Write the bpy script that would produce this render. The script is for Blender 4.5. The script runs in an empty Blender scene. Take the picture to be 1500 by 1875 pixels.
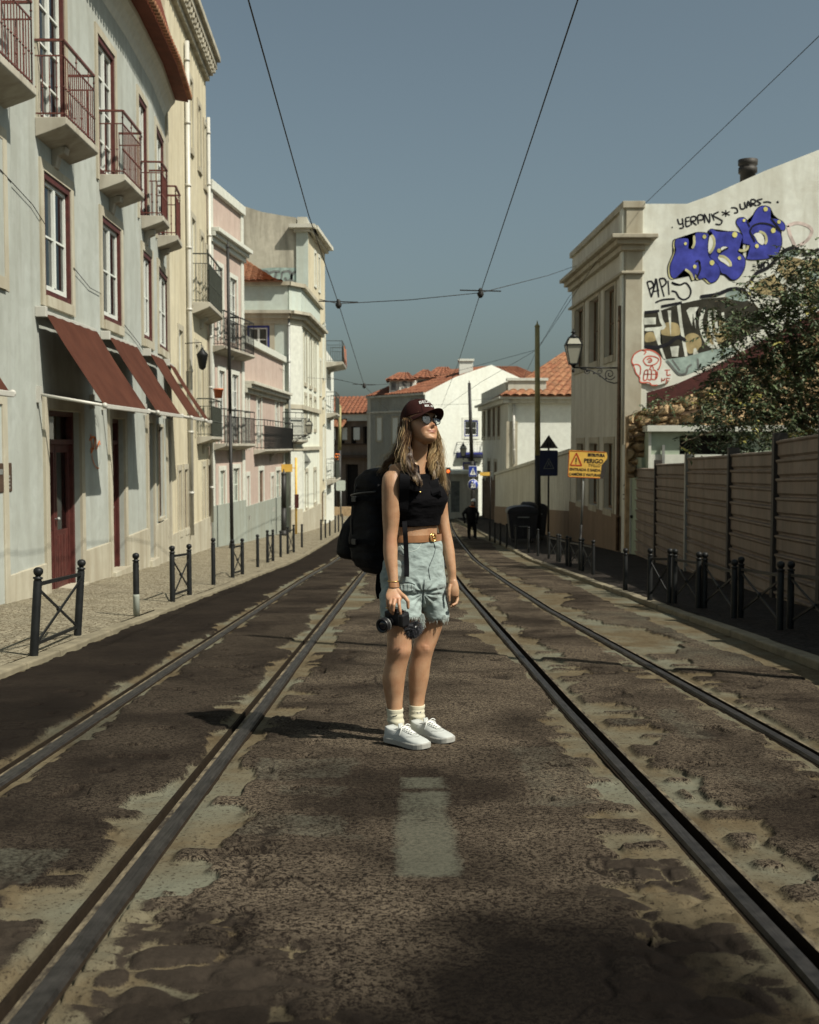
import bpy, bmesh, math, random
import numpy as np
from mathutils import Vector, Matrix, Euler

# ------------------------------------------------------------------ camera, light, exposure
scn = bpy.context.scene
F = 2187.5; TH = math.atan(122.5/F); CZ = 1.168
SUN = Vector((.553, -.347, .759)).normalized()
cam_d = bpy.data.cameras.new('camera'); cam = bpy.data.objects.new('camera', cam_d)
scn.collection.objects.link(cam); scn.camera = cam
cam.location = (0, 0, CZ); cam.rotation_euler = (math.pi/2-TH, 0, 0)
cam_d.sensor_fit = 'HORIZONTAL'; cam_d.sensor_width = 24; cam_d.lens = 35
cam_d.clip_start = .05; cam_d.clip_end = 3000
cam_d.dof.use_dof = True; cam_d.dof.focus_distance = 6.1; cam_d.dof.aperture_fstop = 4.5
world = bpy.data.worlds.new('World'); scn.world = world; world.use_nodes = True
wn = world.node_tree; bg = wn.nodes['Background']
sky = wn.nodes.new('ShaderNodeTexSky'); sky.sky_type = 'NISHITA'; sky.sun_disc = False
sky.sun_elevation = math.asin(SUN.z); sky.sun_rotation = math.atan2(SUN.x, SUN.y)
sky.air_density = 1.0; sky.dust_density = 3.0; sky.ozone_density = 1.2; sky.altitude = 50
hs = wn.nodes.new('ShaderNodeHueSaturation'); hs.inputs['Saturation'].default_value = .60
wn.links.new(sky.outputs[0], hs.inputs['Color']); tn = wn.nodes.new('ShaderNodeMix'); tn.data_type = 'RGBA'; tn.blend_type = 'MULTIPLY'; tn.inputs[0].default_value = 1; tn.inputs[7].default_value = (.90, 1.04, 1.0, 1)
wn.links.new(hs.outputs[0], tn.inputs[6]); wn.links.new(tn.outputs[2], bg.inputs['Color'])
bg.inputs['Strength'].default_value = .056
sl = bpy.data.lights.new('sun', 'SUN'); sl.energy = 4.7; sl.angle = math.radians(.53); sl.color = (1, .94, .82)
so = bpy.data.objects.new('sun', sl); scn.collection.objects.link(so)
so.rotation_euler = (-SUN).to_track_quat('-Z', 'Y').to_euler(); so.location = (20, -10, 30)
vs = scn.view_settings; vs.view_transform = 'Standard'; vs.look = 'None'; vs.gamma = 1; vs.use_curve_mapping = False
vs.exposure = .38
scn.cycles.max_bounces = 6; scn.cycles.transparent_max_bounces = 16
try: scn.cycles.use_denoising = True
except Exception: pass

# ------------------------------------------------------------------ helpers
rnd = random.Random(7)
C = scn.collection
V = Vector
def lerp(a, b, t): return a+(b-a)*t
def itp(x, tab):
    if x <= tab[0][0]: return tab[0][1]
    for (a, u), (b, v) in zip(tab, tab[1:]):
        if x <= b: return u+(v-u)*(x-a)/(b-a)
    return tab[-1][1]
def gz(y):                       # height of the street at distance y
    if y < 28: return -.0594*y
    if y < 34: t = (y-28); return -.0594*28-.0594*t+.0194*t*t/12
    b = -.0594*34+.0194*3
    if y < 110: return b-.04*(y-34)
    return b-.04*76
def ray(px, py):
    a = (px-750)/F; b = (937.5-py)/F
    return V((a, math.cos(TH)+b*math.sin(TH), -math.sin(TH)+b*math.cos(TH)))
def P(px, py, y):
    d = ray(px, py); return V((0, 0, CZ))+d*(y/d.y)
def R(px, py, dz=0):             # where a line of sight meets the street
    d = ray(px, py); y = 10.
    for _ in range(60):
        z = gz(y)+dz; y2 = (z-CZ)/d.z*d.y; y = .5*y+.5*y2
    return V((d.x/d.y*y, y, gz(y)+dz))

class MB:
    def __init__(s): s.v = []; s.f = []; s.m = []; s.sm = []
    def add(s, vs, fs, mi=0, smooth=False):
        n = len(s.v); s.v += [tuple(v) for v in vs]
        if smooth and fs and len(vs) > 8:
            a = np.array([tuple(v) for v in vs]); a = a-a.mean(0); vol = 0.
            q = [f for f in fs if len(f) == 4]; r_ = [f for f in fs if len(f) > 4]
            if q: q = np.array(q); vol = float((np.einsum('ij,ij->i', a[q[:, 0]], np.cross(a[q[:, 1]], a[q[:, 2]]))+np.einsum('ij,ij->i', a[q[:, 0]], np.cross(a[q[:, 2]], a[q[:, 3]]))).sum())
            if r_ and vol < 0: fs = [tuple(f)[::-1] for f in fs]
        for f in fs: s.f.append([i+n for i in f]); s.m.append(mi); s.sm.append(smooth)
    def obox(s, o, ex, ey, ez, mi=0):        # box from corner o with edge vectors
        o, ex, ey, ez = V(o), V(ex), V(ey), V(ez)
        vs = [o, o+ex, o+ex+ey, o+ey, o+ez, o+ex+ez, o+ex+ey+ez, o+ey+ez]
        fs = [(0, 3, 2, 1), (4, 5, 6, 7), (0, 1, 5, 4), (1, 2, 6, 5), (2, 3, 7, 6), (3, 0, 4, 7)]
        if ex.cross(ey).dot(ez) < 0: fs = [f[::-1] for f in fs]
        s.add(vs, fs, mi)
    def box(s, x0, x1, y0, y1, z0, z1, mi=0):
        s.obox((x0, y0, z0), (x1-x0, 0, 0), (0, y1-y0, 0), (0, 0, z1-z0), mi)
    def tube(s, pts, r, n=8, mi=0, cap=True, flat=1., up=None):
        pts = [V(p) for p in pts]; rs = r if isinstance(r, (list, tuple)) else [r]*len(pts)
        vs = []; pu = None
        for i, p in enumerate(pts):
            t = (pts[min(i+1, len(pts)-1)]-pts[max(i-1, 0)])
            if t.length < 1e-9: t = V((0, 0, 1))
            t.normalize()
            if pu is None:
                u0 = V(up) if up is not None else (V((0, 0, 1)) if abs(t.z) < .9 else V((1, 0, 0)))
            else: u0 = pu
            a = t.cross(u0)
            if a.length < 1e-6: a = t.cross(V((1, 0, 0)) if abs(t.x) < .9 else V((0, 1, 0)))
            a.normalize(); b = a.cross(t).normalized(); pu = b
            for k in range(n):
                w = 2*math.pi*k/n; vs.append(p+a*math.cos(w)*rs[i]+b*math.sin(w)*rs[i]*flat)
        fs = []
        for i in range(len(pts)-1):
            for k in range(n):
                fs.append((i*n+k, i*n+(k+1) % n, (i+1)*n+(k+1) % n, (i+1)*n+k))
        if cap: fs.append(tuple(range(n))[::-1]); fs.append(tuple(range((len(pts)-1)*n, len(pts)*n)))
        s.add(vs, fs, mi, n > 5)
    def bar(s, a, b, w, h=None, mi=0, up=(0, 0, 1)):
        a, b = V(a), V(b); h = h or w; t = (b-a).normalized(); u = V(up)
        if abs(t.dot(u)) > .95: u = V((1, 0, 0))
        x = t.cross(u).normalized(); z = x.cross(t)
        s.obox(a-x*w/2-z*h/2, b-a, x*w, z*h, mi)
    def lathe(s, o, prof, n=16, mi=0, ax=None):
        o = V(o); ax = V(ax or (0, 0, 1)).normalized()
        a = ax.orthogonal().normalized(); b = ax.cross(a)
        vs = []
        for r, z in prof:
            for k in range(n):
                w = 2*math.pi*k/n; vs.append(o+ax*z+(a*math.cos(w)+b*math.sin(w))*r)
        fs = []
        for i in range(len(prof)-1):
            for k in range(n): fs.append((i*n+k, i*n+(k+1) % n, (i+1)*n+(k+1) % n, (i+1)*n+k))
        fs.append(tuple(range(n))[::-1]); fs.append(tuple(range((len(prof)-1)*n, len(prof)*n)))
        s.add(vs, fs, mi, True)
    def sphere(s, c, r, n=12, mi=0, sc=(1, 1, 1)):
        c = V(c); m = n//2+1; vs = []; fs = []
        for i in range(m+1):
            t = math.pi*i/m
            for k in range(n):
                w = 2*math.pi*k/n
                vs.append(c+V((math.sin(t)*math.cos(w)*r*sc[0], math.sin(t)*math.sin(w)*r*sc[1], -math.cos(t)*r*sc[2])))
        for i in range(m):
            for k in range(n): fs.append((i*n+k, i*n+(k+1) % n, (i+1)*n+(k+1) % n, (i+1)*n+k))
        s.add(vs, fs, mi, True)
    def prism(s, pts, d, mi=0):              # polygon extruded by vector d
        pts = [V(p) for p in pts]; d = V(d); n = len(pts)
        nrm = V((0, 0, 0))
        for i in range(n): nrm += pts[i].cross(pts[(i+1) % n])
        if nrm.dot(d) < 0: pts = pts[::-1]
        s.add(pts+[p+d for p in pts], [tuple(range(n))[::-1], tuple(range(n, 2*n))]+[(i, (i+1) % n, n+(i+1) % n, n+i) for i in range(n)], mi)
    def build(s, name, mats, parent=None, bevel=0, smooth=None):
        me = bpy.data.meshes.new(name); me.from_pydata(s.v, [], s.f)
        if not isinstance(mats, (list, tuple)): mats = [mats]
        for m in mats: me.materials.append(m)
        me.polygons.foreach_set('material_index', s.m)
        me.polygons.foreach_set('use_smooth', s.sm if smooth is None else [smooth]*len(s.f))
        me.update()
        o = bpy.data.objects.new(name, me); C.objects.link(o)
        if parent: attach(o, parent)
        if bevel:
            b = o.modifiers.new('b', 'BEVEL'); b.width = bevel; b.segments = 2; b.limit_method = 'ANGLE'
        return o
def mat_of(o):
    m = Matrix.LocRotScale(o.location, o.rotation_euler, o.scale)
    return mat_of(o.parent) @ o.matrix_parent_inverse @ m if o.parent else m
def attach(o, parent):
    o.parent = parent; o.matrix_parent_inverse = mat_of(parent).inverted()
def tag(o, label=None, cat=None, group=None, kind=None):
    if label: o['label'] = label
    if cat: o['category'] = cat
    if group: o['group'] = group
    if kind: o['kind'] = kind
    return o
def thing(name, loc, label, cat, group=None, rz=0):
    o = bpy.data.objects.new(name, None); C.objects.link(o); o.location = V(loc); o.rotation_euler = (0, 0, rz)
    o.empty_display_size = .3
    return tag(o, label, cat, group)
def copy_tree(o, parent=None):
    c = o.copy(); C.objects.link(c)
    if parent: c.parent = parent
    for ch in list(o.children): copy_tree(ch, c)
    return c
def text_mesh(txt, size, bold=0., shear=0.):
    cu = bpy.data.curves.new('t', 'FONT'); cu.body = txt; cu.size = size; cu.offset = bold; cu.shear = shear
    cu.align_x = 'CENTER'; cu.align_y = 'CENTER'; cu.resolution_u = 3
    o = bpy.data.objects.new('t', cu); C.objects.link(o)
    bpy.context.view_layer.update()
    me = bpy.data.meshes.new_from_object(o.evaluated_get(bpy.context.evaluated_depsgraph_get()))
    vs = [v.co.copy() for v in me.vertices]; fs = [tuple(p.vertices) for p in me.polygons]
    bpy.data.objects.remove(o); bpy.data.curves.remove(cu); bpy.data.meshes.remove(me)
    return vs, fs
def solid_remesh(mb, voxel, smooth=6, fac=.5):
    o = mb.build('tmp', []); me0 = o.data; me0.validate()
    r = o.modifiers.new('r', 'REMESH'); r.mode = 'VOXEL'; r.voxel_size = voxel; r.use_smooth_shade = True
    if smooth: s = o.modifiers.new('s', 'SMOOTH'); s.iterations = smooth; s.factor = fac
    bpy.context.view_layer.update()
    me = bpy.data.meshes.new_from_object(o.evaluated_get(bpy.context.evaluated_depsgraph_get()))
    bpy.data.objects.remove(o); bpy.data.meshes.remove(me0)
    me.polygons.foreach_set('use_smooth', [True]*len(me.polygons))
    return me
def mesh_obj(me, name, mats, parent=None):
    me.name = name; me.materials.clear()
    for m in (mats if isinstance(mats, (list, tuple)) else [mats]): me.materials.append(m)
    o = bpy.data.objects.new(name, me); C.objects.link(o)
    if parent: attach(o, parent)
    return o

# ------------------------------------------------------------------ materials
M = {}
class NT:
    def __init__(s, m): s.t = m.node_tree; s.n = s.t.nodes; s.l = s.t.links
    def add(s, k, **kw):
        nd = s.n.new(k)
        for a, b in kw.items():
            if a.startswith('i_'): nd.inputs[a[2:].replace('_', ' ')].default_value = b
            else: setattr(nd, a, b)
        return nd
    def noise(s, vec, scale, detail=4, rough=.55, dist=0):
        nd = s.add('ShaderNodeTexNoise'); nd.inputs['Scale'].default_value = scale; nd.inputs['Detail'].default_value = detail
        nd.inputs['Roughness'].default_value = rough; nd.inputs['Distortion'].default_value = dist
        s.l.new(vec, nd.inputs['Vector']); return nd.outputs['Fac']
    def ramp(s, x, stops):
        nd = s.add('ShaderNodeValToRGB'); e = nd.color_ramp.elements
        while len(e) < len(stops): e.new(.5)
        for i, (p, c) in enumerate(stops):
            e[i].position = p; e[i].color = (*c, 1) if isinstance(c, (tuple, list)) else (c, c, c, 1)
        s.l.new(x, nd.inputs[0]); return nd.outputs[0]
    def mix(s, fac, a, b, mode='MIX'):
        nd = s.add('ShaderNodeMix', data_type='RGBA', blend_type=mode)
        for sock, x in ((nd.inputs[0], fac), (nd.inputs[6], a), (nd.inputs[7], b)):
            if isinstance(x, (int, float)): sock.default_value = x
            elif isinstance(x, (tuple, list)): sock.default_value = (*x, 1) if len(x) == 3 else x
            else: s.l.new(x, sock)
        return nd.outputs[2]
    def math(s, op, a, b=0., c=0., clamp=False):
        nd = s.add('ShaderNodeMath', operation=op, use_clamp=clamp)
        for i, x in enumerate((a, b, c)):
            if isinstance(x, (int, float)): nd.inputs[i].default_value = x
            else: s.l.new(x, nd.inputs[i])
        return nd.outputs[0]
    def mapv(s, vec, scale=(1, 1, 1), rot=(0, 0, 0)):
        nd = s.add('ShaderNodeMapping'); nd.inputs['Scale'].default_value = scale; nd.inputs['Rotation'].default_value = rot
        s.l.new(vec, nd.inputs['Vector']); return nd.outputs[0]
def newmat(name, rough=.8, spec=.3, metal=0.):
    m = bpy.data.materials.new(name); m.use_nodes = True; t = NT(m); b = t.n['Principled BSDF']
    b.inputs['Roughness'].default_value = rough; b.inputs['Specular IOR Level'].default_value = spec
    b.inputs['Metallic'].default_value = metal
    co = t.add('ShaderNodeTexCoord'); geo = t.add('ShaderNodeNewGeometry')
    return m, t, b, co.outputs['Object'], geo.outputs['Position']
def bump(t, b, h, strength=.3, dist=.01):
    nd = t.add('ShaderNodeBump'); nd.inputs['Strength'].default_value = strength; nd.inputs['Distance'].default_value = dist
    t.l.new(h, nd.inputs['Height']); t.l.new(nd.outputs[0], b.inputs['Normal'])
def simple(name, col, rough=.7, spec=.3, metal=0., var=.25, scale=6, bmp=.15, fine=60):
    m, t, b, co, pos = newmat(name, rough, spec, metal)
    n1 = t.noise(pos, scale, 5); n2 = t.noise(pos, fine, 3)
    c = t.mix(t.ramp(n1, [(.3, 0.), (.7, 1.)]), tuple(x*(1-var) for x in col), tuple(min(1, x*(1+var*.6)) for x in col))
    t.l.new(c, b.inputs['Base Color'])
    if bmp: bump(t, b, n2, bmp, .004)
    M[name] = m; return m
def plaster(name, col, dirt=(.30, .27, .20), amt=.45, streak=.5, bmp=.25, patch=None, pamt=.5):
    m, t, b, co, pos = newmat(name, .92, .15)
    big = t.noise(pos, .8, 6, .6); mid = t.noise(pos, 5, 5, .6); fine = t.noise(pos, 90, 3, .6)
    st = t.noise(t.mapv(pos, (1.6, 1.6, .22)), 1.6, 3, .6, .5)
    c = t.mix(t.ramp(mid, [(.3, 0.), (.75, 1.)]), tuple(x*.88 for x in col), tuple(min(1, x*1.05) for x in col))
    if patch: c = t.mix(t.math('MULTIPLY', t.ramp(t.noise(pos, 1.7, 7, .62, .6), [(.52, 0.), (.56, 1.)]), pamt), c, patch)
    f = t.math('MULTIPLY', t.ramp(st, [(.44, 0.), (.72, 1.)]), streak)
    c = t.mix(f, c, dirt)
    f2 = t.math('MULTIPLY', t.ramp(big, [(.40, 0.), (.70, 1.)]), amt)
    c = t.mix(f2, c, tuple(lerp(a, d, .55) for a, d in zip(col, dirt)))
    t.l.new(c, b.inputs['Base Color'])
    h = t.math('ADD', t.math('MULTIPLY', mid, 1.5), t.math('MULTIPLY', fine, .4))
    bump(t, b, h, bmp, .006); M[name] = m; return m
plaster('plaster_blue', (.385, .41, .375), (.22, .22, .18), .5, .48, .35, patch=(.42, .445, .415), pamt=.5)
plaster('stone_cream', (.45, .425, .335), (.22, .18, .12), .65, .6, .45, patch=(.38, .35, .27), pamt=.5)
plaster('slab_stone', (.45, .43, .36), (.16, .13, .09), .6, .6, .35)
plaster('plaster_yellow', (.58, .53, .385), (.30, .25, .16), .5, .5, .35, patch=(.50, .46, .35), pamt=.4)
plaster('plaster_pink', (.47, .37, .315), (.30, .24, .20), .45, .45, .3, patch=(.50, .42, .36), pamt=.4)
plaster('plaster_white', (.68, .70, .60), (.40, .38, .29), .35, .4)
plaster('plaster_pale', (.46, .52, .47), (.40, .40, .32), .35, .4)
plaster('plaster_gable', (.72, .74, .66), (.36, .34, .26), .40, .45, .4, patch=(.60, .60, .52), pamt=.45)
plaster('plaster_old', (.48, .45, .36), (.15, .14, .11), .8, .8, .4)
plaster('plaster_grey', (.56, .55, .47), (.24, .21, .15), .45, .45)
plaster('plaster_bright', (.68, .70, .63), (.50, .48, .40), .25, .25)
plaster('plinth_grey', (.30, .33, .29), (.20, .19, .14), .5, .5)
plaster('plinth_brown', (.24, .175, .12), (.13, .10, .07), .5, .5)
plaster('brown_wall', (.20, .155, .12), (.09, .07, .05), .6, .6)
simple('trim_white', (.56, .57, .50), .6, .3, var=.12)
simple('trim_green', (.50, .55, .47), .7, .3, var=.15)
simple('red_paint', (.075, .020, .016), .55, .35, var=.35, scale=9)
simple('red_roof', (.15, .044, .024), .75, .2, var=.3, scale=4)
simple('white_paint', (.60, .62, .57), .45, .4, var=.08)
simple('iron_black', (.011, .012, .012), .5, .25, var=.35, scale=14)
simple('iron_red', (.12, .04, .03), .5, .4, var=.3, scale=14)
simple('iron_green', (.045, .05, .04), .5, .4, var=.35, scale=14)
simple('pole_olive', (.30, .27, .12), .55, .35, var=.3, scale=5)
simple('pole_black', (.02, .019, .017), .55, .35, var=.3)
simple('metal_white', (.46, .45, .40), .4, .5, var=.1)
simple('metal_grey', (.30, .31, .29), .45, .5, .4, var=.2)
simple('wire', (.03, .028, .026), .6, .2, var=.1, bmp=0)
simple('wood_dark', (.07, .045, .03), .7, .25, var=.35)
simple('wood_brown', (.17, .115, .075), .75, .2, var=.35)
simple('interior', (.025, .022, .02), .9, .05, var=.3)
simple('curtain', (.42, .44, .40), .9, .05, var=.25, scale=4)
simple('blue_paint', (.028, .035, .17), .5, .4, var=.2)
simple('sign_blue', (.02, .045, .26), .35, .5, var=.1, bmp=0)
simple('sign_white', (.75, .76, .72), .35, .5, var=.05, bmp=0)
simple('sign_yellow', (.68, .42, .08), .5, .35, var=.14, bmp=0)
simple('sign_red', (.42, .05, .02), .45, .4, var=.1, bmp=0)
simple('sign_dark', (.04, .035, .03), .6, .3, var=.2)
simple('bin_plastic', (.022, .022, .026), .5, .4, var=.3)
simple('orange', (.65, .16, .03), .6, .3, var=.2)
simple('terracotta', (.42, .13, .06), .8, .2, var=.3)
simple('bark', (.16, .13, .085), .9, .1, var=.4, scale=12, bmp=.6)
simple('sandstone', (.40, .29, .17), .95, .1, var=.4, scale=5, bmp=.8, fine=18)
simple('hut_green', (.32, .38, .29), .7, .25, var=.12)
simple('skull_white', (.70, .71, .64), .9, .1, var=.1, bmp=0)
for nm, c in (('paint_blue', (.055, .065, .34)), ('paint_black', (.018, .018, .022)), ('paint_cream', (.52, .50, .28)),
              ('paint_yellow', (.66, .62, .22)), ('paint_red', (.55, .13, .09)), ('paint_tan', (.36, .29, .15)),
              ('paint_dark', (.04, .038, .028)), ('paint_pale', (.60, .62, .54)), ('paint_grey', (.16, .17, .16)), ('paint_teal', (.30, .38, .34)),
              ('paint_pink', (.60, .50, .45))):
    simple(nm, c, .85, .15, var=.42, scale=3.5, bmp=.3)
# window glass: mirror of the sky over whatever is behind it
m = bpy.data.materials.new('glass'); m.use_nodes = True; t = NT(m); t.n.clear()
out = t.add('ShaderNodeOutputMaterial'); mx = t.add('ShaderNodeMixShader'); tr = t.add('ShaderNodeBsdfTransparent'); gl = t.add('ShaderNodeBsdfGlossy')
tr.inputs[0].default_value = (.80, .84, .82, 1); gl.inputs['Roughness'].default_value = .03
fr = t.add('ShaderNodeFresnel'); fr.inputs[0].default_value = 2.1
pos = t.add('ShaderNodeNewGeometry').outputs['Position']
bp = t.add('ShaderNodeBump'); bp.inputs['Strength'].default_value = .05; bp.inputs['Distance'].default_value = .02
t.l.new(t.noise(pos, 2.2, 2), bp.inputs['Height']); t.l.new(bp.outputs[0], gl.inputs['Normal'])
t.l.new(fr.outputs[0], mx.inputs[0]); t.l.new(tr.outputs[0], mx.inputs[1]); t.l.new(gl.outputs[0], mx.inputs[2]); t.l.new(mx.outputs[0], out.inputs[0])
M['glass'] = m
# roof tiles: colour varies tile by tile
def tiles(name, a, b2, dark):
    m, t, b, co, pos = newmat(name, .85, .15)
    v = t.add('ShaderNodeTexVoronoi'); v.inputs['Scale'].default_value = 4.2; t.l.new(pos, v.inputs['Vector'])
    sep = t.add('ShaderNodeSeparateColor'); t.l.new(v.outputs['Color'], sep.inputs[0])
    c = t.mix(sep.outputs[0], a, b2)
    c = t.mix(t.math('MULTIPLY', t.ramp(t.noise(pos, 1.5, 6, .65), [(.5, 0.), (.72, 1.)]), .7), c, dark)
    t.l.new(c, b.inputs['Base Color']); bump(t, b, t.noise(pos, 40, 3), .3, .01); M[name] = m
tiles('tile_orange', (.175, .065, .037), (.25, .11, .062), (.085, .05, .035))
tiles('tile_old', (.20, .08, .044), (.29, .15, .08), (.11, .07, .042))
# awning cloth
m, t, b, co, pos = newmat('awning_cloth', .85, .1)
w = t.noise(pos, 260, 2); c = t.mix(t.ramp(t.noise(pos, 2.5, 5), [(.3, 0.), (.7, 1.)]), (.055, .020, .0125), (.082, .031, .019))
t.l.new(c, b.inputs['Base Color']); bump(t, b, w, .25, .002); M['awning_cloth'] = m
# ------------------------------------------------------------------ ground, road, pavements
def hsh(ix, iy, s):
    h = (ix.astype(np.int64)*374761393+iy.astype(np.int64)*668265263+s*1274126177) & 0xffffffff
    h = ((h ^ (h >> 13))*1274126177) & 0xffffffff
    h = h ^ (h >> 16); return (h & 0xffffff)/float(0xffffff)
def vn(x, y, s=0):
    ix = np.floor(x); iy = np.floor(y); fx = x-ix; fy = y-iy
    fx = fx*fx*fx*(fx*(fx*6-15)+10); fy = fy*fy*fy*(fy*(fy*6-15)+10)
    a = hsh(ix, iy, s); b = hsh(ix+1, iy, s); c = hsh(ix, iy+1, s); d = hsh(ix+1, iy+1, s)
    return a+(b-a)*fx+(c-a)*fy+(a-b-c+d)*fx*fy
def fbm(x, y, o=4, s=0, g=.55):
    r = 0; a = 1; t = 0
    for i in range(o): r = r+a*vn(x*2**i+17.3*i, y*2**i-9.1*i, s+i); t += a; a *= g
    return r/t
def worley(x, y, s=0):
    ix = np.floor(x); iy = np.floor(y); f1 = np.full(x.shape, 9.); f2 = np.full(x.shape, 9.)
    for dx in (-1, 0, 1):
        for dy in (-1, 0, 1):
            px = ix+dx+.15+.7*hsh(ix+dx, iy+dy, s); py = iy+dy+.15+.7*hsh(ix+dx, iy+dy, s+5)
            d = np.sqrt((px-x)**2+(py-y)**2)
            f2 = np.where(d < f1, f1, np.minimum(f2, d)); f1 = np.minimum(f1, d)
    return f1, f2
def sst(a, b, x): t = np.clip((x-a)/(b-a), 0, 1); return t*t*(3-2*t)
RAILS = {'IL': [(0, -.905), (21, -.945)], 'OL': [(0, -1.80), (5.3, -1.81), (21.6, -1.955)],
         'IR': [(0, 1.06), (3, 1.04), (7.2, .965), (18.9, .875)], 'OR': [(0, 1.98), (5.7, 1.96), (14.7, 1.735), (20, 1.71)]}
def rx(k, Y):
    t = RAILS[k]; Y = np.asarray(Y, float)
    return np.interp(Y, [a for a, b in t], [b for a, b in t])+np.where(Y > 22, .0003*(Y-22)**2, 0)
GZY = np.arange(-60, 400, .25); GZZ = np.array([gz(y) for y in GZY])
def gzn(Y): return np.interp(Y, GZY, GZZ)
# widths of the bare sandy strips on the left (L) and right (R) of each rail, by distance
SAND = {('IL', 'L'): [(2, .20), (2.9, .16), (3.3, .19), (3.7, .14), (4.2, .06), (4.6, .09), (5.2, .04), (6.4, .03), (7.2, .16), (7.7, .02), (8.6, .03), (10, .13), (11, .04), (13, .12), (16, .04), (24, .05)],
        ('IL', 'R'): [(2, .06), (2.9, .10), (3.4, .12), (3.75, .17), (4.1, .14), (4.5, .20), (4.9, .17), (5.2, .12), (5.8, .08), (6.6, .10), (7.6, .22), (8.8, .20), (10.5, .22), (11.4, .12), (14, .2), (17, .35), (19, .1), (24, .1)],
        ('OL', 'L'): [(2, .0), (5, .015), (7, .04), (9, .05), (10, .12), (12, .06), (16, .1), (24, .05)],
        ('OL', 'R'): [(2, .06), (5.2, .10), (5.9, .08), (7, .05), (9, .08), (10.5, .05), (14, .05), (24, .03)],
        ('IR', 'L'): [(2, .20), (2.9, .24), (3.4, .26), (3.8, .26), (4.4, .20), (5, .15), (5.6, .16), (6.5, .14), (7.3, .05), (8.5, .02), (10, .08), (12, .3), (15, .22), (24, .1)],
        ('IR', 'R'): [(2, .25), (3.2, .30), (4.1, .30), (4.6, .26), (5.4, .20), (6.2, .22), (7.4, .25), (8.6, .22), (9.8, .20), (11, .12), (13, .10), (16, .16), (24, .08)],
        ('OR', 'L'): [(2, .1), (5.5, .14), (6.2, .12), (7.2, .16), (8.4, .16), (9.4, .12), (11, .10), (14, .06), (24, .05)],
        ('OR', 'R'): [(2, .25), (5.7, .18), (6.6, .10), (7.4, .14), (8.3, .22), (9.2, .42), (10.4, .55), (12, .42), (14, .25), (17, .5), (20, .3), (24, .1)]}
def rect_px(x0, x1, y0, y1): # a ground rectangle seen between these image columns and rows -> world centre and half size
    a = R((x0+x1)/2, y1); b = R((x0+x1)/2, y0); ym = (a.y+b.y)/2; w = (x1-x0)/F*ym
    return ((x0+x1)/2-750)/F*ym, ym, w/2, (b.y-a.y)/2
PALE = [(-.0+.057, 4.32, .125, .60, 1.), (.06, 5.05, .12, .13, .95)]
for q in ((440, 660, 1395, 1440, .62), (470, 650, 1445, 1475, .55), (400, 655, 1495, 1545, .7), (-60, 85, 1570, 1650, .8), (150, 330, 1440, 1480, .4), (930, 1130, 1370, 1490, .62),
          (1130, 1190, 1305, 1365, .75), (1230, 1290, 1305, 1365, .62), (1085, 1290, 1120, 1225, .62), (740, 790, 1290, 1325, .6), (850, 1000, 1310, 1350, .42), (660, 900, 1385, 1430, .30), (560, 720, 1440, 1500, .30), (850, 960, 1480, 1600, .28), (300, 520, 1560, 1600, .22), (900, 1010, 1330, 1500, .30),
          (1280, 1500, 1370, 1480, .45), (560, 780, 1180, 1270, .18), (420, 500, 1265, 1290, .5)):
    PALE.append((*rect_px(*q[:4]), q[4]))
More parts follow.
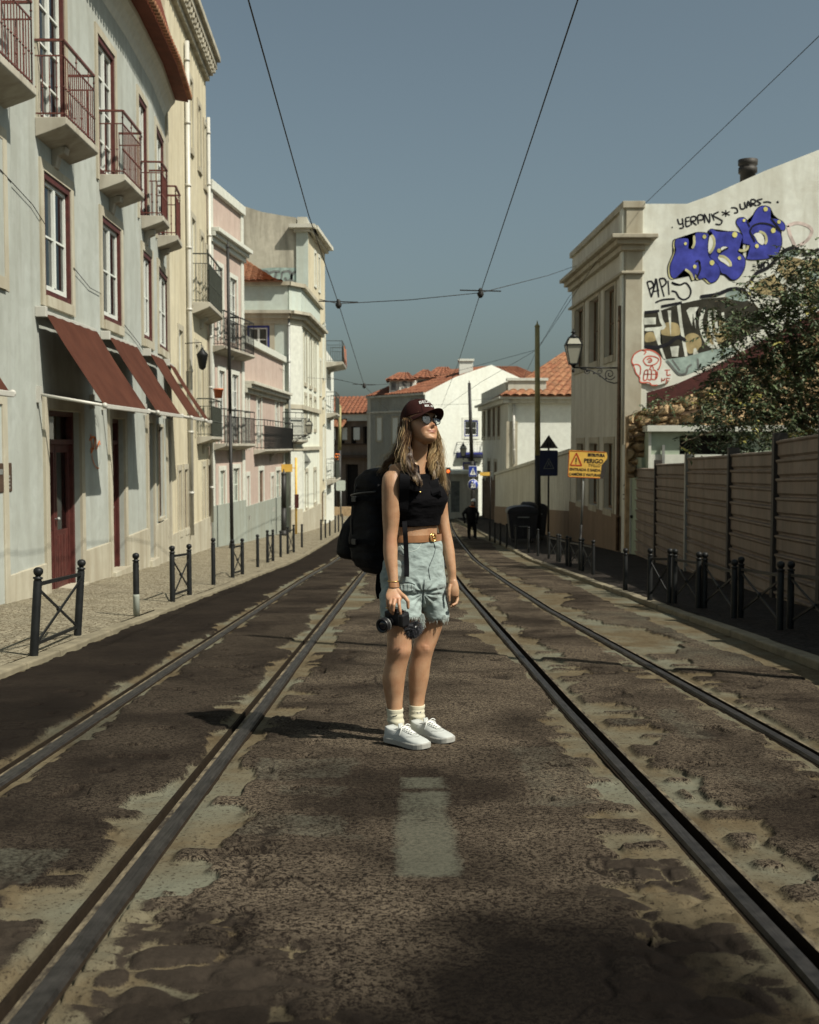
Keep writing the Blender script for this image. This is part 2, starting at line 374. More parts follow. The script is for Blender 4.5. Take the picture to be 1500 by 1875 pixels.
def road_grid(xs, ys, fine):
    X, Y = np.meshgrid(xs, ys); n = X.size
    wx = (fbm(X*2.1, Y*2.1, 4, 11)-.5); wy = (fbm(X*7, Y*7, 4, 21, .62)-.5)
    sand = np.zeros_like(X); nearr = np.full_like(X, 9.)
    for (k, sd), tab in SAND.items():
        d = X-rx(k, Y); nearr = np.minimum(nearr, np.abs(d)); d = d if sd == 'R' else -d
        w = np.interp(Y, [a for a, b in tab], [b for a, b in tab])
        w = w*(.55+.85*sst(.30, .62, fbm(Y*.9+len(k+sd)*3.7+(7 if sd == 'R' else 0), X*.7, 3, 141+(k == 'IL')*3)))*.88+.015
        e = w+.055+wx*.26*np.minimum(1, w/.1+.2)+wy*.13*np.minimum(1, w/.1+.3)
        sand = np.maximum(sand, np.where(d > -.02, sst(-.035, .025, e-d), 0)*(w > .001))
    gut = sst(-.02, .02, X-(2.74+.10*np.sin(Y*.33)+wy*.12+wx*.15))*(Y > 5.5)      # sandy gutter along the right kerb
    gutL = sst(-.02, .02, -2.86+wy*.1+wx*.06-X)
    pale = np.zeros_like(X)
    for i, (cx, cy, hx, hy, a) in enumerate(PALE):
        j = wy*.10+wx*.10
        q = sst(-.05, .07, np.minimum(hx-np.abs(X-cx)+j*(.35 if i < 2 else 1.5), hy-np.abs(Y-cy)+j*(.35 if i < 2 else 1.5)))
        pale = np.maximum(pale, q*a)
    # cobbles showing through
    def blob(cx, cy, hx, hy): return 1-np.sqrt(((X-cx)/hx)**2+((Y-cy)/hy)**2)
    cz_ = np.maximum.reduce([blob(-.62, 2.6, .5, .85), blob(-1.45, 2.9, .42, .75), blob(.80, 2.9, .22, .95), blob(1.5, 2.9, .4, .5), blob(-.25, 2.3, .45, .45)])
    cz_ = sst(-.10, .16, cz_-.05+wx*1.3+wy*.7)
    f1, f2 = worley(X/.175+wx*1.1+wy*.5, Y/.12+wx*.9-wy*.6, 3)
    keep = sst(.44, .58, fbm(X*3.3+2, Y*4.5, 4, 37))
    stone = np.maximum(sst(.04, .20, f2-f1+wy*.35), keep); cell = sst(.0, .5, f2-f1)
    f1b, f2b = worley(X/.6+wx, Y/.16, 31); rip = sst(.04, .25, f2b-f1b)
    # asphalt edge: small tongues lying across the strips near the rails
    tong = sst(.50, .60, vn(X/.36+3, Y/.105, 41)+wy*.35)*sst(.01, .08, nearr-.07)
    sand = sand*(1-.85*tong*(Y < 10))
    sand = np.where(cz_ > .02, np.maximum(sand, cz_*(1-stone)), sand)
    sand_all = np.maximum(sand, np.maximum(gut*.92, gutL*.8))
    asp = 1-sand_all
    crack = sst(.012, .0, np.abs(fbm(X*1.3+5, Y*1.3, 4, 67)-.5))*sst(.5, .62, fbm(X*.8, Y*.8, 2, 71))*asp
    f1c, f2c = worley(X/.14+wy*1.2, Y/.05+wx*2+wy, 51)
    crack2 = sst(.035, .0, f2c-f1c)*.6*sst(.35, .6, pale)*sst(.45, .6, fbm(X*1.5, Y*1.5, 3, 81))
    holes = sst(.84, .88, vn(X/.23, Y/.16, 91)+wy*.2)*sst(.15, .05, np.abs(nearr-.35))*asp*(Y > 3)*(Y < 13)
    h = gzn(Y)+.022*sst(.1, .9, asp)*(1-cz_)+cz_*(.006+.016*cell*stone)
    h += .020*(fbm(X*.9, Y*.9, 3, 101)-.5)+.010*(fbm(X*4, Y*4, 3, 111)-.5)*asp+.006*(fbm(X*14, Y*14, 3, 121)-.5)
    h += .006*wy*sand-.008*crack-.004*crack2-.026*holes-.008*gut
    h -= .0*rip
    # rail slots
    h = np.where(nearr < .058, np.minimum(h, gzn(Y)-.10), np.where(nearr < .085, np.minimum(h, gzn(Y)+.004), h))
    m = np.stack([sand_all, np.clip(pale*asp, 0, 1), np.clip(cz_*stone, 0, 1), np.clip(crack+crack2*.8+holes*.7, 0, 1)], -1).reshape(-1, 4)
    lane = np.clip(sst(-1.75, -2.05, X)*1.+.55*sst(-.85, -1.0, X)*(X > -1.9)+.5*sst(1.05, 1.2, X)*sst(7.5, 6.5, Y)*0, 0, 1)
    oil = np.maximum(sst(-.5, .45, blob(.44, 2.78, .55, .60)+wx*.8), .8*sst(-.4, .5, blob(.35, 2.42, 1.0, .55)+wx*.9))  # vignette-like darkening at the picture bottom, painted into the road colour
    oil = np.maximum(oil, .5*sst(-.2, .4, blob(-2.3, 6.5, .8, .9)+wx)+.0)  # adds a weaker patch to the painted darkening
    m2 = np.stack([lane, oil, fbm(X*3, Y*1.2, 4, 131), np.clip(1-nearr/.5, 0, 1)], -1).reshape(-1, 4)  # oil holds the painted darkening
    return np.stack([X, Y, h], -1).reshape(-1, 3), m, m2, len(xs), len(ys)
def grids_to_obj(name, gs, mat):
    co = []; fa = []; A = []; B = []; off = 0
    for v, m, m2, nx, ny in gs:
        i = np.arange(nx-1)[None, :]+np.arange(ny-1)[:, None]*nx
        fa.append(np.stack([i, i+1, i+1+nx, i+nx], -1).reshape(-1, 4)+off); co.append(v); A.append(m); B.append(m2); off += len(v)
    co = np.concatenate(co); fa = np.concatenate(fa); me = bpy.data.meshes.new(name)
    me.vertices.add(len(co)); me.vertices.foreach_set('co', co.ravel().astype(np.float32))
    me.loops.add(fa.size); me.loops.foreach_set('vertex_index', fa.ravel().astype(np.int32))
    me.polygons.add(len(fa)); me.polygons.foreach_set('loop_start', (np.arange(len(fa))*4).astype(np.int32))
    me.polygons.foreach_set('loop_total', np.full(len(fa), 4, np.int32)); me.polygons.foreach_set('use_smooth', np.ones(len(fa), bool))
    me.update(calc_edges=True)
    for nm, arr in (('ma', A), ('mb', B)):
        a = me.attributes.new(nm, 'FLOAT_COLOR', 'POINT'); a.data.foreach_set('color', np.concatenate(arr).ravel().astype(np.float32))
    me.materials.append(mat); o = bpy.data.objects.new(name, me); C.objects.link(o); return o
m, t, b, co, pos = newmat('road', .95, .04)
a1 = t.add('ShaderNodeAttribute', attribute_name='ma'); a2 = t.add('ShaderNodeAttribute', attribute_name='mb')
s1 = t.add('ShaderNodeSeparateColor'); t.l.new(a1.outputs['Color'], s1.inputs[0])
s2 = t.add('ShaderNodeSeparateColor'); t.l.new(a2.outputs['Color'], s2.inputs[0])
sand, pale, cob, crk = s1.outputs[0], s1.outputs[1], s1.outputs[2], a1.outputs['Alpha']
lane, oil, cloud = s2.outputs[0], s2.outputs[1], s2.outputs[2]  # oil: darkening painted into the road colour
nA = t.noise(pos, 1.1, 6, .6, .4); nB = t.noise(t.mapv(pos, (1, .55, 1)), 4.5, 6, .65, .3); nC = t.noise(pos, 62, 5, .68); nD = t.noise(pos, 165, 3, .65); nE = t.noise(pos, 300, 2, .5)
vor = t.add('ShaderNodeTexVoronoi'); vor.inputs['Scale'].default_value = 120; t.l.new(pos, vor.inputs['Vector'])
agg = t.ramp(t.math('ADD', t.math('MULTIPLY', nC, .55), t.math('MULTIPLY', nD, .45)), [(.465, 0.), (.530, 1.)])
asph = t.mix(t.ramp(nB, [(.35, 0.), (.68, 1.)]), (.0062, .0046, .0037), (.0155, .0115, .0088))
aggs = t.math('MULTIPLY', agg, t.math('MULTIPLY_ADD', t.ramp(nA, [(.38, 0.), (.60, 1.)]), .74, .16))
aggs = t.math('MULTIPLY', aggs, t.math('SUBTRACT', 1.0, t.math('MULTIPLY', lane, .72)))
asph = t.mix(aggs, asph, (.135, .108, .077))
asph = t.mix(t.math('MULTIPLY', t.ramp(vor.outputs['Distance'], [(.12, 1.), (.3, 0.)]), .18), asph, (.20, .165, .12))
asph = t.mix(t.math('MULTIPLY', lane, .55), asph, (.0135, .0105, .0085))
pm = t.ramp(t.math('ADD', pale, t.math('MULTIPLY_ADD', t.math('ADD', t.math('MULTIPLY', nB, .5), t.math('MULTIPLY', nC, .5)), 2.0, -1.22)), [(.30, 0.), (.80, 1.)])
asph = t.mix(t.math('MULTIPLY', pm, .66), asph, t.mix(nC, (.070, .071, .053), (.120, .122, .094)))
asph = t.mix(cob, asph, t.mix(nC, (.017, .0135, .0105), (.048, .038, .029)))
sandc = t.mix(t.ramp(nB, [(.3, 0.), (.7, 1.)]), (.072, .053, .030), (.130, .108, .068))
sandc = t.mix(t.ramp(nA, [(.45, 0.), (.65, 1.)]), sandc, (.130, .130, .096))
sandc = t.mix(t.ramp(nC, [(.55, 0.), (.66, 1.)]), sandc, (.024, .018, .013))
sm_ = t.ramp(t.math('ADD', sand, t.math('MULTIPLY_ADD', t.math('ADD', nC, nD), .95, -.95)), [(.30, 0.), (.70, 1.)])
c = t.mix(sm_, asph, sandc)
c = t.mix(t.math('MULTIPLY', crk, .85), c, (.014, .011, .009))
darken_m = t.ramp(t.math('ADD', oil, t.math('MULTIPLY_ADD', nB, .6, -.3)), [(.1, 0.), (.95, 1.)])
c = t.mix(t.math('MULTIPLY', darken_m, .93), c, (.0045, .0035, .003))  # blends in the painted darkening
t.l.new(c, b.inputs['Base Color'])
h = t.math('ADD', t.math('MULTIPLY', nC, 1.3), t.math('ADD', t.math('MULTIPLY', nD, .8), t.math('MULTIPLY', nE, .35)))
bump(t, b, h, .45, .007); M['road'] = m
ys = [2.15]
while ys[-1] < 26: ys.append(ys[-1]+.0024*ys[-1]**1.22)
ys[-1] = 26.
xs = np.linspace(-2.93, 3.16, 1080)
far = np.arange(26, 125, .35); far[0] = 26
nearY = np.linspace(-8, 2.15, 60)
def wide(ys_, n): return road_grid(np.linspace(-2.93, 3.16, n), ys_, False)
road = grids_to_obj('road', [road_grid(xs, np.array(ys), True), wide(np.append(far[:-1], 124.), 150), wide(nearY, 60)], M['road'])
tag(road, kind='structure')

# big terrain under everything
mb = MB(); ysg = [-200, -8, 0, 28, 34, 60, 110, 200, 900]
zz = lambda y: min(gz(max(y, -8)), 0.5)-.35
for a, b_ in zip(ysg, ysg[1:]):
    mb.add([(-600, a, zz(a)), (600, a, zz(a)), (600, b_, zz(b_)), (-600, b_, zz(b_))], [(0, 1, 2, 3)])
simple('earth', (.16, .13, .09), .95, .1, var=.4, scale=1.2, bmp=.4)
tag(mb.build('ground', M['earth']), kind='structure')

# limestone pavement
def setts(name, col, joint, sc):
    m, t, b, co, pos = newmat(name, .9, .08)
    wv = t.add('ShaderNodeVectorMath', operation='ADD'); t.l.new(pos, wv.inputs[0])
    nz = t.add('ShaderNodeTexNoise'); nz.inputs['Scale'].default_value = 3; t.l.new(pos, nz.inputs['Vector'])
    mu = t.add('ShaderNodeVectorMath', operation='SCALE'); mu.inputs['Scale'].default_value = .05; t.l.new(nz.outputs['Color'], mu.inputs[0]); t.l.new(mu.outputs[0], wv.inputs[1])
    v1 = t.add('ShaderNodeTexVoronoi', feature='DISTANCE_TO_EDGE'); v2 = t.add('ShaderNodeTexVoronoi')
    for v in (v1, v2): v.inputs['Scale'].default_value = sc; v.inputs['Randomness'].default_value = .75; t.l.new(wv.outputs[0], v.inputs['Vector'])
    sep = t.add('ShaderNodeSeparateColor'); t.l.new(v2.outputs['Color'], sep.inputs[0])
    c = t.mix(sep.outputs[0], tuple(x*.72 for x in col), tuple(x*1.12 for x in col))
    e = t.ramp(v1.outputs['Distance'], [(.03, 0.), (.13, 1.)]); c = t.mix(e, joint, c)
    c = t.mix(t.math('MULTIPLY', t.ramp(t.noise(pos, 1.6, 6, .65), [(.45, 0.), (.72, 1.)]), .6), c, tuple(x*.5 for x in col))
    t.l.new(c, b.inputs['Base Color'])
    bump(t, b, t.math('ADD', e, t.math('MULTIPLY', t.noise(pos, 60, 3), .5)), .7, .012); M[name] = m
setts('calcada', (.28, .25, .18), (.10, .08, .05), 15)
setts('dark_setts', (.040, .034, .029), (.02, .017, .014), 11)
simple('kerb_stone', (.20, .175, .12), .85, .2, var=.3, scale=4, bmp=.5, fine=30)
simple('drain', (.10, .085, .06), .9, .1, var=.5, scale=3)
ZB = [(8, .04), (16.4, .08), (20.5, .24), (34, .22), (40, .26), (52, .30), (60, .30), (120, .3)]
def sidewalk(name, xo, sgn, zb, xin):
    ys_ = np.concatenate([np.arange(-8, 5, 1.), np.arange(5, 30, .2), np.arange(30, 124, .7)]); nx = 26; vs_ = []
    for y in ys_:
        for i in range(nx):
            f = i/(nx-1); x = xo+sgn*(.135+f*(abs(xin-xo)-.135))
            z = gz(y)+.055+(itp(y, ZB) if zb else 0)*min(1, f*1.25)
            z += .02*(float(vn(np.array(x*1.3), np.array(y*1.3), 7))-.5)*min(1, f*8)
            vs_.append((x, y, z))
    fs_ = []
    for j in range(len(ys_)-1):
        for i in range(nx-1):
            q = (j*nx+i, j*nx+i+1, (j+1)*nx+i+1, (j+1)*nx+i); fs_.append(q if sgn > 0 else q[::-1])
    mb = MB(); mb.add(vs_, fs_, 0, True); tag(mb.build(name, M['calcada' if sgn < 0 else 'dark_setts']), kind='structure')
    kb = MB(); y = -8.
    while y < 122:                                   # kerb stones one by one
        L = .85 if y < 60 else 3.; j = rnd.uniform(-.012, .012); g = .008
        a = V((xo+j, y+g, gz(y)-.2)); e = V((0, L-2*g, gz(y+L)-gz(y)))
        zt = .25+.004+rnd.uniform(-.006, .006)
        kb.obox(a, V((sgn*.14, 0, 0)), e, V((0, 0, zt))); y += L
    tag(kb.build(name.replace('pavement', 'kerb'), M['kerb_stone'], bevel=.014), kind='structure')
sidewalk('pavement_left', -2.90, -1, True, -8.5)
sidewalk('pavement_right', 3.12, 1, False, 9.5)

# tram rails: swept grooved profile
m, t, b, co, pos = newmat('rail_steel', .6, .3, .35)
n1 = t.noise(t.mapv(pos, (30, 1.5, 1)), 3, 5, .6); n2 = t.noise(pos, 14, 5, .65)
c = t.mix(t.ramp(n2, [(.35, 0.), (.7, 1.)]), (.014, .0125, .011), (.045, .041, .037)); t.l.new(c, b.inputs['Base Color'])
t.l.new(t.ramp(n1, [(.3, .38), (.7, .66)]), b.inputs['Roughness']); bump(t, b, n2, .15, .002); M['rail_steel'] = m
m, t, b, co, pos = newmat('rail_rust', .95, .03); n2 = t.noise(pos, 20, 5, .65)
c = t.mix(n2, (.010, .008, .006), (.034, .025, .017)); t.l.new(c, b.inputs['Base Color']); bump(t, b, n2, .4, .004); M['rail_rust'] = m
m, t, b, co, pos = newmat('rail_lip', .9, .2); n2 = t.noise(t.mapv(pos, (1, .3, 1)), 22, 5, .7)
c = t.mix(t.ramp(n2, [(.4, 0.), (.6, 1.)]), (.03, .024, .018), (.17, .14, .09)); t.l.new(c, b.inputs['Base Color']); bump(t, b, n2, .5, .004); M['rail_lip'] = m
def rail(k, prof, label):
    mb = MB(); ys_ = np.concatenate([np.arange(-8, 2, 1.), np.arange(2, 26, .25), np.arange(26, 122, 1.)])
    vs_ = []
    for y in ys_:
        x0 = float(rx(k, y)); z0 = gz(y)
        vs_ += [(x0+p[0], y, z0+p[1]) for p in prof]
    n = len(prof)
    for i in range(n-1):
        fs_ = [(j*n+i, j*n+i+1, (j+1)*n+i+1, (j+1)*n+i) for j in range(len(ys_)-1)]
        mb.add(vs_ if i == 0 else [], [], 0)
        for f in fs_: mb.f.append(list(f)); mb.m.append(prof[i][2]); mb.sm.append(False)
    o = mb.build('tram_rail', [M['rail_steel'], M['rail_rust'], M['rail_lip']]); tag(o, label, 'tram rail', 'tram rails set in the road')
S_, G_, L_ = 0, 1, 2
hl = [(-.068, -.02, G_), (-.068, .004, G_), (-.052, .008, G_), (-.048, -.075, G_), (-.026, -.075, G_), (-.024, .008, L_), (-.004, .009, L_), (.000, .015, S_), (.052, .017, S_), (.060, .006, G_), (.070, .004, G_), (.075, -.02, G_)]
hr = [(-x, z, 0) for x, z, _ in hl][::-1]
hr = [(-.075, -.02, G_), (-.070, .004, G_), (-.058, .008, S_), (-.052, .022, S_), (-.010, .022, S_), (-.002, .010, G_), (.002, -.08, G_), (.046, -.08, G_), (.050, .006, L_), (.064, .008, G_), (.075, -.02, G_)]
rail('OL', hl, 'outermost tram rail on the left, beside the smooth dark lane')
rail('IL', hl, 'left inner tram rail crossed by the woman\'s shadow')
rail('IR', hr, 'right inner tram rail with a wide dark groove, in front of the woman\'s left')
rail('OR', hr, 'outermost tram rail on the right, nearest the shaded metal fence')
# ------------------------------------------------------------------ facade toolkit
class Fac:
    """vertical facade line from a to b (plan points); s runs along it, o outward, z up"""
    def __init__(s, a, b, outside):
        s.a = V((a[0], a[1], 0)); s.L = (V((b[0], b[1], 0))-s.a).length
        s.d = (V((b[0], b[1], 0))-s.a).normalized(); n = V((s.d.y, -s.d.x, 0))
        if (V((outside[0], outside[1], 0))-s.a).dot(n) < 0: n = -n
        s.n = n
    def pt(s, u, z, o=0.): return s.a+s.d*u+s.n*o+V((0, 0, z))
    def hit(s, px, py, o=0.):
        d = ray(px, py); c = V((0, 0, CZ)); q = s.a+s.n*o
        k = (q-c).dot(s.n)/d.dot(s.n); p = c+d*k
        return (p-s.a).dot(s.d), p.z
    def rect(s, pxl, pxr, pt_, pb, o=0.):       # left/right image columns, rows measured at the left edge
        u0, z1 = s.hit(pxl, pt_, o); _, z0 = s.hit(pxl, pb, o); u1, _ = s.hit(pxr, (pt_+pb)/2, o)
        return min(u0, u1), max(u0, u1), z0, z1
    def box(s, mb, u0, u1, z0, z1, o0, o1, mi=0):
        mb.obox(s.pt(u0, z0, o0), s.d*(u1-u0), s.n*(o1-o0), V((0, 0, z1-z0)), mi)
    def quad(s, mb, u0, u1, z0, z1, o, mi=0):
        q = [s.pt(u0, z0, o), s.pt(u1, z0, o), s.pt(u1, z1, o), s.pt(u0, z1, o)]
        nn = (q[1]-q[0]).cross(q[3]-q[0]); f = (0, 1, 2, 3) if nn.dot(s.n) > 0 else (3, 2, 1, 0)
        mb.add(q, [f], mi)
    def poly(s, mb, pts, o, mi=0, th=0.):       # polygon given as (u,z)
        q = [s.pt(u, z, o) for u, z in pts]
        if th: mb.prism(q, s.n*th, mi)
        else:
            nn = V((0, 0, 0))
            for i in range(len(q)): nn += q[i].cross(q[(i+1) % len(q)])
            mb.add(q, [tuple(range(len(q))) if nn.dot(s.n) > 0 else tuple(range(len(q)))[::-1]], mi)
def wall(mb, f, u0, u1, z0, z1, ops=(), dep=.22, mi=0, ri=0):
    us = sorted(set([u0, u1]+[x for o in ops for x in o[:2] if u0 < x < u1])); zs = sorted(set([z0, z1]+[x for o in ops for x in o[2:4] if z0 < x < z1]))
    for a, b in zip(us, us[1:]):
        for c, d in zip(zs, zs[1:]):
            mu, mz = (a+b)/2, (c+d)/2
            if any(o[0] < mu < o[1] and o[2] < mz < o[3] for o in ops): continue
            f.quad(mb, a, b, c, d, 0, mi)
    for a, b, c, d in [o[:4] for o in ops]:
        a = max(a, u0); b = min(b, u1)
        for q in ((a, c, a, d, 1), (b, d, b, c, 1), (a, d, b, d, 1), (b, c, a, c, 1)):
            p1, p2 = f.pt(q[0], q[1], 0), f.pt(q[2], q[3], 0); p3, p4 = p2-f.n*dep, p1-f.n*dep
            mid = f.pt((a+b)/2, (c+d)/2, -dep/2); nn = (p2-p1).cross(p3-p2)
            qd = [p1, p2, p3, p4]
            mb.add(qd, [(0, 1, 2, 3) if nn.dot(mid-p1) > 0 else (3, 2, 1, 0)], ri)
def body(mb, f, u0, u1, z0, z1, thick, mi=0):    # sides, back and top behind a facade
    a, b = f.pt(u0, z0), f.pt(u1, z0); c, d = a-f.n*thick, b-f.n*thick; up = V((0, 0, z1-z0)); ctr = (a+b+c+d)/4+up/2
    for q in ([a, c, c+up, a+up], [b, d, d+up, b+up], [c, d, d+up, c+up], [a+up, b+up, d+up, c+up]):
        nn = (q[1]-q[0]).cross(q[2]-q[1]); mb.add(q, [(0, 1, 2, 3) if nn.dot(q[0]-ctr+(q[2]-ctr)) > 0 else (3, 2, 1, 0)], mi)
def window(f, r, parent, frame='white_paint', sur='stone_cream', sw=.12, inset=.05, bars=(1, 2), trim=None, curtain='curtain', name='window', pr=.03, sill=True, mat2=None):
    u0, u1, z0, z1 = r[:4]
    mb = MB(); w = .055; o = -inset
    if trim:                                    # coloured outer frame lining the opening
        tw = .085; tb = MB()
        for q in ((u0, u0+tw, z0, z1), (u1-tw, u1, z0, z1), (u0+tw, u1-tw, z1-tw, z1), (u0+tw, u1-tw, z0, z0+tw)): f.box(tb, *q, o-.05, o+.06)
        u0, u1, z0, z1 = u0+tw, u1-tw, z0+tw, z1-tw
    for q in ((u0, u0+w, z0, z1), (u1-w, u1, z0, z1), (u0+w, u1-w, z1-w, z1), (u0+w, u1-w, z0, z0+w*1.5)): f.box(mb, *q, o-.04, o+.012)
    nx, nz = bars
    for i in range(1, nx+1):
        c = lerp(u0, u1, i/(nx+1)); ww = w*.75 if i*2 == nx+1 else .016; f.box(mb, c-ww, c+ww, z0+w*1.5, z1-w, o-.035, o+.022)
    for i in range(1, nz+1):
        c = lerp(z0, z1, i/(nz+1)); f.box(mb, u0+w, u1-w, c-.014, c+.014, o-.03, o+.009)
    fo = mb.build(name, M[frame], parent)
    g = MB(); f.quad(g, u0+.02, u1-.02, z0+.02, z1-.02, o-.018); g.build('pane', M['glass'], fo)
    if curtain:
        cb = MB(); n = 18; q = []
        for i in range(n+1):
            u = lerp(u0, u1, i/n); wv = -.16-inset+.018*math.sin(i*1.9+u0*7)
            q += [f.pt(u, z0, wv), f.pt(u, z1, wv)]
        cb.add(q, [(2*i, 2*i+2, 2*i+3, 2*i+1) for i in range(n)], 0, True); cb.build('curtain', M[curtain], fo)
    if trim: tb.build('outer_frame', M[trim], fo)
    if sur:
        U0, U1, Z0, Z1 = r[:4]; sb = MB()
        for q in ((U0-sw, U0-.003, Z0-sw, Z1+sw), (U1+.003, U1+sw, Z0-sw, Z1+sw), (U0-.003, U1+.003, Z1+.003, Z1+sw)): f.box(sb, *q, -.02, pr)
        if sill: f.box(sb, U0-.003, U1+.003, Z0-sw, Z0-.003, -.02, pr+.03)
        sb.build('surround', M[sur], fo)
    return fo
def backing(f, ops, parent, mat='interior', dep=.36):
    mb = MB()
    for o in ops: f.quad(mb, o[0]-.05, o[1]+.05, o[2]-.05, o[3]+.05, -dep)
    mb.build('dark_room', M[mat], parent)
def railing(f, u0, u1, z, o, h, mat, parent, step=.105, knob=True, box=True, panel=None, panel_mat='red_paint', r=.008):
    mb = MB(); o0 = .0 if box else o
    segs = [((u0, o0), (u0, o)), ((u0, o), (u1, o)), ((u1, o), (u1, o0))] if box else [((u0, o), (u1, o))]
    for (a, oa), (b, ob) in segs:
        for zz_, w, hh in ((h, .042, .03), (h*.80, .018, .018), (.06, .02, .018)):
            mb.bar(f.pt(a, z+zz_, oa), f.pt(b, z+zz_, ob), w, hh)
        L = math.hypot(b-a, ob-oa); n = max(1, round(L/step))
        for i in range(n+1):
            t_ = i/n; u = lerp(a, b, t_); oo = lerp(oa, ob, t_)
            big = i in (0, n)
            top = h if (big or i % 6 == 0) else h*.80
            mb.tube([f.pt(u, z, oo), f.pt(u, z+top, oo)], r*(1.3 if big else 1), 5)
            if knob: mb.sphere(f.pt(u, z+h*.40, oo), r*2.3, 6); 
            if knob and top == h: mb.sphere(f.pt(u, z+h*.9, oo), r*2.3, 6)
    ob_ = mb.build('railing', M[mat], parent)
    if panel:
        pb = MB(); f.box(pb, u0+.01, u1-.01, z+.06, z+h*.8, o-.018, o-.010); pb.build('privacy_screen', M[panel_mat], ob_)
    return ob_
def slab(f, u0, u1, z, o, th, mat, parent, name='balcony', lip=.05):
    mb = MB()      # moulded slab: taper underneath
    pr = [(0, 0), (o, 0), (o, -th*.50), (o-.02, -th*.62), (o-.05, -th*.72), (o*.3, -th*1.25), (0, -th*1.5)]
    for q in (0,):
        a = [f.pt(u0, z+dz, oo) for oo, dz in pr]; mb.prism(a, f.d*(u1-u0))
    c = (u0+u1)/2
    for cc in ((u0+u1)/2,):
        br = [(0, -th), (o*.7, -th), (o*.62, -th-.07), (o*.3, -th-.10), (o*.18, -th-.22), (0, -th-.25)]
        mb.prism([f.pt(cc-.1, z+dz*1.25, oo*.7) for oo, dz in br], f.d*.2)
    return mb.build(name, M[mat], parent, bevel=.008)
def tile_roof(a, b, c, d, mat, parent, pitch=.24, name='roof', amp=.035, course=.38, th=.05):
    """a-b eave, d-c ridge"""
    a, b, c, d = map(V, (a, b, c, d)); mb = MB()
    nn = (b-a).cross(d-a).normalized(); nn = nn if nn.z > 0 else -nn
    W = max((b-a).length, (c-d).length); Hh = max((d-a).length, (c-b).length)
    nu = max(2, int(W/pitch)); K = 6; nv = max(1, int(Hh/course)); vs_ = []; rows = []
    for j in range(nv+1):
        for e in ((0,) if j == 0 else (0, 1)) if j < nv else (0,):
            t_ = j/nv; row = []
            for i in range(nu*K+1):
                s_ = i/(nu*K); p = (a.lerp(b, s_)).lerp(d.lerp(c, s_), t_)
                ph = (i % K)/K; hh = amp*abs(math.sin(math.pi*ph))**.7
                jz = (rnd.random()-.5)*.006
                row.append(p+nn*(hh+jz+(0.022 if (e == 1 or j == 0) else 0)))
            rows.append(row)
    n = nu*K+1
    for r_ in rows: vs_ += r_
    fs_ = [(j*n+i, j*n+i+1, (j+1)*n+i+1, (j+1)*n+i) for j in range(len(rows)-1) for i in range(n-1)]
    mb.add(vs_, fs_, 0, False)
    mb.add([a-nn*th, b-nn*th, c-nn*th, d-nn*th], [(0, 1, 2, 3)])
    for p, q in ((a, b), (b, c), (c, d), (d, a)): mb.add([p-nn*th, q-nn*th, q+nn*.01, p+nn*.01], [(0, 1, 2, 3)])
    return mb.build(name, M[mat], parent)
def strokes(f, lines, w, mat, parent, name='graffiti', o=.008, fid=None):
    """paint strokes given as image polylines, laid on the wall"""
    mb = MB()
    for ln in lines:
        ww = w
        if isinstance(ln[0], (int, float)): ww = ln[0]; ln = ln[1]
        pts = []
        q = ln
        if len(q) > 2:
            sm = []
            for i in range(len(q)-1):
                p0, p1, p2, p3 = q[max(i-1, 0)], q[i], q[i+1], q[min(i+2, len(q)-1)]
                for k in range(4):
                    t_ = k/4; sm.append(tuple(.5*((2*p1[j])+(-p0[j]+p2[j])*t_+(2*p0[j]-5*p1[j]+4*p2[j]-p3[j])*t_*t_+(-p0[j]+3*p1[j]-3*p2[j]+p3[j])*t_**3) for j in (0, 1)))
            q = sm+[q[-1]]
        uz = [f.hit(x, y) for x, y in q]
        for i, (u, z) in enumerate(uz):
            a_ = uz[max(0, i-1)]; b_ = uz[min(len(uz)-1, i+1)]; dx, dz = b_[0]-a_[0], b_[1]-a_[1]; l = math.hypot(dx, dz) or 1
            e = ww/2*(.75 if i in (0, len(uz)-1) else 1)
            pts.append((u-dz/l*e, z+dx/l*e)); pts.append((u+dz/l*e, z-dx/l*e))
        mb.add([f.pt(u, z, o) for u, z in pts], [(2*i, 2*i+1, 2*i+3, 2*i+2) for i in range(len(uz)-1)])
    return mb.build(name, M[mat], parent)
def smooth_closed(pts, n=5):
    out = []; N = len(pts)
    for i in range(N):
        p0, p1, p2, p3 = pts[i-1], pts[i], pts[(i+1) % N], pts[(i+2) % N]
        for k in range(n):
            t_ = k/n; out.append(tuple(.5*((2*p1[j])+(-p0[j]+p2[j])*t_+(2*p0[j]-5*p1[j]+4*p2[j]-p3[j])*t_*t_+(-p0[j]+3*p1[j]-3*p2[j]+p3[j])*t_**3) for j in (0, 1)))
    return out
def paint(f, polys, mat, parent, name='graffiti', o=.004, smooth=True):
    mb = MB()
    for p in polys:
        if smooth: p = smooth_closed(p)
        bm = bmesh.new(); vs_ = [bm.verts.new(f.pt(*f.hit(x, y), o)) for x, y in p]
        try: fc = bm.faces.new(vs_)
        except Exception: bm.free(); continue
        bmesh.ops.triangulate(bm, faces=[fc]); bm.verts.index_update()
        mb.add([v.co.copy() for v in bm.verts], [tuple(v.index for v in fa.verts) for fa in bm.faces]); bm.free()
    return mb.build(name, M[mat], parent)

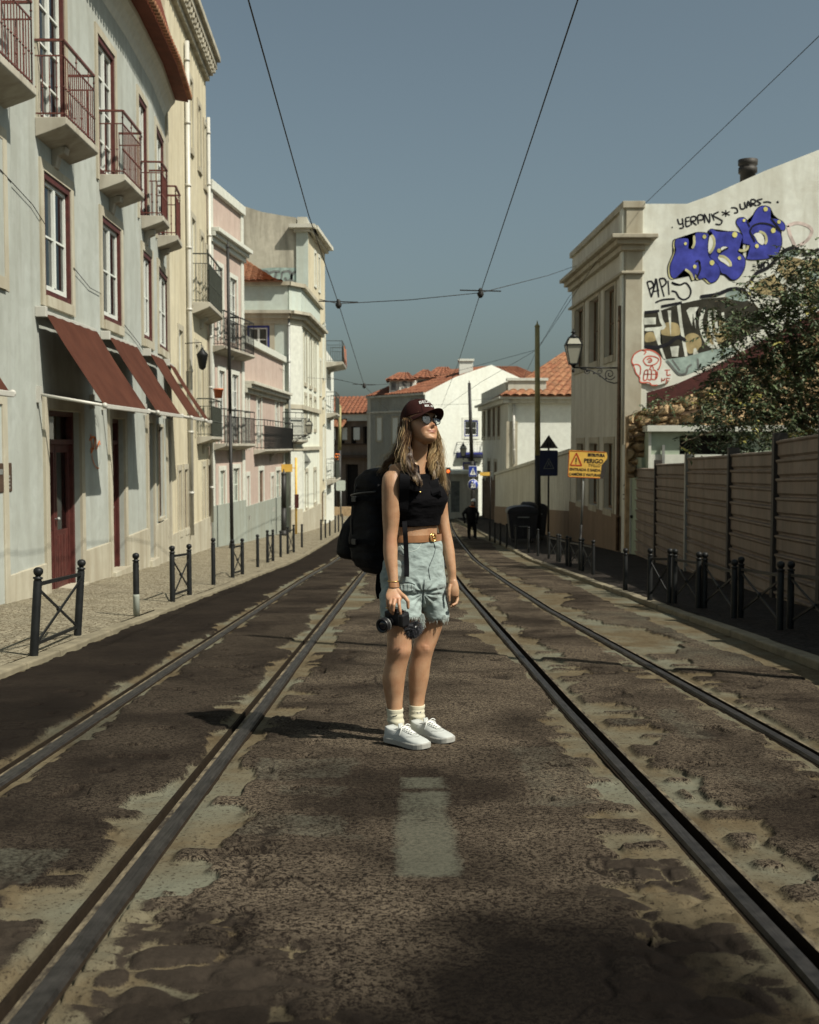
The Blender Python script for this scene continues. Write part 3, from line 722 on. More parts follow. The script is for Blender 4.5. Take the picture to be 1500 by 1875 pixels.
# ------------------------------------------------------------------ left: pale blue house with awnings
A = thing('apartment_house', (-5.05, 18, gz(18)), 'pale blue-grey house with red balconies, red awnings and an overhanging red roof', 'building')
ptsA = [(-5, 7.5), (-5, 18.5), (-5.05, 21.7), (-5.19, 24.5), (-5.44, 27.1)]
FA = [Fac(p, q, (0, 20)) for p, q in zip(ptsA, ptsA[1:])]
def segA(px):
    for f in FA:
        u, _ = f.hit(px, 700)
        if u <= f.L: return f
    return FA[-1]
ZF2 = (3.22, 4.90); ZS = 5.54; ZT = 8.45
def span(f, a, b): u0, _ = f.hit(a, 700); u1, _ = f.hit(b, 700); return u0, u1
opsA = {f: [] for f in FA}; winA = []
def addop(px0, px1, z0, z1, kind):
    f = segA((px0+px1)/2); u0, u1 = span(f, px0, px1); u0 = max(u0, .06); u1 = min(u1, f.L-.06)
    opsA[f].append((u0, u1, z0, z1)); winA.append((f, (u0, u1, z0, z1), kind))
# distances along the wall are taken from the photograph at each storey
addop(-75, 9, *ZF2, 'w'); addop(-95, -20, ZS, 7.80, 'd')
for a, b_ in ((83, 132), (189, 223), (262.5, 279), (291, 310.5)): addop(a, b_, *ZF2, 'w')
for a, b_ in ((79, 126), (185, 216), (258, 273), (289.5, 303)): addop(a, b_, ZS, 7.76, 'd')
doorsA = [(83, 143, -1.05, 1.66), (200, 224, -1.1, 1.62), (268, 278, -1.2, 1.60), (304, 312, -1.2, 1.58), (-60, -2, -1.05, 1.66)]
for a, b_, z0, z1 in doorsA: addop(a, b_, z0, z1, 'door')
addop(287, 296, -.35, 1.55, 'slit')
for f in FA:
    mb = MB(); wall(mb, f, 0, f.L, -2.6, ZT+.5, opsA[f], .20)
    if f is FA[0]: body(mb, f, 0, f.L, -2.6, ZT+.5, 7)
    if f is FA[-1]: body(mb, f, 0, f.L, -2.6, ZT+.5, 7)
    w_ = mb.build('wall', M['plaster_blue'], A)
    backing(f, opsA[f], A)
    ds = sorted([o for o in opsA[f] if o[2] < -.9]); cur = 0
    for o in ds+[(f.L, f.L, 0, 0)]:
        if o[0]-cur > .05: pl = MB(); f.box(pl, cur, o[0]-.17 if o[0] < f.L else f.L, -2.6, -.45, -.05, .035); pl.build('plinth', M['stone_cream'], A, bevel=.01)
        cur = o[1]+.17
for f, r, k in winA:
    if k == 'w': window(f, r, A, trim='red_paint', sw=.15, bars=(1, 1))
    elif k == 'd': window(f, (r[0], r[1], r[2]+.02, r[3]), A, trim='red_paint', sw=.13, bars=(1, 3), name='balcony_door', sill=False)
    elif k == 'slit': window(f, r, A, frame='wood_dark', sw=.06, bars=(0, 0), curtain=None)
    else:
        u0, u1, z0, z1 = r; mb = MB(); w = .07; o = -.15
        for q in ((u0, u0+w, z0, z1), (u1-w, u1, z0, z1), (u0+w, u1-w, z1-w, z1), (u0+w, u1-w, 1.18, 1.25)): f.box(mb, *q, o-.05, o+.07)
        d = mb.build('door', M['red_paint'], A)
        lv = MB(); gl_ = MB(); n = 2 if u1-u0 > .9 else 1; zb_ = z0+.12
        for i in range(n):
            a_ = lerp(u0+w, u1-w, i/n)+.01; b2_ = lerp(u0+w, u1-w, (i+1)/n)-.01; st = .07
            f.box(lv, a_, a_+st, zb_, 1.18, o-.045, o+.02); f.box(lv, b2_-st, b2_, zb_, 1.18, o-.045, o+.02)
            f.box(lv, a_+st, b2_-st, zb_, zb_+.85, o-.04, o+.005); f.box(lv, a_+st, b2_-st, 1.06, 1.18, o-.045, o+.02)
            for k2 in range(4):
                c_ = lerp(a_+st, b2_-st, (k2+.5)/4); f.box(lv, c_-.018, c_+.018, zb_+.1, zb_+.78, o-.03, o+.014)
            f.quad(gl_, a_+st, b2_-st, zb_+.85, 1.06, o-.02)
        f.quad(gl_, u0+w, u1-w, 1.25, z1-w, o-.02)
        lf = lv.build('leaf', M['red_paint'], d, bevel=.004); gl_.build('pane', M['glass'], d)
        kb = MB(); kb.sphere(f.pt(lerp(u0, u1, .5)-.03, .1, o+.07), .03, 10); kb.tube([f.pt(lerp(u0, u1, .5)-.03, .1, o+.01), f.pt(lerp(u0, u1, .5)-.03, .1, o+.06)], .01, 6)
        kb.build('handle', M['metal_grey'], d)
        sb = MB()
        for q in ((u0-.17, u0-.002, z0-.6, z1+.17), (u1+.002, u1+.17, z0-.6, z1+.17), (u0-.002, u1+.002, z1+.002, z1+.17)): f.box(sb, *q, -.03, .045)
        f.box(sb, u0-.1, u1+.1, z0-.6, z0+.13 if n == 2 else z0+.10, -.25, .10)
        sb.build('surround', M['stone_cream'], d, bevel=.006)
# balconies: (near wall column, far outer column) read off at the slab
def balcA(f, u0, u1, panel):
    s_ = slab(f, u0, u1, ZS, .42, .17, 'slab_stone', A); railing(f, u0+.05, u1-.05, ZS, .38, 1.02, 'iron_red', s_, panel=panel)
for px0, px1, pn in ((-110, 70, None), (65, 181, None), (181, 264, None), (258, 311, True), (283, 334, True)):
    f = segA(px0+ (px1-px0)*.3); u0, _ = f.hit(px0, 300); u1, _ = f.hit(px1, 330, .42)
    if px0 == 283: f = FA[3]; u0, _ = f.hit(288, 420); u1, _ = f.hit(334, 450, .42)
    if px0 == 258: f = FA[2]; u0, _ = f.hit(258, 370); u1, _ = f.hit(311, 410, .42)
    balcA(f, u0, u1, pn)
# eaves: cove, tile drip edge, soffit and steep red roof
cv = MB(); dk = MB(); rf = MB(); tp = MB()
def offs(i, o):    # polyline offset outward, mitred
    n1 = FA[max(0, i-1)].n; n2 = FA[min(i, 3)].n; n_ = (n1+n2).normalized(); p = V((ptsA[i][0], ptsA[i][1], 0)); return p+n_*o
prof = [(0, ZT-.02), (.02, ZT+.02), (.05, ZT+.12), (.12, ZT+.25), (.20, ZT+.33), (.22, ZT+.42)]
sof = [(.22, ZT+.40), (.50, ZT+.36), (.50, ZT+.44)]
roofp = [(.52, ZT+.46), (.22, ZT+1.5), (.0, ZT+2.3), (-2.5, ZT+3.1), (-7, ZT+3.1)]
for mbx, pf in ((cv, prof), (dk, sof), (rf, roofp)):
    vs_ = []
    for i in range(5):
        for o, z in pf: p = offs(i, o); vs_.append((p.x, p.y, z))
    n = len(pf); mbx.add(vs_, [(i*n+j, (i+1)*n+j, (i+1)*n+j+1, i*n+j+1) for i in range(4) for j in range(n-1)], 0)
    for e in (0, 4): mbx.add([vs_[e*n+j] for j in range(n)]+[(offs(e, -.3).x, offs(e, -.3).y, pf[-1][1]), (offs(e, -.3).x, offs(e, -.3).y, pf[0][1])], [tuple(range(n+2))])
cv.build('cornice', M['trim_white'], A, smooth=False)
rfo = rf.build('roof', M['red_roof'], A); dk.build('soffit', M['red_roof'], rfo)
for i in range(4):                                         # tile tips along the eave
    a_, b_ = offs(i, .5), offs(i+1, .5); L = (b_-a_).length; n = int(L/.17)
    for k in range(n):
        p = a_.lerp(b_, (k+.5)/n); q = a_.lerp(b_, (k+.5)/n)-FA[min(i, 3)].n*.42
        tp.tube([V((p.x+.09, p.y, ZT+.44)), V((q.x, q.y, ZT+.50))], [.062, .05], 8)
tp.build('eave_tiles', M['tile_old'], rfo)
# awnings with drop arms
def awning(f, u0, u1, open_=1.):
    mb = MB(); zt, zb_, pr = 2.95, lerp(2.2, 1.70, open_), .90
    n = 14; q = []
    for i in range(n+1):
        t_ = i/n; q.append((lerp(.13, pr, t_), lerp(zt-.02, zb_, t_)-.025*math.sin(math.pi*t_)))
    K = 24; sag = lambda a, i: -.030*math.sin(math.pi*a)*math.sin(math.pi*i/n)-.006*math.sin(a*37+i*.5)
    for dz_ in (0, -.006):
        vs_ = [f.pt(lerp(u0+.04, u1-.04, k/K), z+dz_+sag(k/K, i), o) for i, (o, z) in enumerate(q) for k in range(K+1)]
        mb.add(vs_, [(i*(K+1)+k, i*(K+1)+k+1, (i+1)*(K+1)+k+1, (i+1)*(K+1)+k) for i in range(n) for k in range(K)], 0, False)
    mb.sm = [True]*len(mb.sm); aw = mb.build('awning', M['awning_cloth'], A)
    h = MB(); f.box(h, u0-.02, u0+.06, zt-.07, zt+.07, .0, .15); f.box(h, u0+.07, u1+.02, zt-.03, zt+.035, .0, .10)
    h.build('roller_housing', M['metal_white'], aw, bevel=.008); h = MB(); f.box(h, u0+.02, u1-.02, zb_-.04, zb_+.02, pr-.02, pr+.04); h.build('front_bar', M['metal_white'], aw, bevel=.008)
    for u in (u0+.01, u1-.01):
        ar = MB()
        ar.tube([f.pt(u, 1.85, .03), f.pt(u, zb_, pr)], .021, 8); f.box(ar, u-.035, u+.035, 1.74, 1.96, 0, .06)
        ar.sphere(f.pt(u, zb_, pr+.01), .04, 10); ar.build('arm', M['metal_white'], aw)
for f, a_, b_ in ((FA[0], 65, 165), (FA[1], 184, 240), (FA[2], 261, 292), (FA[3], 297, 318)):
    u0, _ = f.hit(a_, 600); u1, _ = f.hit(b_, 640); awning(f, max(u0, .02), min(u1, f.L+.3))
f = FA[0]; u1, _ = f.hit(22, 740, .9); awning(f, u1-2.6, u1)
# intercom plate with buttons and engraved marks, stone strip, orange scribble, wall cables
u0, u1, z0, z1 = f.rect(-24, 17.5, 849, 905); ip = MB(); f.box(ip, u0, u1, z0, z1, 0, .035); io = ip.build('intercom_plate', M['wood_dark'], A, bevel=.012)
bt = MB()
for i in range(3):
    for j in range(4): u = lerp(u0, u1, .80)+i*.016*4-.1; z = lerp(z0, z1, .12)+j*.045; f.box(bt, u, u+.03, z, z+.025, .035, .042)
f.box(bt, lerp(u0, u1, .15), lerp(u0, u1, .55), lerp(z0, z1, .62), lerp(z0, z1, .8), .035, .04)
bt.build('button', M['metal_grey'], io)
st = MB(); ua, _ = f.hit(26, 800); f.box(st, ua-.9, ua, -2.6, ZT, 0, .022); st.build('stone_strip', M['plaster_blue'], A)
strokes(f, [[(165, 795), (168, 815), (166, 830), (172, 815), (174, 800), (176, 822), (181, 808), (183, 815)], [(163, 806), (170, 800), (176, 806)], [(165, 822), (172, 822)]], .035, 'orange', A)
strokes(f, [[(167, 832), (170, 845), (176, 856), (181, 857)]], .02, 'orange', A)
strokes(f, [[(172, 763), (176, 760), (180, 768), (183, 790), (184, 815), (184, 840), (182, 850)], [(172, 766), (176, 772), (181, 778)]], .014, 'metal_grey', A)
cb = MB()
for f_, a_, b_, za in ((FA[0], 4, 186, 4.0),):
    pass
for ln in ([(0, 310), (60, 375), (82, 410)], [(135, 490), (165, 527), (185, 538)], [(228, 595), (252, 625), (262, 640)]):
    f = segA(ln[1][0]); cb = MB(); cb.tube([f.pt(*f.hit(x, y, .03), .03) for x, y in ln], .006, 5); cb.build('wall_cable', M['wire'], A)
pb = MB(); f = FA[3]; f.box(pb, f.L-.16, f.L+.02, -2.6, ZT+.3, 0, .05); pb.build('corner_quoin', M['stone_cream'], A)

# ------------------------------------------------------------------ left: generic narrow houses further down
def house(name, label, pts, zt, zb, wallmat, wins, thick=7, extra=None, sur='trim_white', cat='building', side=0):
    h = thing(name, (pts[0][0], (pts[0][1]+pts[1][1])/2, gz(pts[0][1])), label, cat)
    f = Fac(pts[0], pts[1], (0, pts[0][1])); mb = MB()
    ops = []
    for w_ in wins:
        r = f.rect(*w_[0]); r = (max(r[0], .05), min(r[1], f.L-.05), r[2], r[3]); ops.append(r)
    wall(mb, f, 0, f.L, zb, zt, ops, .2); body(mb, f, 0, f.L, zb, zt, thick); mb.build('wall', M[wallmat], h)
    backing(f, ops, h)
    for w_, r in zip(wins, ops):
        kw = dict(w_[1]) if len(w_) > 1 else {}
        kw.setdefault('sur', sur); window(f, r, h, **kw)
    return h, f
W_ = dict(frame='white_paint', sw=.14, bars=(1, 2)); D_ = dict(frame='white_paint', sw=.14, bars=(1, 3), name='balcony_door', sill=False)
SH = dict(frame='wood_dark', sw=.14, bars=(1, 8), curtain=None); DR = dict(frame='wood_brown', sw=.16, bars=(1, 2), curtain=None, name='door', sill=False)
GR = dict(frame='trim_green', sw=.14, bars=(1, 3), curtain=None, name='door', sill=False)
B, fB = house('townhouse', 'tall pale yellow house with a weathered stone cornice and white downpipes', [(-5.44, 27.15), (-5.75, 34.3)], 12.0, -3.2, 'plaster_yellow', [
    ((346.5, 351.5, 143, 268), W_), ((361.5, 366.5, 190, 302), W_), ((372.5, 376.5, 226, 336), W_),
    ((350, 357, 397, 548), D_), ((366.5, 372, 430, 560), D_), ((376.5, 380, 455, 568), D_),
    ((326, 333.5, 603, 692), W_), ((356.5, 362, 630, 790), D_), ((366, 371.5, 640, 790), D_), ((376, 380, 650, 790), D_),
    ((325.5, 331.5, 862, 974), SH), ((336.5, 343.5, 860, 970), SH), ((370.5, 375, 855, 955), DR), ((380, 383, 852, 950), DR)], sur='stone_cream')
mb = MB()
for o0, o1, z0, z1 in ((0, .12, 11.4, 11.55), (0, .22, 11.55, 11.75), (0, .32, 11.75, 11.95), (0, .42, 11.95, 12.12)): fB.box(mb, 0, fB.L+(.1 if o1 > .3 else 0), z0, z1, -.3, o1)
for i in range(20): u = (i+.5)/20*fB.L; fB.box(mb, u-.05, u+.05, 11.58, 11.75, 0, .30)
fB.box(mb, 0, fB.L+.05, 12.12, 12.35, -.6, .3)
mb.build('cornice', M['plaster_old'], B, bevel=.02)
def pipe(f, px, py0, py1, r, mat, parent, o=.08, px2=None):
    mb = MB(); u0, z0 = f.hit(px, py0, o); u1, z1 = f.hit(px2 or px, py1, o); u1 = u0 if px2 is None else u1
    mb.tube([f.pt(u0, z0, o), f.pt(u0, z1, o)], r, 10)
    n = int(abs(z1-z0)/1.6)
    for i in range(n+1): z = lerp(z0, z1, (i+.3)/(n+1)); mb.lathe(f.pt(u0, z, o), [(r, -.03), (r*1.25, -.03), (r*1.25, .03), (r, .03)], 10)
    return mb.build('downpipe', M[mat], parent)
pipe(fB, 342, 75, 985, .06, 'metal_white', B); pipe(fB, 381.5, 215, 960, .05, 'metal_white', B)
mb = MB(); fB.box(mb, 0, fB.L, -3.2, gz(31)+.95, 0, .04); mb.build('plinth', M['stone_cream'], B)
s_ = slab(fB, fB.hit(352, 560)[0], fB.L-.1, 4.86, .45, .2, 'slab_stone', B); railing(fB, fB.hit(353, 560)[0], fB.L-.15, 4.86, .42, 1.25, 'iron_green', s_, step=.09)
s_ = slab(fB, fB.hit(360, 790)[0], fB.L-.1, 1.40, .4, .14, 'slab_stone', B); railing(fB, fB.hit(361, 790)[0], fB.L-.15, 1.40, .38, 1.0, 'iron_green', s_, step=.09)
pt_ = MB(); c_ = fB.pt(fB.L*.78, 2.45, .46); pt_.lathe(c_, [(.10, 0), (.13, .22), (.15, .22), (.14, .26)], 12); pt_.build('flower_box', M['terracotta'], s_)
mb = MB()                                     # hanging lantern between the storeys
uL, zL = fB.hit(369, 655, .4); mb.tube([fB.pt(uL, zL+.35, 0), fB.pt(uL, zL+.38, .4), fB.pt(uL, zL+.2, .42)], .012, 6)
mb.lathe(fB.pt(uL, zL-.3, .42), [(.03, 0), (.09, .05), (.15, .35), (.16, .38), (.05, .5), (.02, .55)], 6); tag(mb.build('wall_lantern', M['iron_black']), 'small black lantern hanging on the yellow house wall', 'lantern', 'wall lanterns on the left')

Cc, fC = house('townhouse', 'tall narrow pink house with a parapet and two rows of black balconies', [(-5.72, 34.45), (-5.33, 38.5)], 8.65, -3.4, 'plaster_pink', [
    ((398, 407, 487, 615), D_), ((420, 433, 507, 625), D_), ((400, 411, 678, 805), D_), ((424, 436, 685, 805), D_), ((402, 412, 862, 990), GR), ((426, 438, 858, 980), GR)])
mb = MB()
for u in (0, fC.L-.3): fC.box(mb, u, u+.3, gz(36)+1.3, 8.65, 0, .05)
fC.box(mb, 0, fC.L, 8.45, 8.72, -.1, .12)
mb.build('corner_strip', M['trim_white'], Cc, bevel=.01)
zc = fC.hit(392, 425)[1]; mb = MB()
for o1, z0, z1 in ((.10, -.35, -.2), (.20, -.2, -.08), (.32, -.08, .04)): fC.box(mb, -.05, fC.L+.12, zc+z0, zc+z1, 0, o1)
mb.build('cornice', M['trim_white'], Cc, bevel=.01)
mb = MB(); fC.box(mb, 0, fC.L, -3.4, gz(36)+1.45, 0, .06); mb.build('plinth', M['plinth_grey'], Cc)
for py, z_ in ((630, None), (812, None)):
    z_ = fC.hit(398, py, .3)[1]; s_ = slab(fC, .1, fC.L-.05, z_, .4, .14, 'slab_stone', Cc); railing(fC, .15, fC.L*.47, z_, .37, 1.0, 'iron_black', s_, step=.1, knob=False); railing(fC, fC.L*.53, fC.L-.1, z_, .37, 1.0, 'iron_black', s_, step=.1, knob=False)
Dd, fD = house('townhouse', 'low pink house with a white coping and grey plinth', [(-5.33, 38.55), (-5.02, 47.9)], 4.55, -3.8, 'plaster_pink', [
    ((451.5, 455, 720, 815), D_), ((470, 478, 727, 812), D_), ((504, 510, 735, 815), D_), ((451, 456, 872, 945), W_), ((474, 482, 862, 960), DR), ((496, 501, 872, 930), W_), ((505, 513, 862, 975), GR)])
mb = MB(); fD.box(mb, 0, fD.L, 4.45, 4.68, -.15, .12); fD.box(mb, fD.L-.35, fD.L, gz(47)+1, 4.5, 0, .04); mb.build('coping', M['trim_white'], Dd, bevel=.01)
zc = fD.hit(451, 703)[1]; mb = MB()
for o1, z0, z1 in ((.12, -.3, -.15), (.25, -.15, -.02), (.35, -.02, .08)): fD.box(mb, 0, fD.L+.05, zc+z0, zc+z1, 0, o1)
mb.build('cornice', M['plaster_grey'], Dd, bevel=.01)
mb = MB(); fD.box(mb, 0, fD.L, -3.8, gz(43)+1.5, 0, .06); mb.build('plinth', M['plinth_grey'], Dd)
z_ = fD.hit(470, 823, .3)[1]; ua = fD.hit(464, 800)[0]; s_ = slab(fD, ua, fD.L-.1, z_, .4, .12, 'slab_stone', Dd); railing(fD, ua+.05, fD.L-.15, z_, .37, 1.0, 'iron_black', s_, step=.11, knob=False)

# pale corner house with a wall facing up the street
E = thing('corner_house', (-4.6, 49, gz(49)), 'pale green-white corner house with stone string courses and a tiled roof', 'building')
fE1 = Fac((-9.5, 48.0), (-4.85, 48.0), (-5, 0)); fE2 = Fac((-4.85, 48.0), (-4.42, 48.75), (0, 40)); fE3 = Fac((-4.42, 48.75), (-4.25, 56.4), (0, 50))
ztE = fE3.hit(555, 560)[1]
opE = [fE1.rect(453, 494, 596, 668)]
mb = MB(); wall(mb, fE1, 0, fE1.L, -4, ztE, opE, .2); mb.build('wall', M['plaster_pale'], E); backing(fE1, opE, E)
window(fE1, opE[0], E, sur='stone_cream', sw=.2, bars=(1, 2), trim='blue_paint')
mb = MB(); fE2.quad(mb, 0, fE2.L, -4, ztE, 0); mb.build('corner_wall', M['plaster_white'], E)
wE = [(563 - 6.5, 561, 603, 700), (567 - 1, 570, 610, 705), (574.5, 578, 620, 710), (558, 561, 725, 790), (567, 570, 728, 785), (575, 578, 732, 785), (559, 563, 865, 930), (574.5, 578.5, 862, 920)]
opE3 = [fE3.rect(*w_) for w_ in wE]
mb = MB(); wall(mb, fE3, 0, fE3.L, -4, ztE, opE3, .2); body(mb, fE3, 0, fE3.L, -4, ztE, 6); mb.build('wall', M['plaster_white'], E); backing(fE3, opE3, E)
for r in opE3: window(fE3, r, E, sur='stone_cream', sw=.16, bars=(1, 3))
def course(z0, z1, o, mat='stone_cream', ext=.0):
    mb = MB()
    for f in (fE1, fE2, fE3): f.box(mb, -ext*.3, f.L+ext*.3, z0, z1, -.05, o)
    mb.build('string_course', M[mat], E)
z1_ = fE3.hit(555, 578)[1]; course(z1_-.5, z1_-.3, .10); course(z1_-.3, z1_-.12, .25, ext=.3); course(z1_-.12, z1_, .42, 'plaster_old', ext=.5)
course(z1_, z1_+1.0, .06, 'plaster_pale'); course(z1_+1.0, z1_+1.15, .22, ext=.3)
zz2 = fE3.hit(555, 745)[1]; course(zz2-.12, zz2+.06, .10, ext=.2); zz3 = fE3.hit(555, 820)[1]; course(zz3-.1, zz3+.05, .10, ext=.2)
mb = MB(); fE2.box(mb, .0, fE2.L, -4, z1_-.5, 0, .06); fE3.box(mb, 0, .35, -4, z1_-.5, 0, .05); mb.build('pilaster', M['trim_white'], E)
mb = MB(); fE3.box(mb, 0, fE3.L, -4, gz(52)+1.1, 0, .08); fE2.box(mb, 0, fE2.L, -4, gz(48)+1.1, 0, .08); mb.build('plinth', M['stone_cream'], E)
a_ = V((-10, 47.6, z1_+1.15)); tile_roof(a_, (-5.0, 47.6, z1_+1.15), (-5.9, 54, z1_+2.0), (-10, 54, z1_+4.7), 'tile_old', E, pitch=.26)
pipe(fE1, 529, 575, 975, .05, 'metal_grey', E, .07)
z_ = fE2.hit(540, 806)[1]; s_ = slab(fE2, -.5, fE2.L, z_, .35, .12, 'slab_stone', E); railing(fE2, -.5, fE2.L-.02, z_, .33, 1.1, 'iron_black', s_, step=.09, knob=False)

# tall old house behind, with a bare weathered party wall
Tt = thing('tower_house', (-5, 57, gz(57)), 'tall old house whose bare beige party wall is streaked grey along its curved top', 'building')
fT1 = Fac((-10.6, 56.6), (-4.75, 56.6), (-5, 0)); fT3 = Fac((-4.75, 56.6), (-4.42, 63), (0, 56))
top = [(395, 366), (440, 375), (480, 388), (520, 395), (545, 398), (550, 400)]
pts_ = [fT1.hit(x, y) for x, y in top]; u_e = fT1.hit(543, 500)[0]
mb = MB(); fT1.poly(mb, [(0, -4), (u_e, -4)]+[(u_e, pts_[-2][1])]+pts_[::-1][2:]+[(0, pts_[0][1]+.2)], 0); 
# give the party wall depth
mb.prism([fT1.pt(0, -4, -.02), fT1.pt(u_e, -4, -.02), fT1.pt(u_e, pts_[-2][1], -.02)]+[fT1.pt(u, z, -.02) for u, z in pts_[::-1][2:]]+[fT1.pt(0, pts_[0][1]+.2, -.02)], -fT1.n*6)
mb.build('party_wall', M['plaster_old'], Tt)
zt_ = fT1.hit(555, 425)[1]; mb = MB(); fT1.box(mb, u_e, fT1.L, -4, zt_, -6, .08); mb.build('corner_pier', M['plaster_pale'], Tt)
mb = MB(); fT1.box(mb, u_e-.1, fT1.L+.1, zt_, zt_+.15, -6.2, .25); fT1.box(mb, u_e-.3, fT1.L+.35, zt_+.15, zt_+.32, -6.4, .45); fT3.box(mb, 0, fT3.L, zt_, zt_+.15, 0, .2); fT3.box(mb, 0, fT3.L, zt_+.15, zt_+.32, 0, .45)
mb.build('cornice', M['plaster_grey'], Tt)
mb = MB(); fT1.box(mb, u_e+.05, fT1.L-.05, zt_+.32, fT1.hit(555, 397)[1], -6, .0); mb.build('parapet', M['plaster_grey'], Tt)
wT = [(575.5, 578.5, 462, 520), (583, 585.5, 470, 530), (585.5, 587.5, 660, 720)]
opT = [fT3.rect(*w_) for w_ in wT]; mb = MB(); wall(mb, fT3, 0, fT3.L, -4.5, zt_, opT, .2); mb.build('wall', M['plaster_yellow'], Tt); backing(fT3, opT, Tt)
for r in opT: window(fT3, r, Tt, sur='trim_white', sw=.14, bars=(1, 3))
strokes(fT1, [[(478, 512), (472, 505), (478, 497), (488, 497), (492, 504), (487, 511), (481, 507)], [(494, 500), (503, 497), (513, 498)], [(506, 498), (504, 512), (510, 520)], [(517, 498), (514, 520)], [(517, 498), (530, 497), (534, 508), (527, 515), (521, 508)],
               [(540, 497), (534, 506), (538, 518), (550, 518), (556, 508), (550, 497), (541, 498)], [(530, 525), (545, 522), (555, 527)]], .12, 'paint_grey', Tt, o=.02)
paint(fT1, [[(462, 503), (480, 492), (520, 490), (560, 494), (563, 515), (552, 527), (515, 522), (480, 520)]], 'paint_teal', Tt, o=.012)
# last house on the left, with three balconies
Gg, fG = house('townhouse', 'narrow cream house at the far end with balconies hung with laundry and flowers', [(-4.42, 63.1), (-4.55, 72)], 6.2+0, -4.8, 'plaster_bright', [
    ((591, 593.5, 590, 690), D_), ((591, 593.5, 730, 745), D_), ((591, 594, 780, 880), D_), ((590.5, 593.5, 905, 955), DR)])
for py, pr in ((635, .9), (745, .55), (890, .55)):
    z_ = fG.hit(592, py, .4)[1]; s_ = slab(fG, .6, 5.2, z_, pr, .2, 'slab_stone', Gg); railing(fG, .65, 5.15, z_, pr-.05, 1.1, 'iron_green', s_, step=.13, knob=False)
    if py != 745:
        cl = MB()
        for i in range(4 if py == 635 else 1):
            u = .7+i*.9; cl.prism([fG.pt(u, z_+.9, pr), fG.pt(u+.6, z_+.92, pr), fG.pt(u+.66, z_+.1-.2*(i % 2), pr+.05), fG.pt(u+.05, z_+.2, pr+.04)], fG.n*.03, i % 2)
        if py == 635: tag(cl.build('laundry', [M['paint_grey'], M['orange']]), 'laundry drying over the topmost far balcony rail', 'laundry')
        else: 
            fl = MB()
            for i in range(60): fl.sphere(fG.pt(.7+rnd.random()*.6, z_+1.05+rnd.random()*.3, pr+rnd.uniform(-.1, .1)), rnd.uniform(.03, .06), 5, rnd.choice((0, 1, 1)))
            tag(fl.build('flowers', [M['orange'], M['iron_green']]), 'orange flowers on the lowest far balcony', 'flowers')
# ------------------------------------------------------------------ right: corner house with the painted gable
N_ = thing('corner_house', (6.1, 38, gz(38)), 'cream corner house on the right whose white gable is covered with graffiti', 'building')
fN = Fac((6.12, 34.2), (5.84, 43.3), (0, 38)); fN2 = Fac((6.12, 34.2), (16, 34.2), (6, 0))
zt = fN.hit(1139, 378)[1]; wn_ = [(1054, 1069, 573, 668), (1081, 1097, 551, 668), (1109, 1126, 530, 662), (1058, 1069, 812, 912), (1081, 1095, 812, 925), (1108, 1123, 812, 932)]
opN = [fN.rect(*w_) for w_ in wn_]
zlo = sum(o[2] for o in opN[3:])/3; zhi = sum(o[3] for o in opN[3:])/3; zl2 = sum(o[2] for o in opN[:3])/3; zh2 = sum(o[3] for o in opN[:3])/3
opN = [(a, b, zl2 if i < 3 else zlo, zh2 if i < 3 else zhi) for i, (a, b, c, d) in enumerate(opN)]
mb = MB(); wall(mb, fN, 0, fN.L, -4, zt, opN, .2); 
for q in ([(6.12, 34.2), (5.84, 43.3), (16, 43.3), (16, 34.2)],):
    mb.add([(5.84, 43.3, -4), (16, 43.3, -4), (16, 43.3, zt), (5.84, 43.3, zt)], [(0, 1, 2, 3)]); mb.add([(6.12, 34.3, zt-.02), (16, 34.3, zt-.02), (16, 43.3, zt-.02), (5.84, 43.3, zt-.02)], [(0, 1, 2, 3)])
mb.build('wall', M['plaster_grey'], N_); backing(fN, opN, N_)
for r in opN: window(fN, r, N_, frame='wood_brown', sur='stone_cream', sw=.2, bars=(1, 1), inset=.14, curtain='curtain')
gt = [(1140, 377), (1176, 373), (1258, 373), (1300, 358), (1400, 313), (1500, 274), (1620, 228)]
gp = [fN2.hit(x, y) for x, y in gt]
mb = MB(); mb.prism([fN2.pt(0, -4, 0), fN2.pt(gp[-1][0], -4, 0)]+[fN2.pt(u, z, 0) for u, z in gp[::-1]], -fN2.n*.45); mb.build('gable', M['plaster_gable'], N_)
mb = MB(); u1 = fN2.hit(1176, 500)[0]; fN2.box(mb, .002, u1, -4, zt-.02, 0, .06); fN.box(mb, .0, .55, -4, zt-.02, 0, .05); mb.build('pilaster', M['stone_cream'], N_, bevel=.01)
zk = fN2.hit(1150, 440)[1]; mb = MB(); u2 = fN2.hit(1196, 440)[0]
for o, z0, z1, uu in ((.14, -.95, -.87, -.1), (.16, -.30, -.14, 0), (.30, -.14, .0, .0), (.46, 0, .12, .1)):
    fN2.box(mb, -o, u1+max(0, o-.1) if z0 > -.5 else u1+.05, zk+z0, zk+z1, -.02, o); fN.box(mb, .0, fN.L, zk+z0, zk+z1, -.02, o)
mb.build('cornice', M['stone_cream'], N_, bevel=.02)
mb = MB(); fN.box(mb, 0, fN.L, zt-.16, zt+.03, -.3, .10); fN2.box(mb, -.1, u1+.05, zt-.16, zt+.03, -.3, .10); mb.build('coping', M['stone_cream'], N_, bevel=.01)
mb = MB(); fN.box(mb, 0, fN.L, -4, gz(38)+1.25, 0, .05); mb.build('plinth', M['plinth_brown'], N_)
mb = MB(); c = fN2.pt(*fN2.hit(1391, 330), -1.2); mb.lathe(c, [(.22, -1.2), (.22, .45), (.27, .47), (.27, .62), (.22, .64), (.28, .70), (.28, .85), (.05, .88)], 18); mb.build('chimney', M['sign_dark'], N_)
pipe(fN, 1135, 560, 1010, .05, 'wood_brown', N_, .1)
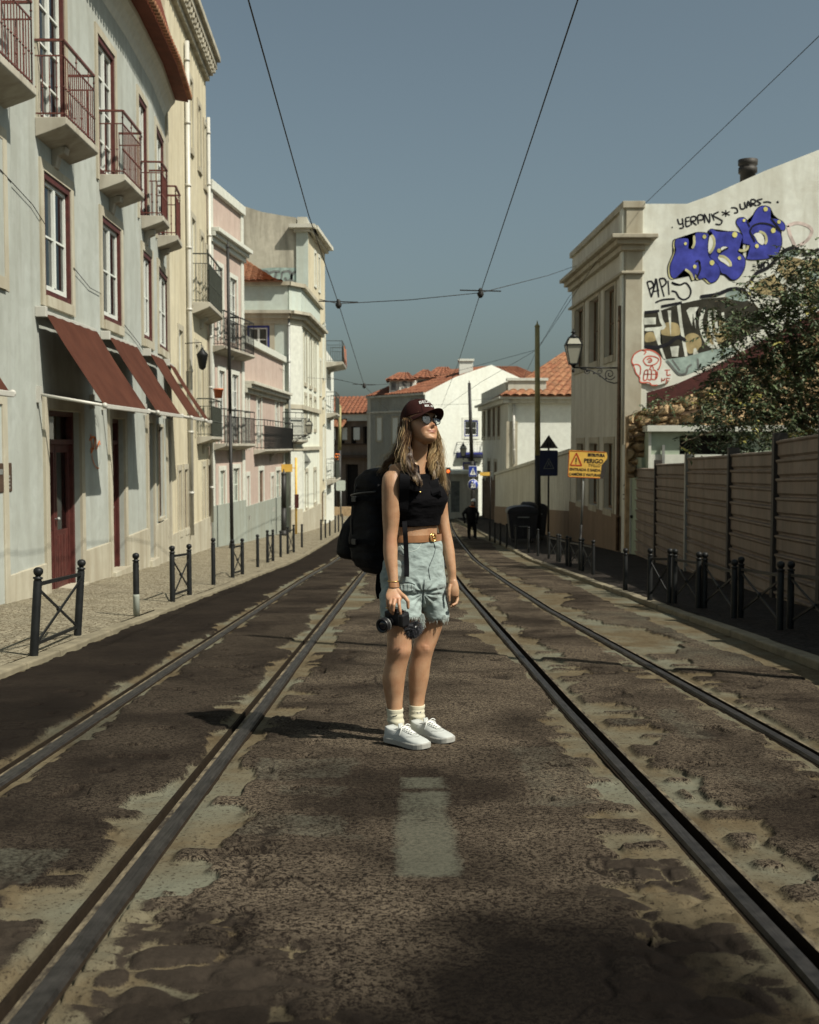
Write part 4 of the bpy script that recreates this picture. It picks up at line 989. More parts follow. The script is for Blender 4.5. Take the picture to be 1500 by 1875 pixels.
f = fN2
# the blue bubble letters and everything painted round them (traced from the wall)
def gpx(l, ox=1180, oy=330, s=320/1500.): return [(ox+x*s, oy+y*s) for x, y in l]
Hs = gpx([(268, 512), (300, 498), (372, 500), (382, 540), (380, 585), (415, 588), (432, 560), (435, 500), (440, 452), (490, 448), (545, 458), (552, 490), (546, 560), (555, 650), (600, 690), (640, 740), (650, 800), (620, 860), (568, 880), (520, 840), (470, 850), (440, 800), (425, 855), (395, 790), (350, 765), (310, 800), (262, 842), (228, 820), (220, 740), (245, 670), (270, 600), (262, 560)])
Bs = gpx([(562, 450), (560, 425), (590, 420), (630, 440), (720, 440), (800, 445), (845, 480), (850, 540), (830, 590), (800, 610), (850, 650), (868, 700), (850, 780), (800, 845), (750, 852), (700, 810), (660, 795), (640, 740), (600, 690), (556, 650), (575, 600), (605, 560), (600, 500), (585, 465)])
Ss = gpx([(790, 370), (800, 330), (850, 320), (880, 345), (900, 365), (920, 340), (950, 270), (985, 230), (1035, 220), (1080, 240), (1088, 290), (1090, 325), (1150, 335), (1195, 365), (1210, 400), (1200, 430), (1165, 430), (1180, 500), (1175, 570), (1140, 640), (1070, 670), (980, 682), (880, 676), (890, 620), (905, 560), (850, 540), (845, 480), (820, 420)])
def grow(p, e):
    cx = sum(a for a, b in p)/len(p); cy = sum(b for a, b in p)/len(p); out = []
    n = len(p)
    ar = sum(p[i][0]*p[(i+1) % n][1]-p[(i+1) % n][0]*p[i][1] for i in range(n)); sg = 1 if ar > 0 else -1
    for i in range(n):
        a, b = p[i-1], p[(i+1) % n]; dx, dy = b[0]-a[0], b[1]-a[1]; l = math.hypot(dx, dy) or 1
        out.append((p[i][0]+sg*dy/l*e, p[i][1]-sg*dx/l*e))
    return out
sh = lambda p, dx, dy: [(a+dx, b+dy) for a, b in p]
paint(f, [sh(grow(Hs, 1.2), -4, 1.5), sh(grow(Bs, .6), -3, 2)], 'paint_black', N_, o=.004)
paint(f, [sh(Hs, -3.4, 1.6)], 'paint_cream', N_, o=.007)
gr = paint(f, [grow(Hs, .9), grow(Bs, .9), grow(Ss, .9)], 'paint_black', N_, o=.010)
paint(f, [grow(Hs, -.5), grow(Bs, -.5), grow(Ss, -.5)], 'paint_blue', N_, o=.013)
holes_w = [gpx([(558, 490), (572, 475), (590, 500), (596, 560), (575, 600), (552, 620), (548, 560)]), gpx([(632, 660), (660, 652), (700, 680), (735, 720), (728, 742), (690, 715), (650, 690)]),
           gpx([(940, 465), (985, 450), (1020, 480), (1030, 530), (1010, 555), (975, 530), (955, 495)]), gpx([(655, 585), (680, 570), (720, 578), (690, 592), (670, 610)])]
paint(f, [grow(p, .8) for p in holes_w], 'paint_black', N_, o=.016); paint(f, holes_w, 'skull_white', N_, o=.019)
strokes(f, [gpx([(575, 470), (595, 500), (600, 550), (580, 600), (555, 625)]), gpx([(640, 650), (690, 660), (735, 705), (740, 740)]), gpx([(985, 440), (1030, 460), (1048, 510), (1035, 550)]), gpx([(810, 600), (850, 605), (880, 590), (890, 560)]), gpx([(350, 765), (395, 800), (420, 858)]), gpx([(425, 475), (428, 540), (410, 585)])], .07, 'paint_cream', N_, o=.022)
strokes(f, [gpx([(905, 440), (930, 395), (990, 370), (1070, 378), (1130, 410), (1170, 440)]), gpx([(905, 440), (925, 480), (950, 530)]), gpx([(1085, 325), (1150, 405), (1165, 430)]), gpx([(880, 350), (905, 400)]), gpx([(470, 700), (480, 760), (455, 830)]), gpx([(440, 700), (465, 690), (478, 720)]), gpx([(640, 630), (680, 600), (720, 580)])], .045, 'paint_black', N_, o=.023)
dots = []
for x, y, r in ((515, 485, 16), (352, 545, 12), (432, 742, 15), (580, 708, 20), (775, 468, 22), (640, 605, 16), (815, 668, 14), (1040, 248, 18), (855, 345, 12), (1105, 432, 20), (1155, 358, 15), (965, 565, 16)):
    dots.append(gpx([(x+r*math.cos(a), y+r*1.1*math.sin(a)) for a in np.linspace(0, 6.283, 9)[:-1]]))
paint(f, dots, 'paint_yellow', N_, o=.024)
# tags written above and below
tg = [gpx(l) for l in ([(285, 330), (300, 375), (330, 365), (325, 325)], [(330, 365), (335, 405), (300, 412)], [(355, 322), (360, 395), (395, 385)], [(352, 355), (388, 348)], [(355, 322), (390, 315)], [(405, 385), (400, 320), (440, 312), (438, 345), (408, 352), (450, 385)],
      [(465, 375), (460, 305), (500, 300), (505, 335), (470, 342)], [(520, 365), (515, 290), (560, 365), (560, 285)], [(575, 285), (600, 345)], [(640, 270), (590, 300), (640, 330), (668, 350), (650, 380), (610, 375)],
      [(665, 270), (735, 300)], [(700, 255), (700, 312)], [(668, 300), (735, 268)], [(745, 235), (790, 240), (800, 275), (770, 280)], [(820, 200), (830, 245), (865, 235), (860, 185)], [(880, 240), (890, 180), (915, 230)], [(885, 215), (912, 210)], [(925, 225), (915, 170), (950, 168), (950, 195), (925, 200), (965, 220)], [(1015, 160), (965, 175), (1000, 200), (970, 215)], [(1020, 190), (1060, 185), (1090, 195)], [(235, 405), (245, 403)], [(1135, 185), (1150, 190), (1140, 180)], [(930, 735), (955, 740)], [(975, 715), (985, 760), (990, 715)], [(1010, 700), (1000, 760), (1030, 700), (1025, 760)], [(1040, 705), (1065, 710), (1060, 750)])]
strokes(f, tg, .045, 'paint_black', N_, o=.006)
def g2(l): return gpx(l, 1130, 500, 270/1500.)
strokes(f, [g2(l) for l in ([(305, 90), (350, 245)], [(305, 90), (350, 85), (372, 130), (330, 165)], [(350, 245), (385, 120), (400, 60), (425, 245)], [(365, 190), (430, 175)], [(430, 60), (480, 240)], [(430, 60), (480, 55), (500, 100), (455, 145)], [(520, 75), (530, 220)], [(650, 120), (590, 115), (560, 95), (640, 120), (700, 100), (750, 170), (735, 240), (680, 270), (630, 245), (600, 195), (555, 180)], [(390, 300), (470, 270), (590, 262)])], .05, 'paint_black', N_, o=.006)
strokes(f, [[(1443, 413), (1447, 430), (1456, 450)], [(1441, 414), (1460, 408), (1480, 414), (1487, 424), (1478, 440), (1458, 452)]], .09, 'paint_pink', N_, o=.006)
# dark mural band behind the foliage
paint(f, [g2([(276, 410), (430, 385), (650, 310), (860, 265), (1000, 250), (1150, 240), (1300, 260), (1420, 330), (1500, 420), (1500, 560), (1330, 640), (1150, 735), (900, 800), (700, 850), (480, 880), (420, 820), (276, 760)])], 'paint_dark', N_, o=.004, smooth=False)
paint(f, [g2([(276, 455), (395, 450), (395, 520), (276, 525)]), g2([(360, 560), (440, 545), (440, 700), (470, 800), (500, 880), (470, 870), (400, 680)]), g2([(515, 380), (550, 380), (548, 650)]), g2([(540, 750), (630, 740), (620, 850), (560, 850)]), g2([(780, 770), (800, 760), (830, 820), (775, 830)]), g2([(610, 330), (645, 320), (660, 480), (720, 850), (690, 850), (640, 560)]), g2([(705, 380), (740, 350), (830, 345), (800, 400), (800, 570), (770, 400), (765, 540)])], 'paint_pale', N_, o=.008, smooth=False)
paint(f, [g2([(700, 640), (780, 610), (850, 660), (850, 760), (740, 820), (690, 740)]), g2([(450, 540), (520, 500), (620, 520), (640, 620), (560, 640), (450, 620)]), g2([(920, 560), (1000, 480), (1100, 500), (1150, 620), (1050, 720), (930, 720)]), g2([(290, 620), (360, 600), (400, 680), (290, 700)])], 'paint_tan', N_, o=.006)
strokes(f, [g2([(430, 385), (450, 480), (470, 555), (280, 575)]), g2([(880, 370), (850, 500), (880, 640), (940, 730), (1000, 750)]), g2([(945, 370), (945, 520), (990, 680), (1030, 770)]), g2([(1000, 380), (1010, 500), (1025, 610)]), g2([(1075, 400), (1085, 490)])], .10, 'paint_pale', N_, o=.010)
strokes(f, [g2([(280, 400), (430, 385)]), g2([(450, 340), (660, 300)]), g2([(280, 745), (400, 755), (520, 720), (620, 650), (700, 690)])], .10, 'paint_black', N_, o=.011)
# second mural: tan characters, pale outlines, black contour
paint(f, [gpx([(1140, 780), (1160, 700), (1230, 660), (1320, 670), (1400, 690), (1500, 660), (1560, 700), (1560, 1000), (1400, 1078), (1250, 1060), (1150, 1000), (940, 960), (960, 880), (1080, 820)])], 'paint_tan', N_, o=.006)
paint(f, [gpx([(1180, 640), (1200, 600), (1270, 590), (1330, 620), (1310, 650), (1230, 655)]), gpx([(1240, 950), (1300, 900), (1360, 960), (1340, 1060), (1250, 1060)]), gpx([(700, 980), (740, 945), (830, 950), (900, 1000), (850, 1040), (720, 1010)]), gpx([(1400, 800), (1460, 780), (1500, 830), (1450, 880)]), g2([(700, 850), (1030, 770), (1230, 780), (840, 980), (640, 1045), (560, 960), (500, 885)])], 'paint_teal', N_, o=.008)
paint(f, [gpx([(1220, 850), (1290, 800), (1320, 840), (1290, 900), (1240, 900)]), gpx([(1160, 1010), (1210, 980), (1220, 1060), (1170, 1060)]), gpx([(1440, 980), (1500, 960), (1510, 1040), (1440, 1050)])], 'paint_dark', N_, o=.009)
strokes(f, [gpx([(1130, 790), (1200, 880), (1240, 960), (1240, 1070)]), gpx([(1320, 740), (1360, 850), (1340, 960), (1380, 1060)]), gpx([(1240, 950), (1340, 870)])], .16, 'paint_pale', N_, o=.012)
strokes(f, [gpx([(905, 885), (960, 800), (1060, 750), (1130, 680), (1200, 610), (1270, 580), (1330, 600), (1400, 635), (1500, 590)]), gpx([(480, 1000), (620, 980), (740, 935), (840, 940), (900, 1000)])], .10, 'paint_black', N_, o=.013)
strokes(f, [g2([(510, 890), (600, 1000), (640, 1030), (700, 1020), (720, 960), (760, 930)]), g2([(560, 880), (640, 990)]), g2([(820, 870), (830, 970), (850, 960)])], .06, 'paint_grey', N_, o=.013)
paint(f, [g2([(145, 900), (170, 830), (250, 785), (350, 790), (440, 850), (440, 930), (400, 990), (470, 970), (540, 990), (560, 1060), (500, 1110), (400, 1140), (280, 1120), (225, 1090), (215, 1040), (170, 990)])], 'skull_white', N_, o=.066)
strokes(f, [g2(l) for l in ([(145, 900), (170, 830), (250, 785), (350, 790), (430, 845), (440, 920), (415, 990)], [(145, 900), (170, 960), (190, 1020), (225, 1060), (235, 1110), (320, 1115), (350, 1140), (410, 1140)], [(150, 940), (200, 930), (235, 960), (230, 1040)], [(260, 890), (300, 850), (370, 850), (420, 880), (380, 930), (300, 940), (260, 890)], [(300, 885), (330, 865), (350, 890), (330, 910), (310, 900)], [(320, 890), (340, 890)], [(275, 1000), (265, 1085), (300, 1080), (310, 1000), (300, 985), (275, 1000)], [(310, 1080), (340, 1085), (345, 990), (320, 980)], [(345, 1080), (385, 1080), (390, 1000), (360, 985)], [(265, 1030), (405, 1030)], [(390, 1080), (405, 1050), (405, 1000)], [(330, 970), (350, 945), (370, 975)], [(250, 785), (290, 800), (270, 830)], [(480, 990), (535, 985)], [(505, 990), (505, 1040), (540, 1035)], [(450, 1070), (450, 1110)], [(445, 1090), (475, 1090), (480, 1070)], [(500, 1065), (495, 1130)], [(500, 1070), (535, 1075)], [(500, 1095), (525, 1098)])], .035, 'paint_red', N_, o=.070)

# street lantern on its scrolled bracket
def lantern(c, s, parent, arm=None):
    """four-sided glass lantern: c = bottom point"""
    fr = MB(); gl_ = MB(); c = V(c); lv = [(0, .09), (.42, .175), (.58, .10)]
    q = lambda r, z: [c+V((a*r, b*r, z))*s for a, b in ((-1, -1), (1, -1), (1, 1), (-1, 1))]
    L = [q(r, z) for z, r in lv]
    for i in range(4):
        for k in range(2): fr.bar(L[k][i], L[k+1][i], .02*s)
        for k in range(3): fr.bar(L[k][i], L[k][(i+1) % 4], .028*s)
        for k in range(2): gl_.add([L[k][i], L[k][(i+1) % 4], L[k+1][(i+1) % 4], L[k+1][i]], [(0, 1, 2, 3)])
    fr.lathe(c+V((0, 0, .58))*s, [(.11*s, 0), (.07*s, .05*s), (.03*s, .08*s), (.03*s, .10*s), (.07*s, .115*s), (.02*s, .15*s), (.01*s, .2*s)], 10)
    fr.lathe(c+V((0, 0, -.08))*s, [(.02*s, 0), (.05*s, .04*s), (.08*s, .08*s)], 10)
    o = fr.build('lantern_frame', M['iron_black'], parent); gl_.build('lantern_glass', M['lamp_glass'], o); return o
m, t, b, co, pos = newmat('lamp_glass', .25, .5); b.inputs['Base Color'].default_value = (.42, .41, .33, 1); b.inputs['Transmission Weight'].default_value = .25; M['lamp_glass'] = m
def spiral(c, ax, r0, r1, turns, ph=0, n=26, sgn=1):
    pts = []
    for i in range(n+1):
        t_ = i/n; a = ph+sgn*turns*2*math.pi*t_; r = lerp(r0, r1, t_); pts.append(c+ax*(r*math.cos(a))+V((0, 0, r*math.sin(a))))
    return pts
def bracket_lamp(foot, tip, s, label, cat, nm='street_lantern', ls=1.28):
    foot, tip = V(foot), V(tip); d = V((tip.x-foot.x, tip.y-foot.y, 0)); L = d.length; d.normalize()
    T_ = thing(nm, foot, label, cat, 'lanterns on wall brackets'); mb = MB(); Z = V((0, 0, 1))
    mb.tube([foot+d*.02, foot+d*L], .022*s, 8); mb.bar(foot-Z*.55*s, foot+Z*.22*s, .05*s, .04*s)
    sm = [foot-Z*.40*s, foot+d*L*.12-Z*.44*s, foot+d*L*.28-Z*.38*s, foot+d*L*.45-Z*.2*s, foot+d*L*.62-Z*.08*s, foot+d*L*.85-Z*.03*s]
    mb.tube(sm, .018*s, 6)
    mb.tube(spiral(foot+d*L*.22-Z*.18*s, d, .17*s, .03*s, 1.6, 3.6), .014*s, 6)
    mb.tube(spiral(foot+d*L*.44-Z*.10*s, d, .09*s, .02*s, 1.4, 1.), .012*s, 6); mb.tube(spiral(foot+d*L*.70-Z*.10*s, d, .10*s, .02*s, 1.5, 1.6, sgn=-1), .014*s, 6)
    for k in range(4): mb.sphere(foot+d*L*(.3+.13*k)-Z*(.3-.07*k)*s, .03*s, 6)
    mb.sphere(foot-Z*.58*s, .045*s, 8); mb.sphere(foot+d*L-Z*.1*s, .05*s, 8)
    mb.build('bracket', M['iron_black'], T_); lantern(foot+d*L+Z*.10*s, s*ls, T_); return T_
uf, zf = fN.hit(1138, 673, .07); ft = fN.pt(.25, zf, .07)
tipx = P(1050, 671, ft.y-.2); bracket_lamp(ft, (tipx.x, tipx.y, ft.z), 1.0, 'large glass lantern on a scrolled iron bracket at the corner of the graffiti house', 'street lamp')

# ------------------------------------------------------------------ ruined outbuilding, hut and metal fence
def seg(p, q, o=0): return None
Ru = thing('ruin', (9, 33.4, -1.9), 'crumbling stone outbuilding with a red sloping verge board in front of the gable', 'ruin')
fR = Fac((6.75, 33.0), (16, 32.4), (8, 0)); rt = [(1150, 742), (1185, 728), (1240, 712), (1300, 685), (1380, 642), (1500, 578), (1600, 530)]
rp = [fR.hit(x, y) for x, y in rt]; rb = fR.hit(1152, 795)[1]
nu, nz = 150, 46; vs_ = []
for j in range(nz+1):
    for i in range(nu+1):
        u = lerp(rp[0][0], rp[-1][0], i/nu); zt_ = np.interp(u, [a for a, b in rp], [b for a, b in rp])-.32; z = lerp(rb-1.2, zt_, j/nz)
        X_ = np.array([u/.42]); Y_ = np.array([z/.26]); f1, f2 = worley(X_+.3*vn(X_*2, Y_*2, 5), Y_+.3*vn(X_*2, Y_*2, 6), 77)
        hh = .20*float(sst(.02, .35, f2-f1)[0])+.12*float(vn(X_*.6, Y_*.6, 9)[0])+.05*float(fbm(X_*3, Y_*3, 2, 19)[0])
        hh -= .25*float(sst(.62, .75, vn(X_*.45, Y_*.5, 29))[0])
        vs_.append(fR.pt(u, z, hh))
mb = MB(); mb.add(vs_, [(j*(nu+1)+i, j*(nu+1)+i+1, (j+1)*(nu+1)+i+1, (j+1)*(nu+1)+i) for j in range(nz) for i in range(nu)], 0, False)
mb.prism([fR.pt(rp[0][0], -3, -.3), fR.pt(rp[-1][0], -3, -.3)]+[fR.pt(u, z-.3, -.3) for u, z in rp[::-1]], -fR.n*.3)
mb.build('rubble_wall', M['sandstone'], Ru)
mb = MB()
for (ua, za), (ub, zb_) in zip(rp[1:], rp[2:]): mb.prism([fR.pt(ua, za-.3, -.1), fR.pt(ub, zb_-.3, -.1), fR.pt(ub, zb_+.14, -.1), fR.pt(ua, za+.14, -.1)], fR.n*.22)
mb.build('verge_board', M['red_paint'], Ru)
mb = MB()
for i in range(26):
    u = lerp(rp[0][0], rp[3][0]+1.5, rnd.random()); z = np.interp(u, [a for a, b in rp], [b for a, b in rp])-.45-rnd.random()*.2; mb.bar(fR.pt(u, z, .1), fR.pt(u+rnd.uniform(.3, 1.1), z+rnd.uniform(-.1, .35), .3), .06, .05)
for i in range(7): u = rp[0][0]+i*.35; mb.bar(fR.pt(u, rb+rnd.uniform(-.1, .05), .35), fR.pt(u+rnd.uniform(.8, 2.), rb+rnd.uniform(.0, .25), .5), .08, .05)
mb.build('broken_timber', M['wood_brown'], Ru)
Hu = thing('site_hut', (8.5, 31, -1.7), 'pale green site hut with a dark open window, behind the metal fence', 'hut')
fH = Fac((6.35, 31.8), (13.5, 31.2), (8, 0)); opH = [fH.rect(1245, 1342, 797, 832)]
mb = MB(); z1h = fH.hit(1157, 790)[1]; wall(mb, fH, 0, fH.L, -2.6, z1h, opH, .1); body(mb, fH, 0, fH.L, -2.6, z1h, 1.0); mb.build('wall', M['hut_green'], Hu); backing(fH, opH, Hu)
mb = MB(); fH.box(mb, -.05, fH.L, z1h, z1h+.16, -1.2, .2); zw = fH.hit(1200, 832)[1]; fH.box(mb, 0, fH.L, -2.6, zw, 0, .03); fH.box(mb, 0, .07, -2.6, z1h, 0, .05); mb.build('white_band', M['trim_white'], Hu)
mb = MB(); fH.box(mb, .35, .42, zw-.8, zw+.25, .05, .12); mb.build('post', M['metal_grey'], Hu)

# doorway strip between fence and house
Dw = thing('gate_door', (6.25, 33.2, gz(33)), 'narrow cream steel door at the end of the metal fence beside the corner house', 'door')
mb = MB(); fQ = Fac((6.12, 34.1), (6.32, 32.4), (0, 33)); z0 = gz(33); fQ.box(mb, 0, .8, z0, z0+3.1, -.1, .06); mb.build('frame', M['trim_white'], Dw)
mb = MB(); fQ.box(mb, .82, 1.68, z0, z0+2.75, -.08, .02); dl = mb.build('leaf', M['hut_green'], Dw)
mb = MB(); mb.sphere(fQ.pt(.92, z0+1.1, .05), .05, 8); mb.build('handle', M['iron_black'], dl)
strokes(fQ, [[(1146, 890), (1150, 886), (1152, 892)], [(1148, 894), (1148, 902)], [(1145, 906), (1152, 904), (1149, 912)], [(1145, 914), (1153, 912)]], .03, 'paint_black', Dw, o=.07)

plaster('fence_paint', (.24, .19, .15), (.09, .07, .055), .6, .65, .2, patch=(.27, .235, .20), pamt=.4); M['fence_paint'].node_tree.nodes['Principled BSDF'].inputs['Roughness'].default_value = .6
Fe = thing('metal_fence', (6.3, 20, gz(20)), 'tall brown ribbed metal site fence with dark steel posts along the right pavement', 'fence')
fpts = [(6.30, 33.2)]
fl_ = Fac((6.30, 33.2), (4.87, 14.2), (0, 20))
for px in (1204, 1261, 1341, 1425, 1512): u, _ = fl_.hit(px, 900); p = fl_.pt(u, 0); fpts.append((p.x, p.y))
fpts += [(4.78, 12.2), (4.72, 10.), (4.68, 7.8), (4.66, 5.4), (4.66, 3.), (4.66, .6), (4.66, -1.8)]
tpx = [(1166, 857), (1208, 850), (1265, 838), (1346, 831), (1429, 806)]
for i, (p, q) in enumerate(zip(fpts, fpts[1:])):
    f = Fac(p, q, (0, p[1])); za = gz(p[1])-.1
    z1 = fl_.hit(tpx[i][0], tpx[i][1])[1] if i < 5 else gz(q[1])+.1+2.12
    dz = (gz(q[1])-gz(p[1]))*(.55 if i >= 4 else .35)
    mb = MB(); n = 9; prs = []; H = z1-za
    for k in range(n):
        b0 = za+H*k/n; b1 = za+H*(k+1)/n; prs += [(b0+.02, 0), (b0+.05, .03), (b1-.06, .03), (b1-.035, .055), (b1-.012, .055), (b1, 0)]
    vs_ = []
    for u, dd in ((.05, 0), (f.L-.05, dz)): vs_ += [f.pt(u, z+dd, o) for z, o in prs]
    m_ = len(prs); mb.add(vs_, [(k, k+1, m_+k+1, m_+k) for k in range(m_-1)])
    mb.prism([f.pt(.05, za, -.03), f.pt(f.L-.05, za, -.03), f.pt(f.L-.05, z1+dz, -.03), f.pt(.05, z1, -.03)], -f.n*.02)
    pn = mb.build('panel', M['fence_paint'], Fe); pn.data.polygons.foreach_set('use_smooth', [False]*len(pn.data.polygons))
    mb = MB(); f.box(mb, -.07, .07, za-.2, z1+(.10 if i else .03), -.10, .08); mb.build('post', M['metal_grey'] if i in (2,) else M['sign_dark'], Fe, bevel=.008)

# street wall beyond the corner house
Lw = thing('boundary_wall', (5.5, 52, gz(52)), 'low shaded cream boundary wall running along the right pavement beyond the corner house', 'wall')
fL = Fac((5.83, 43.35), (4.99, 69.45), (0, 50)); ta = fL.hit(1044, 829)[1]; tb_ = fL.hit(912, 871)[1]
mb = MB(); q = [fL.pt(0, -5, 0), fL.pt(fL.L, -5, 0), fL.pt(fL.L, tb_, 0), fL.pt(0, ta, 0)]; mb.prism(q, -fL.n*.35); mb.build('wall', M['plaster_grey'], Lw)
mb = MB(); q = [fL.pt(0, ta, .08), fL.pt(fL.L, tb_, .08), fL.pt(fL.L, tb_+.14, .08), fL.pt(0, ta+.14, .08)]; mb.prism(q, -fL.n*.5); mb.build('coping', M['plaster_grey'], Lw)
mb = MB(); q = [fL.pt(0, -5, .04), fL.pt(fL.L, -5, .04), fL.pt(fL.L, gz(67)+.9, .04), fL.pt(0, gz(43)+1.1, .04)]; mb.prism(q, -fL.n*.06); mb.build('plinth', M['plinth_brown'], Lw)
Vw = []
# tiled house behind the wall
K_ = thing('tiled_house', (7, 70, gz(70)), 'white house with a large orange hipped tile roof behind the boundary wall', 'building')
fK = Fac((5.72, 69.5), (14, 69.5), (6, 0)); fK2 = Fac((5.72, 69.5), (5.25, 86), (0, 75)); ze = fK.hit(990, 727)[1]
mb = MB(); wK = [(883.5, 889, 718, 802), (893, 899, 745, 800), (902, 907, 748, 800), (911, 916, 745, 803), (893, 898, 845, 900), (905, 910, 845, 900)]
opK = [fK2.rect(*w_) for w_ in wK]; zq = fK2.hit(905, 746)[1]; zq0 = fK2.hit(905, 800)[1]; opK = [(a, b, zq0, zq) if i < 4 else (a, b, zq0-3.9, zq0-1.6) for i, (a, b, c, d) in enumerate(opK)]
wall(mb, fK2, 0, fK2.L, -6, ze, opK, .2); body(mb, fK2, 0.05, fK2.L, -6, ze-.02, 6); mb.build('street_wall', M['plaster_grey'], K_); backing(fK2, opK, K_)
for r in opK: window(fK2, r, K_, frame='wood_brown', sur='stone_cream', sw=.2, bars=(1, 2), curtain=None)
mb = MB(); wall(mb, fK, 0, fK.L, -6, ze); body(mb, fK, 0, fK.L, -6, ze, 9); mb.build('wall', M['plaster_bright'], K_)
mb = MB(); fK.box(mb, -.1, .55, -6, ze-1.4, 0, .06); mb.build('pilaster', M['stone_cream'], K_)
mb = MB(); fK.box(mb, -.3, fK.L, ze-.35, ze-.12, 0, .35); fK.box(mb, -.5, fK.L, ze-.12, ze+.02, -.2, .62); fK2.box(mb, -.5, fK2.L, ze-.35, ze-.12, 0, .35); fK2.box(mb, -.6, fK2.L, ze-.12, ze+.02, -.2, .6); mb.build('cornice', M['plaster_grey'], K_)
ap = P(1035, 646, 75.5); tile_roof((5.3, 68.8, ze+.05), (14.5, 68.8, ze+.05), (14.5, 75.5, ap.z), (ap.x, 75.5, ap.z), 'tile_old', K_, pitch=.5, amp=.10, course=.85)
tile_roof((5.3, 82, ze+.05), (5.3, 68.8, ze+.05), (ap.x, 75.5, ap.z), (ap.x, 76, ap.z), 'tile_old', K_, pitch=.5, amp=.10, course=.85)
pipe(fK, 941, 737, 850, .08, 'metal_white', K_, .12)
pa = P(884, 710, 84); pc = P(922, 700, 71); mb = MB(); fK2.box(mb, .4, fK2.L, ze, ze+.9, -.3, .1); fK.box(mb, 0, 2.2, ze, ze+.95, -.4, .0); mb.build('parapet', M['plaster_grey'], K_)
mb = MB(); fK.box(mb, -.1, 2.3, ze+.95, ze+1.1, -.5, .1); mb.build('parapet_coping', M['trim_white'], K_)
mb = MB()
for i in range(16):
    y_ = 70+i*.95; z_ = gz(y_); x_ = itp(y_, [(69.5, 5.72), (86, 5.25)])-.10
    mb.box(x_-.05, x_+.05, y_, y_+.5, z_, z_+2.6+(.0 if i % 3 else .2))
mb.build('shutters', M['wood_brown'], K_)

# ------------------------------------------------------------------ the end of the street
I_ = thing('corner_house', (1.2, 90, gz(90)), 'big white house closing the street, with blue window frames and tiled dormers', 'building')
cI = (1.15, 88.); fI = Fac((1.15-.53*8.5, 88+.85*8.5), cI, (-5, 60)); fJ = Fac(cI, (1.15+.85*16, 88+.53*16), (10, 60))
zI = fJ.hit(779, 719)[1]; wI = [fI.rect(690.5, 699, 765, 806), fI.rect(719, 729, 765, 812), fI.rect(748, 756, 765, 812), fI.rect(690.5, 698, 855, 900)]
mb = MB(); wall(mb, fI, 0, fI.L, -6, zI, wI, .2); mb.build('wall', M['plaster_grey'], I_); backing(fI, wI, I_)
for r in wI: window(fI, r, I_, curtain=None, frame='paint_grey', sur='stone_cream', sw=.16, bars=(1, 2))
mb = MB(); fI.box(mb, 0, fI.L, zI-.15, zI+.02, 0, .15); fI.box(mb, 0, fI.L, zI-1.35, zI-1.2, 0, .08); mb.build('cornice', M['plaster_grey'], I_)
jt = [(779, 719), (835, 690), (866, 679), (900, 668), (948, 690), (1000, 712), (1060, 735)]; jp = [fJ.hit(x, y) for x, y in jt]
opJ = [fJ.rect(850, 875, 769, 799), fJ.rect(847, 871, 846, 880)]
ztmp = min(z for u, z in jp); mb = MB()
wall(mb, fJ, 0, fJ.L, -6, zI, opJ, .2)
q = [(0, zI)]+[(u, z) for u, z in jp if z > zI-.01]+[(fJ.L, zI)]; fJ.poly(mb, q, 0); body(mb, fJ, 0, fJ.L, -6, zI, 8)
mb.build('gable', M['plaster_bright'], I_); backing(fJ, opJ, I_, 'interior')
window(fJ, opJ[0], I_, frame='white_paint', trim='blue_paint', sur='trim_white', sw=.2, bars=(1, 1)); window(fJ, opJ[1], I_, frame='blue_paint', trim='blue_paint', sur='trim_white', sw=.12, bars=(0, 0), name='balcony_door')
s_ = slab(fJ, fJ.hit(836, 830)[0], fJ.hit(884, 830)[0], fJ.hit(840, 828)[1], .7, .3, 'blue_paint', I_); railing(fJ, fJ.hit(837, 830)[0], fJ.hit(883, 830)[0], fJ.hit(840, 828)[1], .65, .75, 'iron_black', s_, step=.22, knob=False)
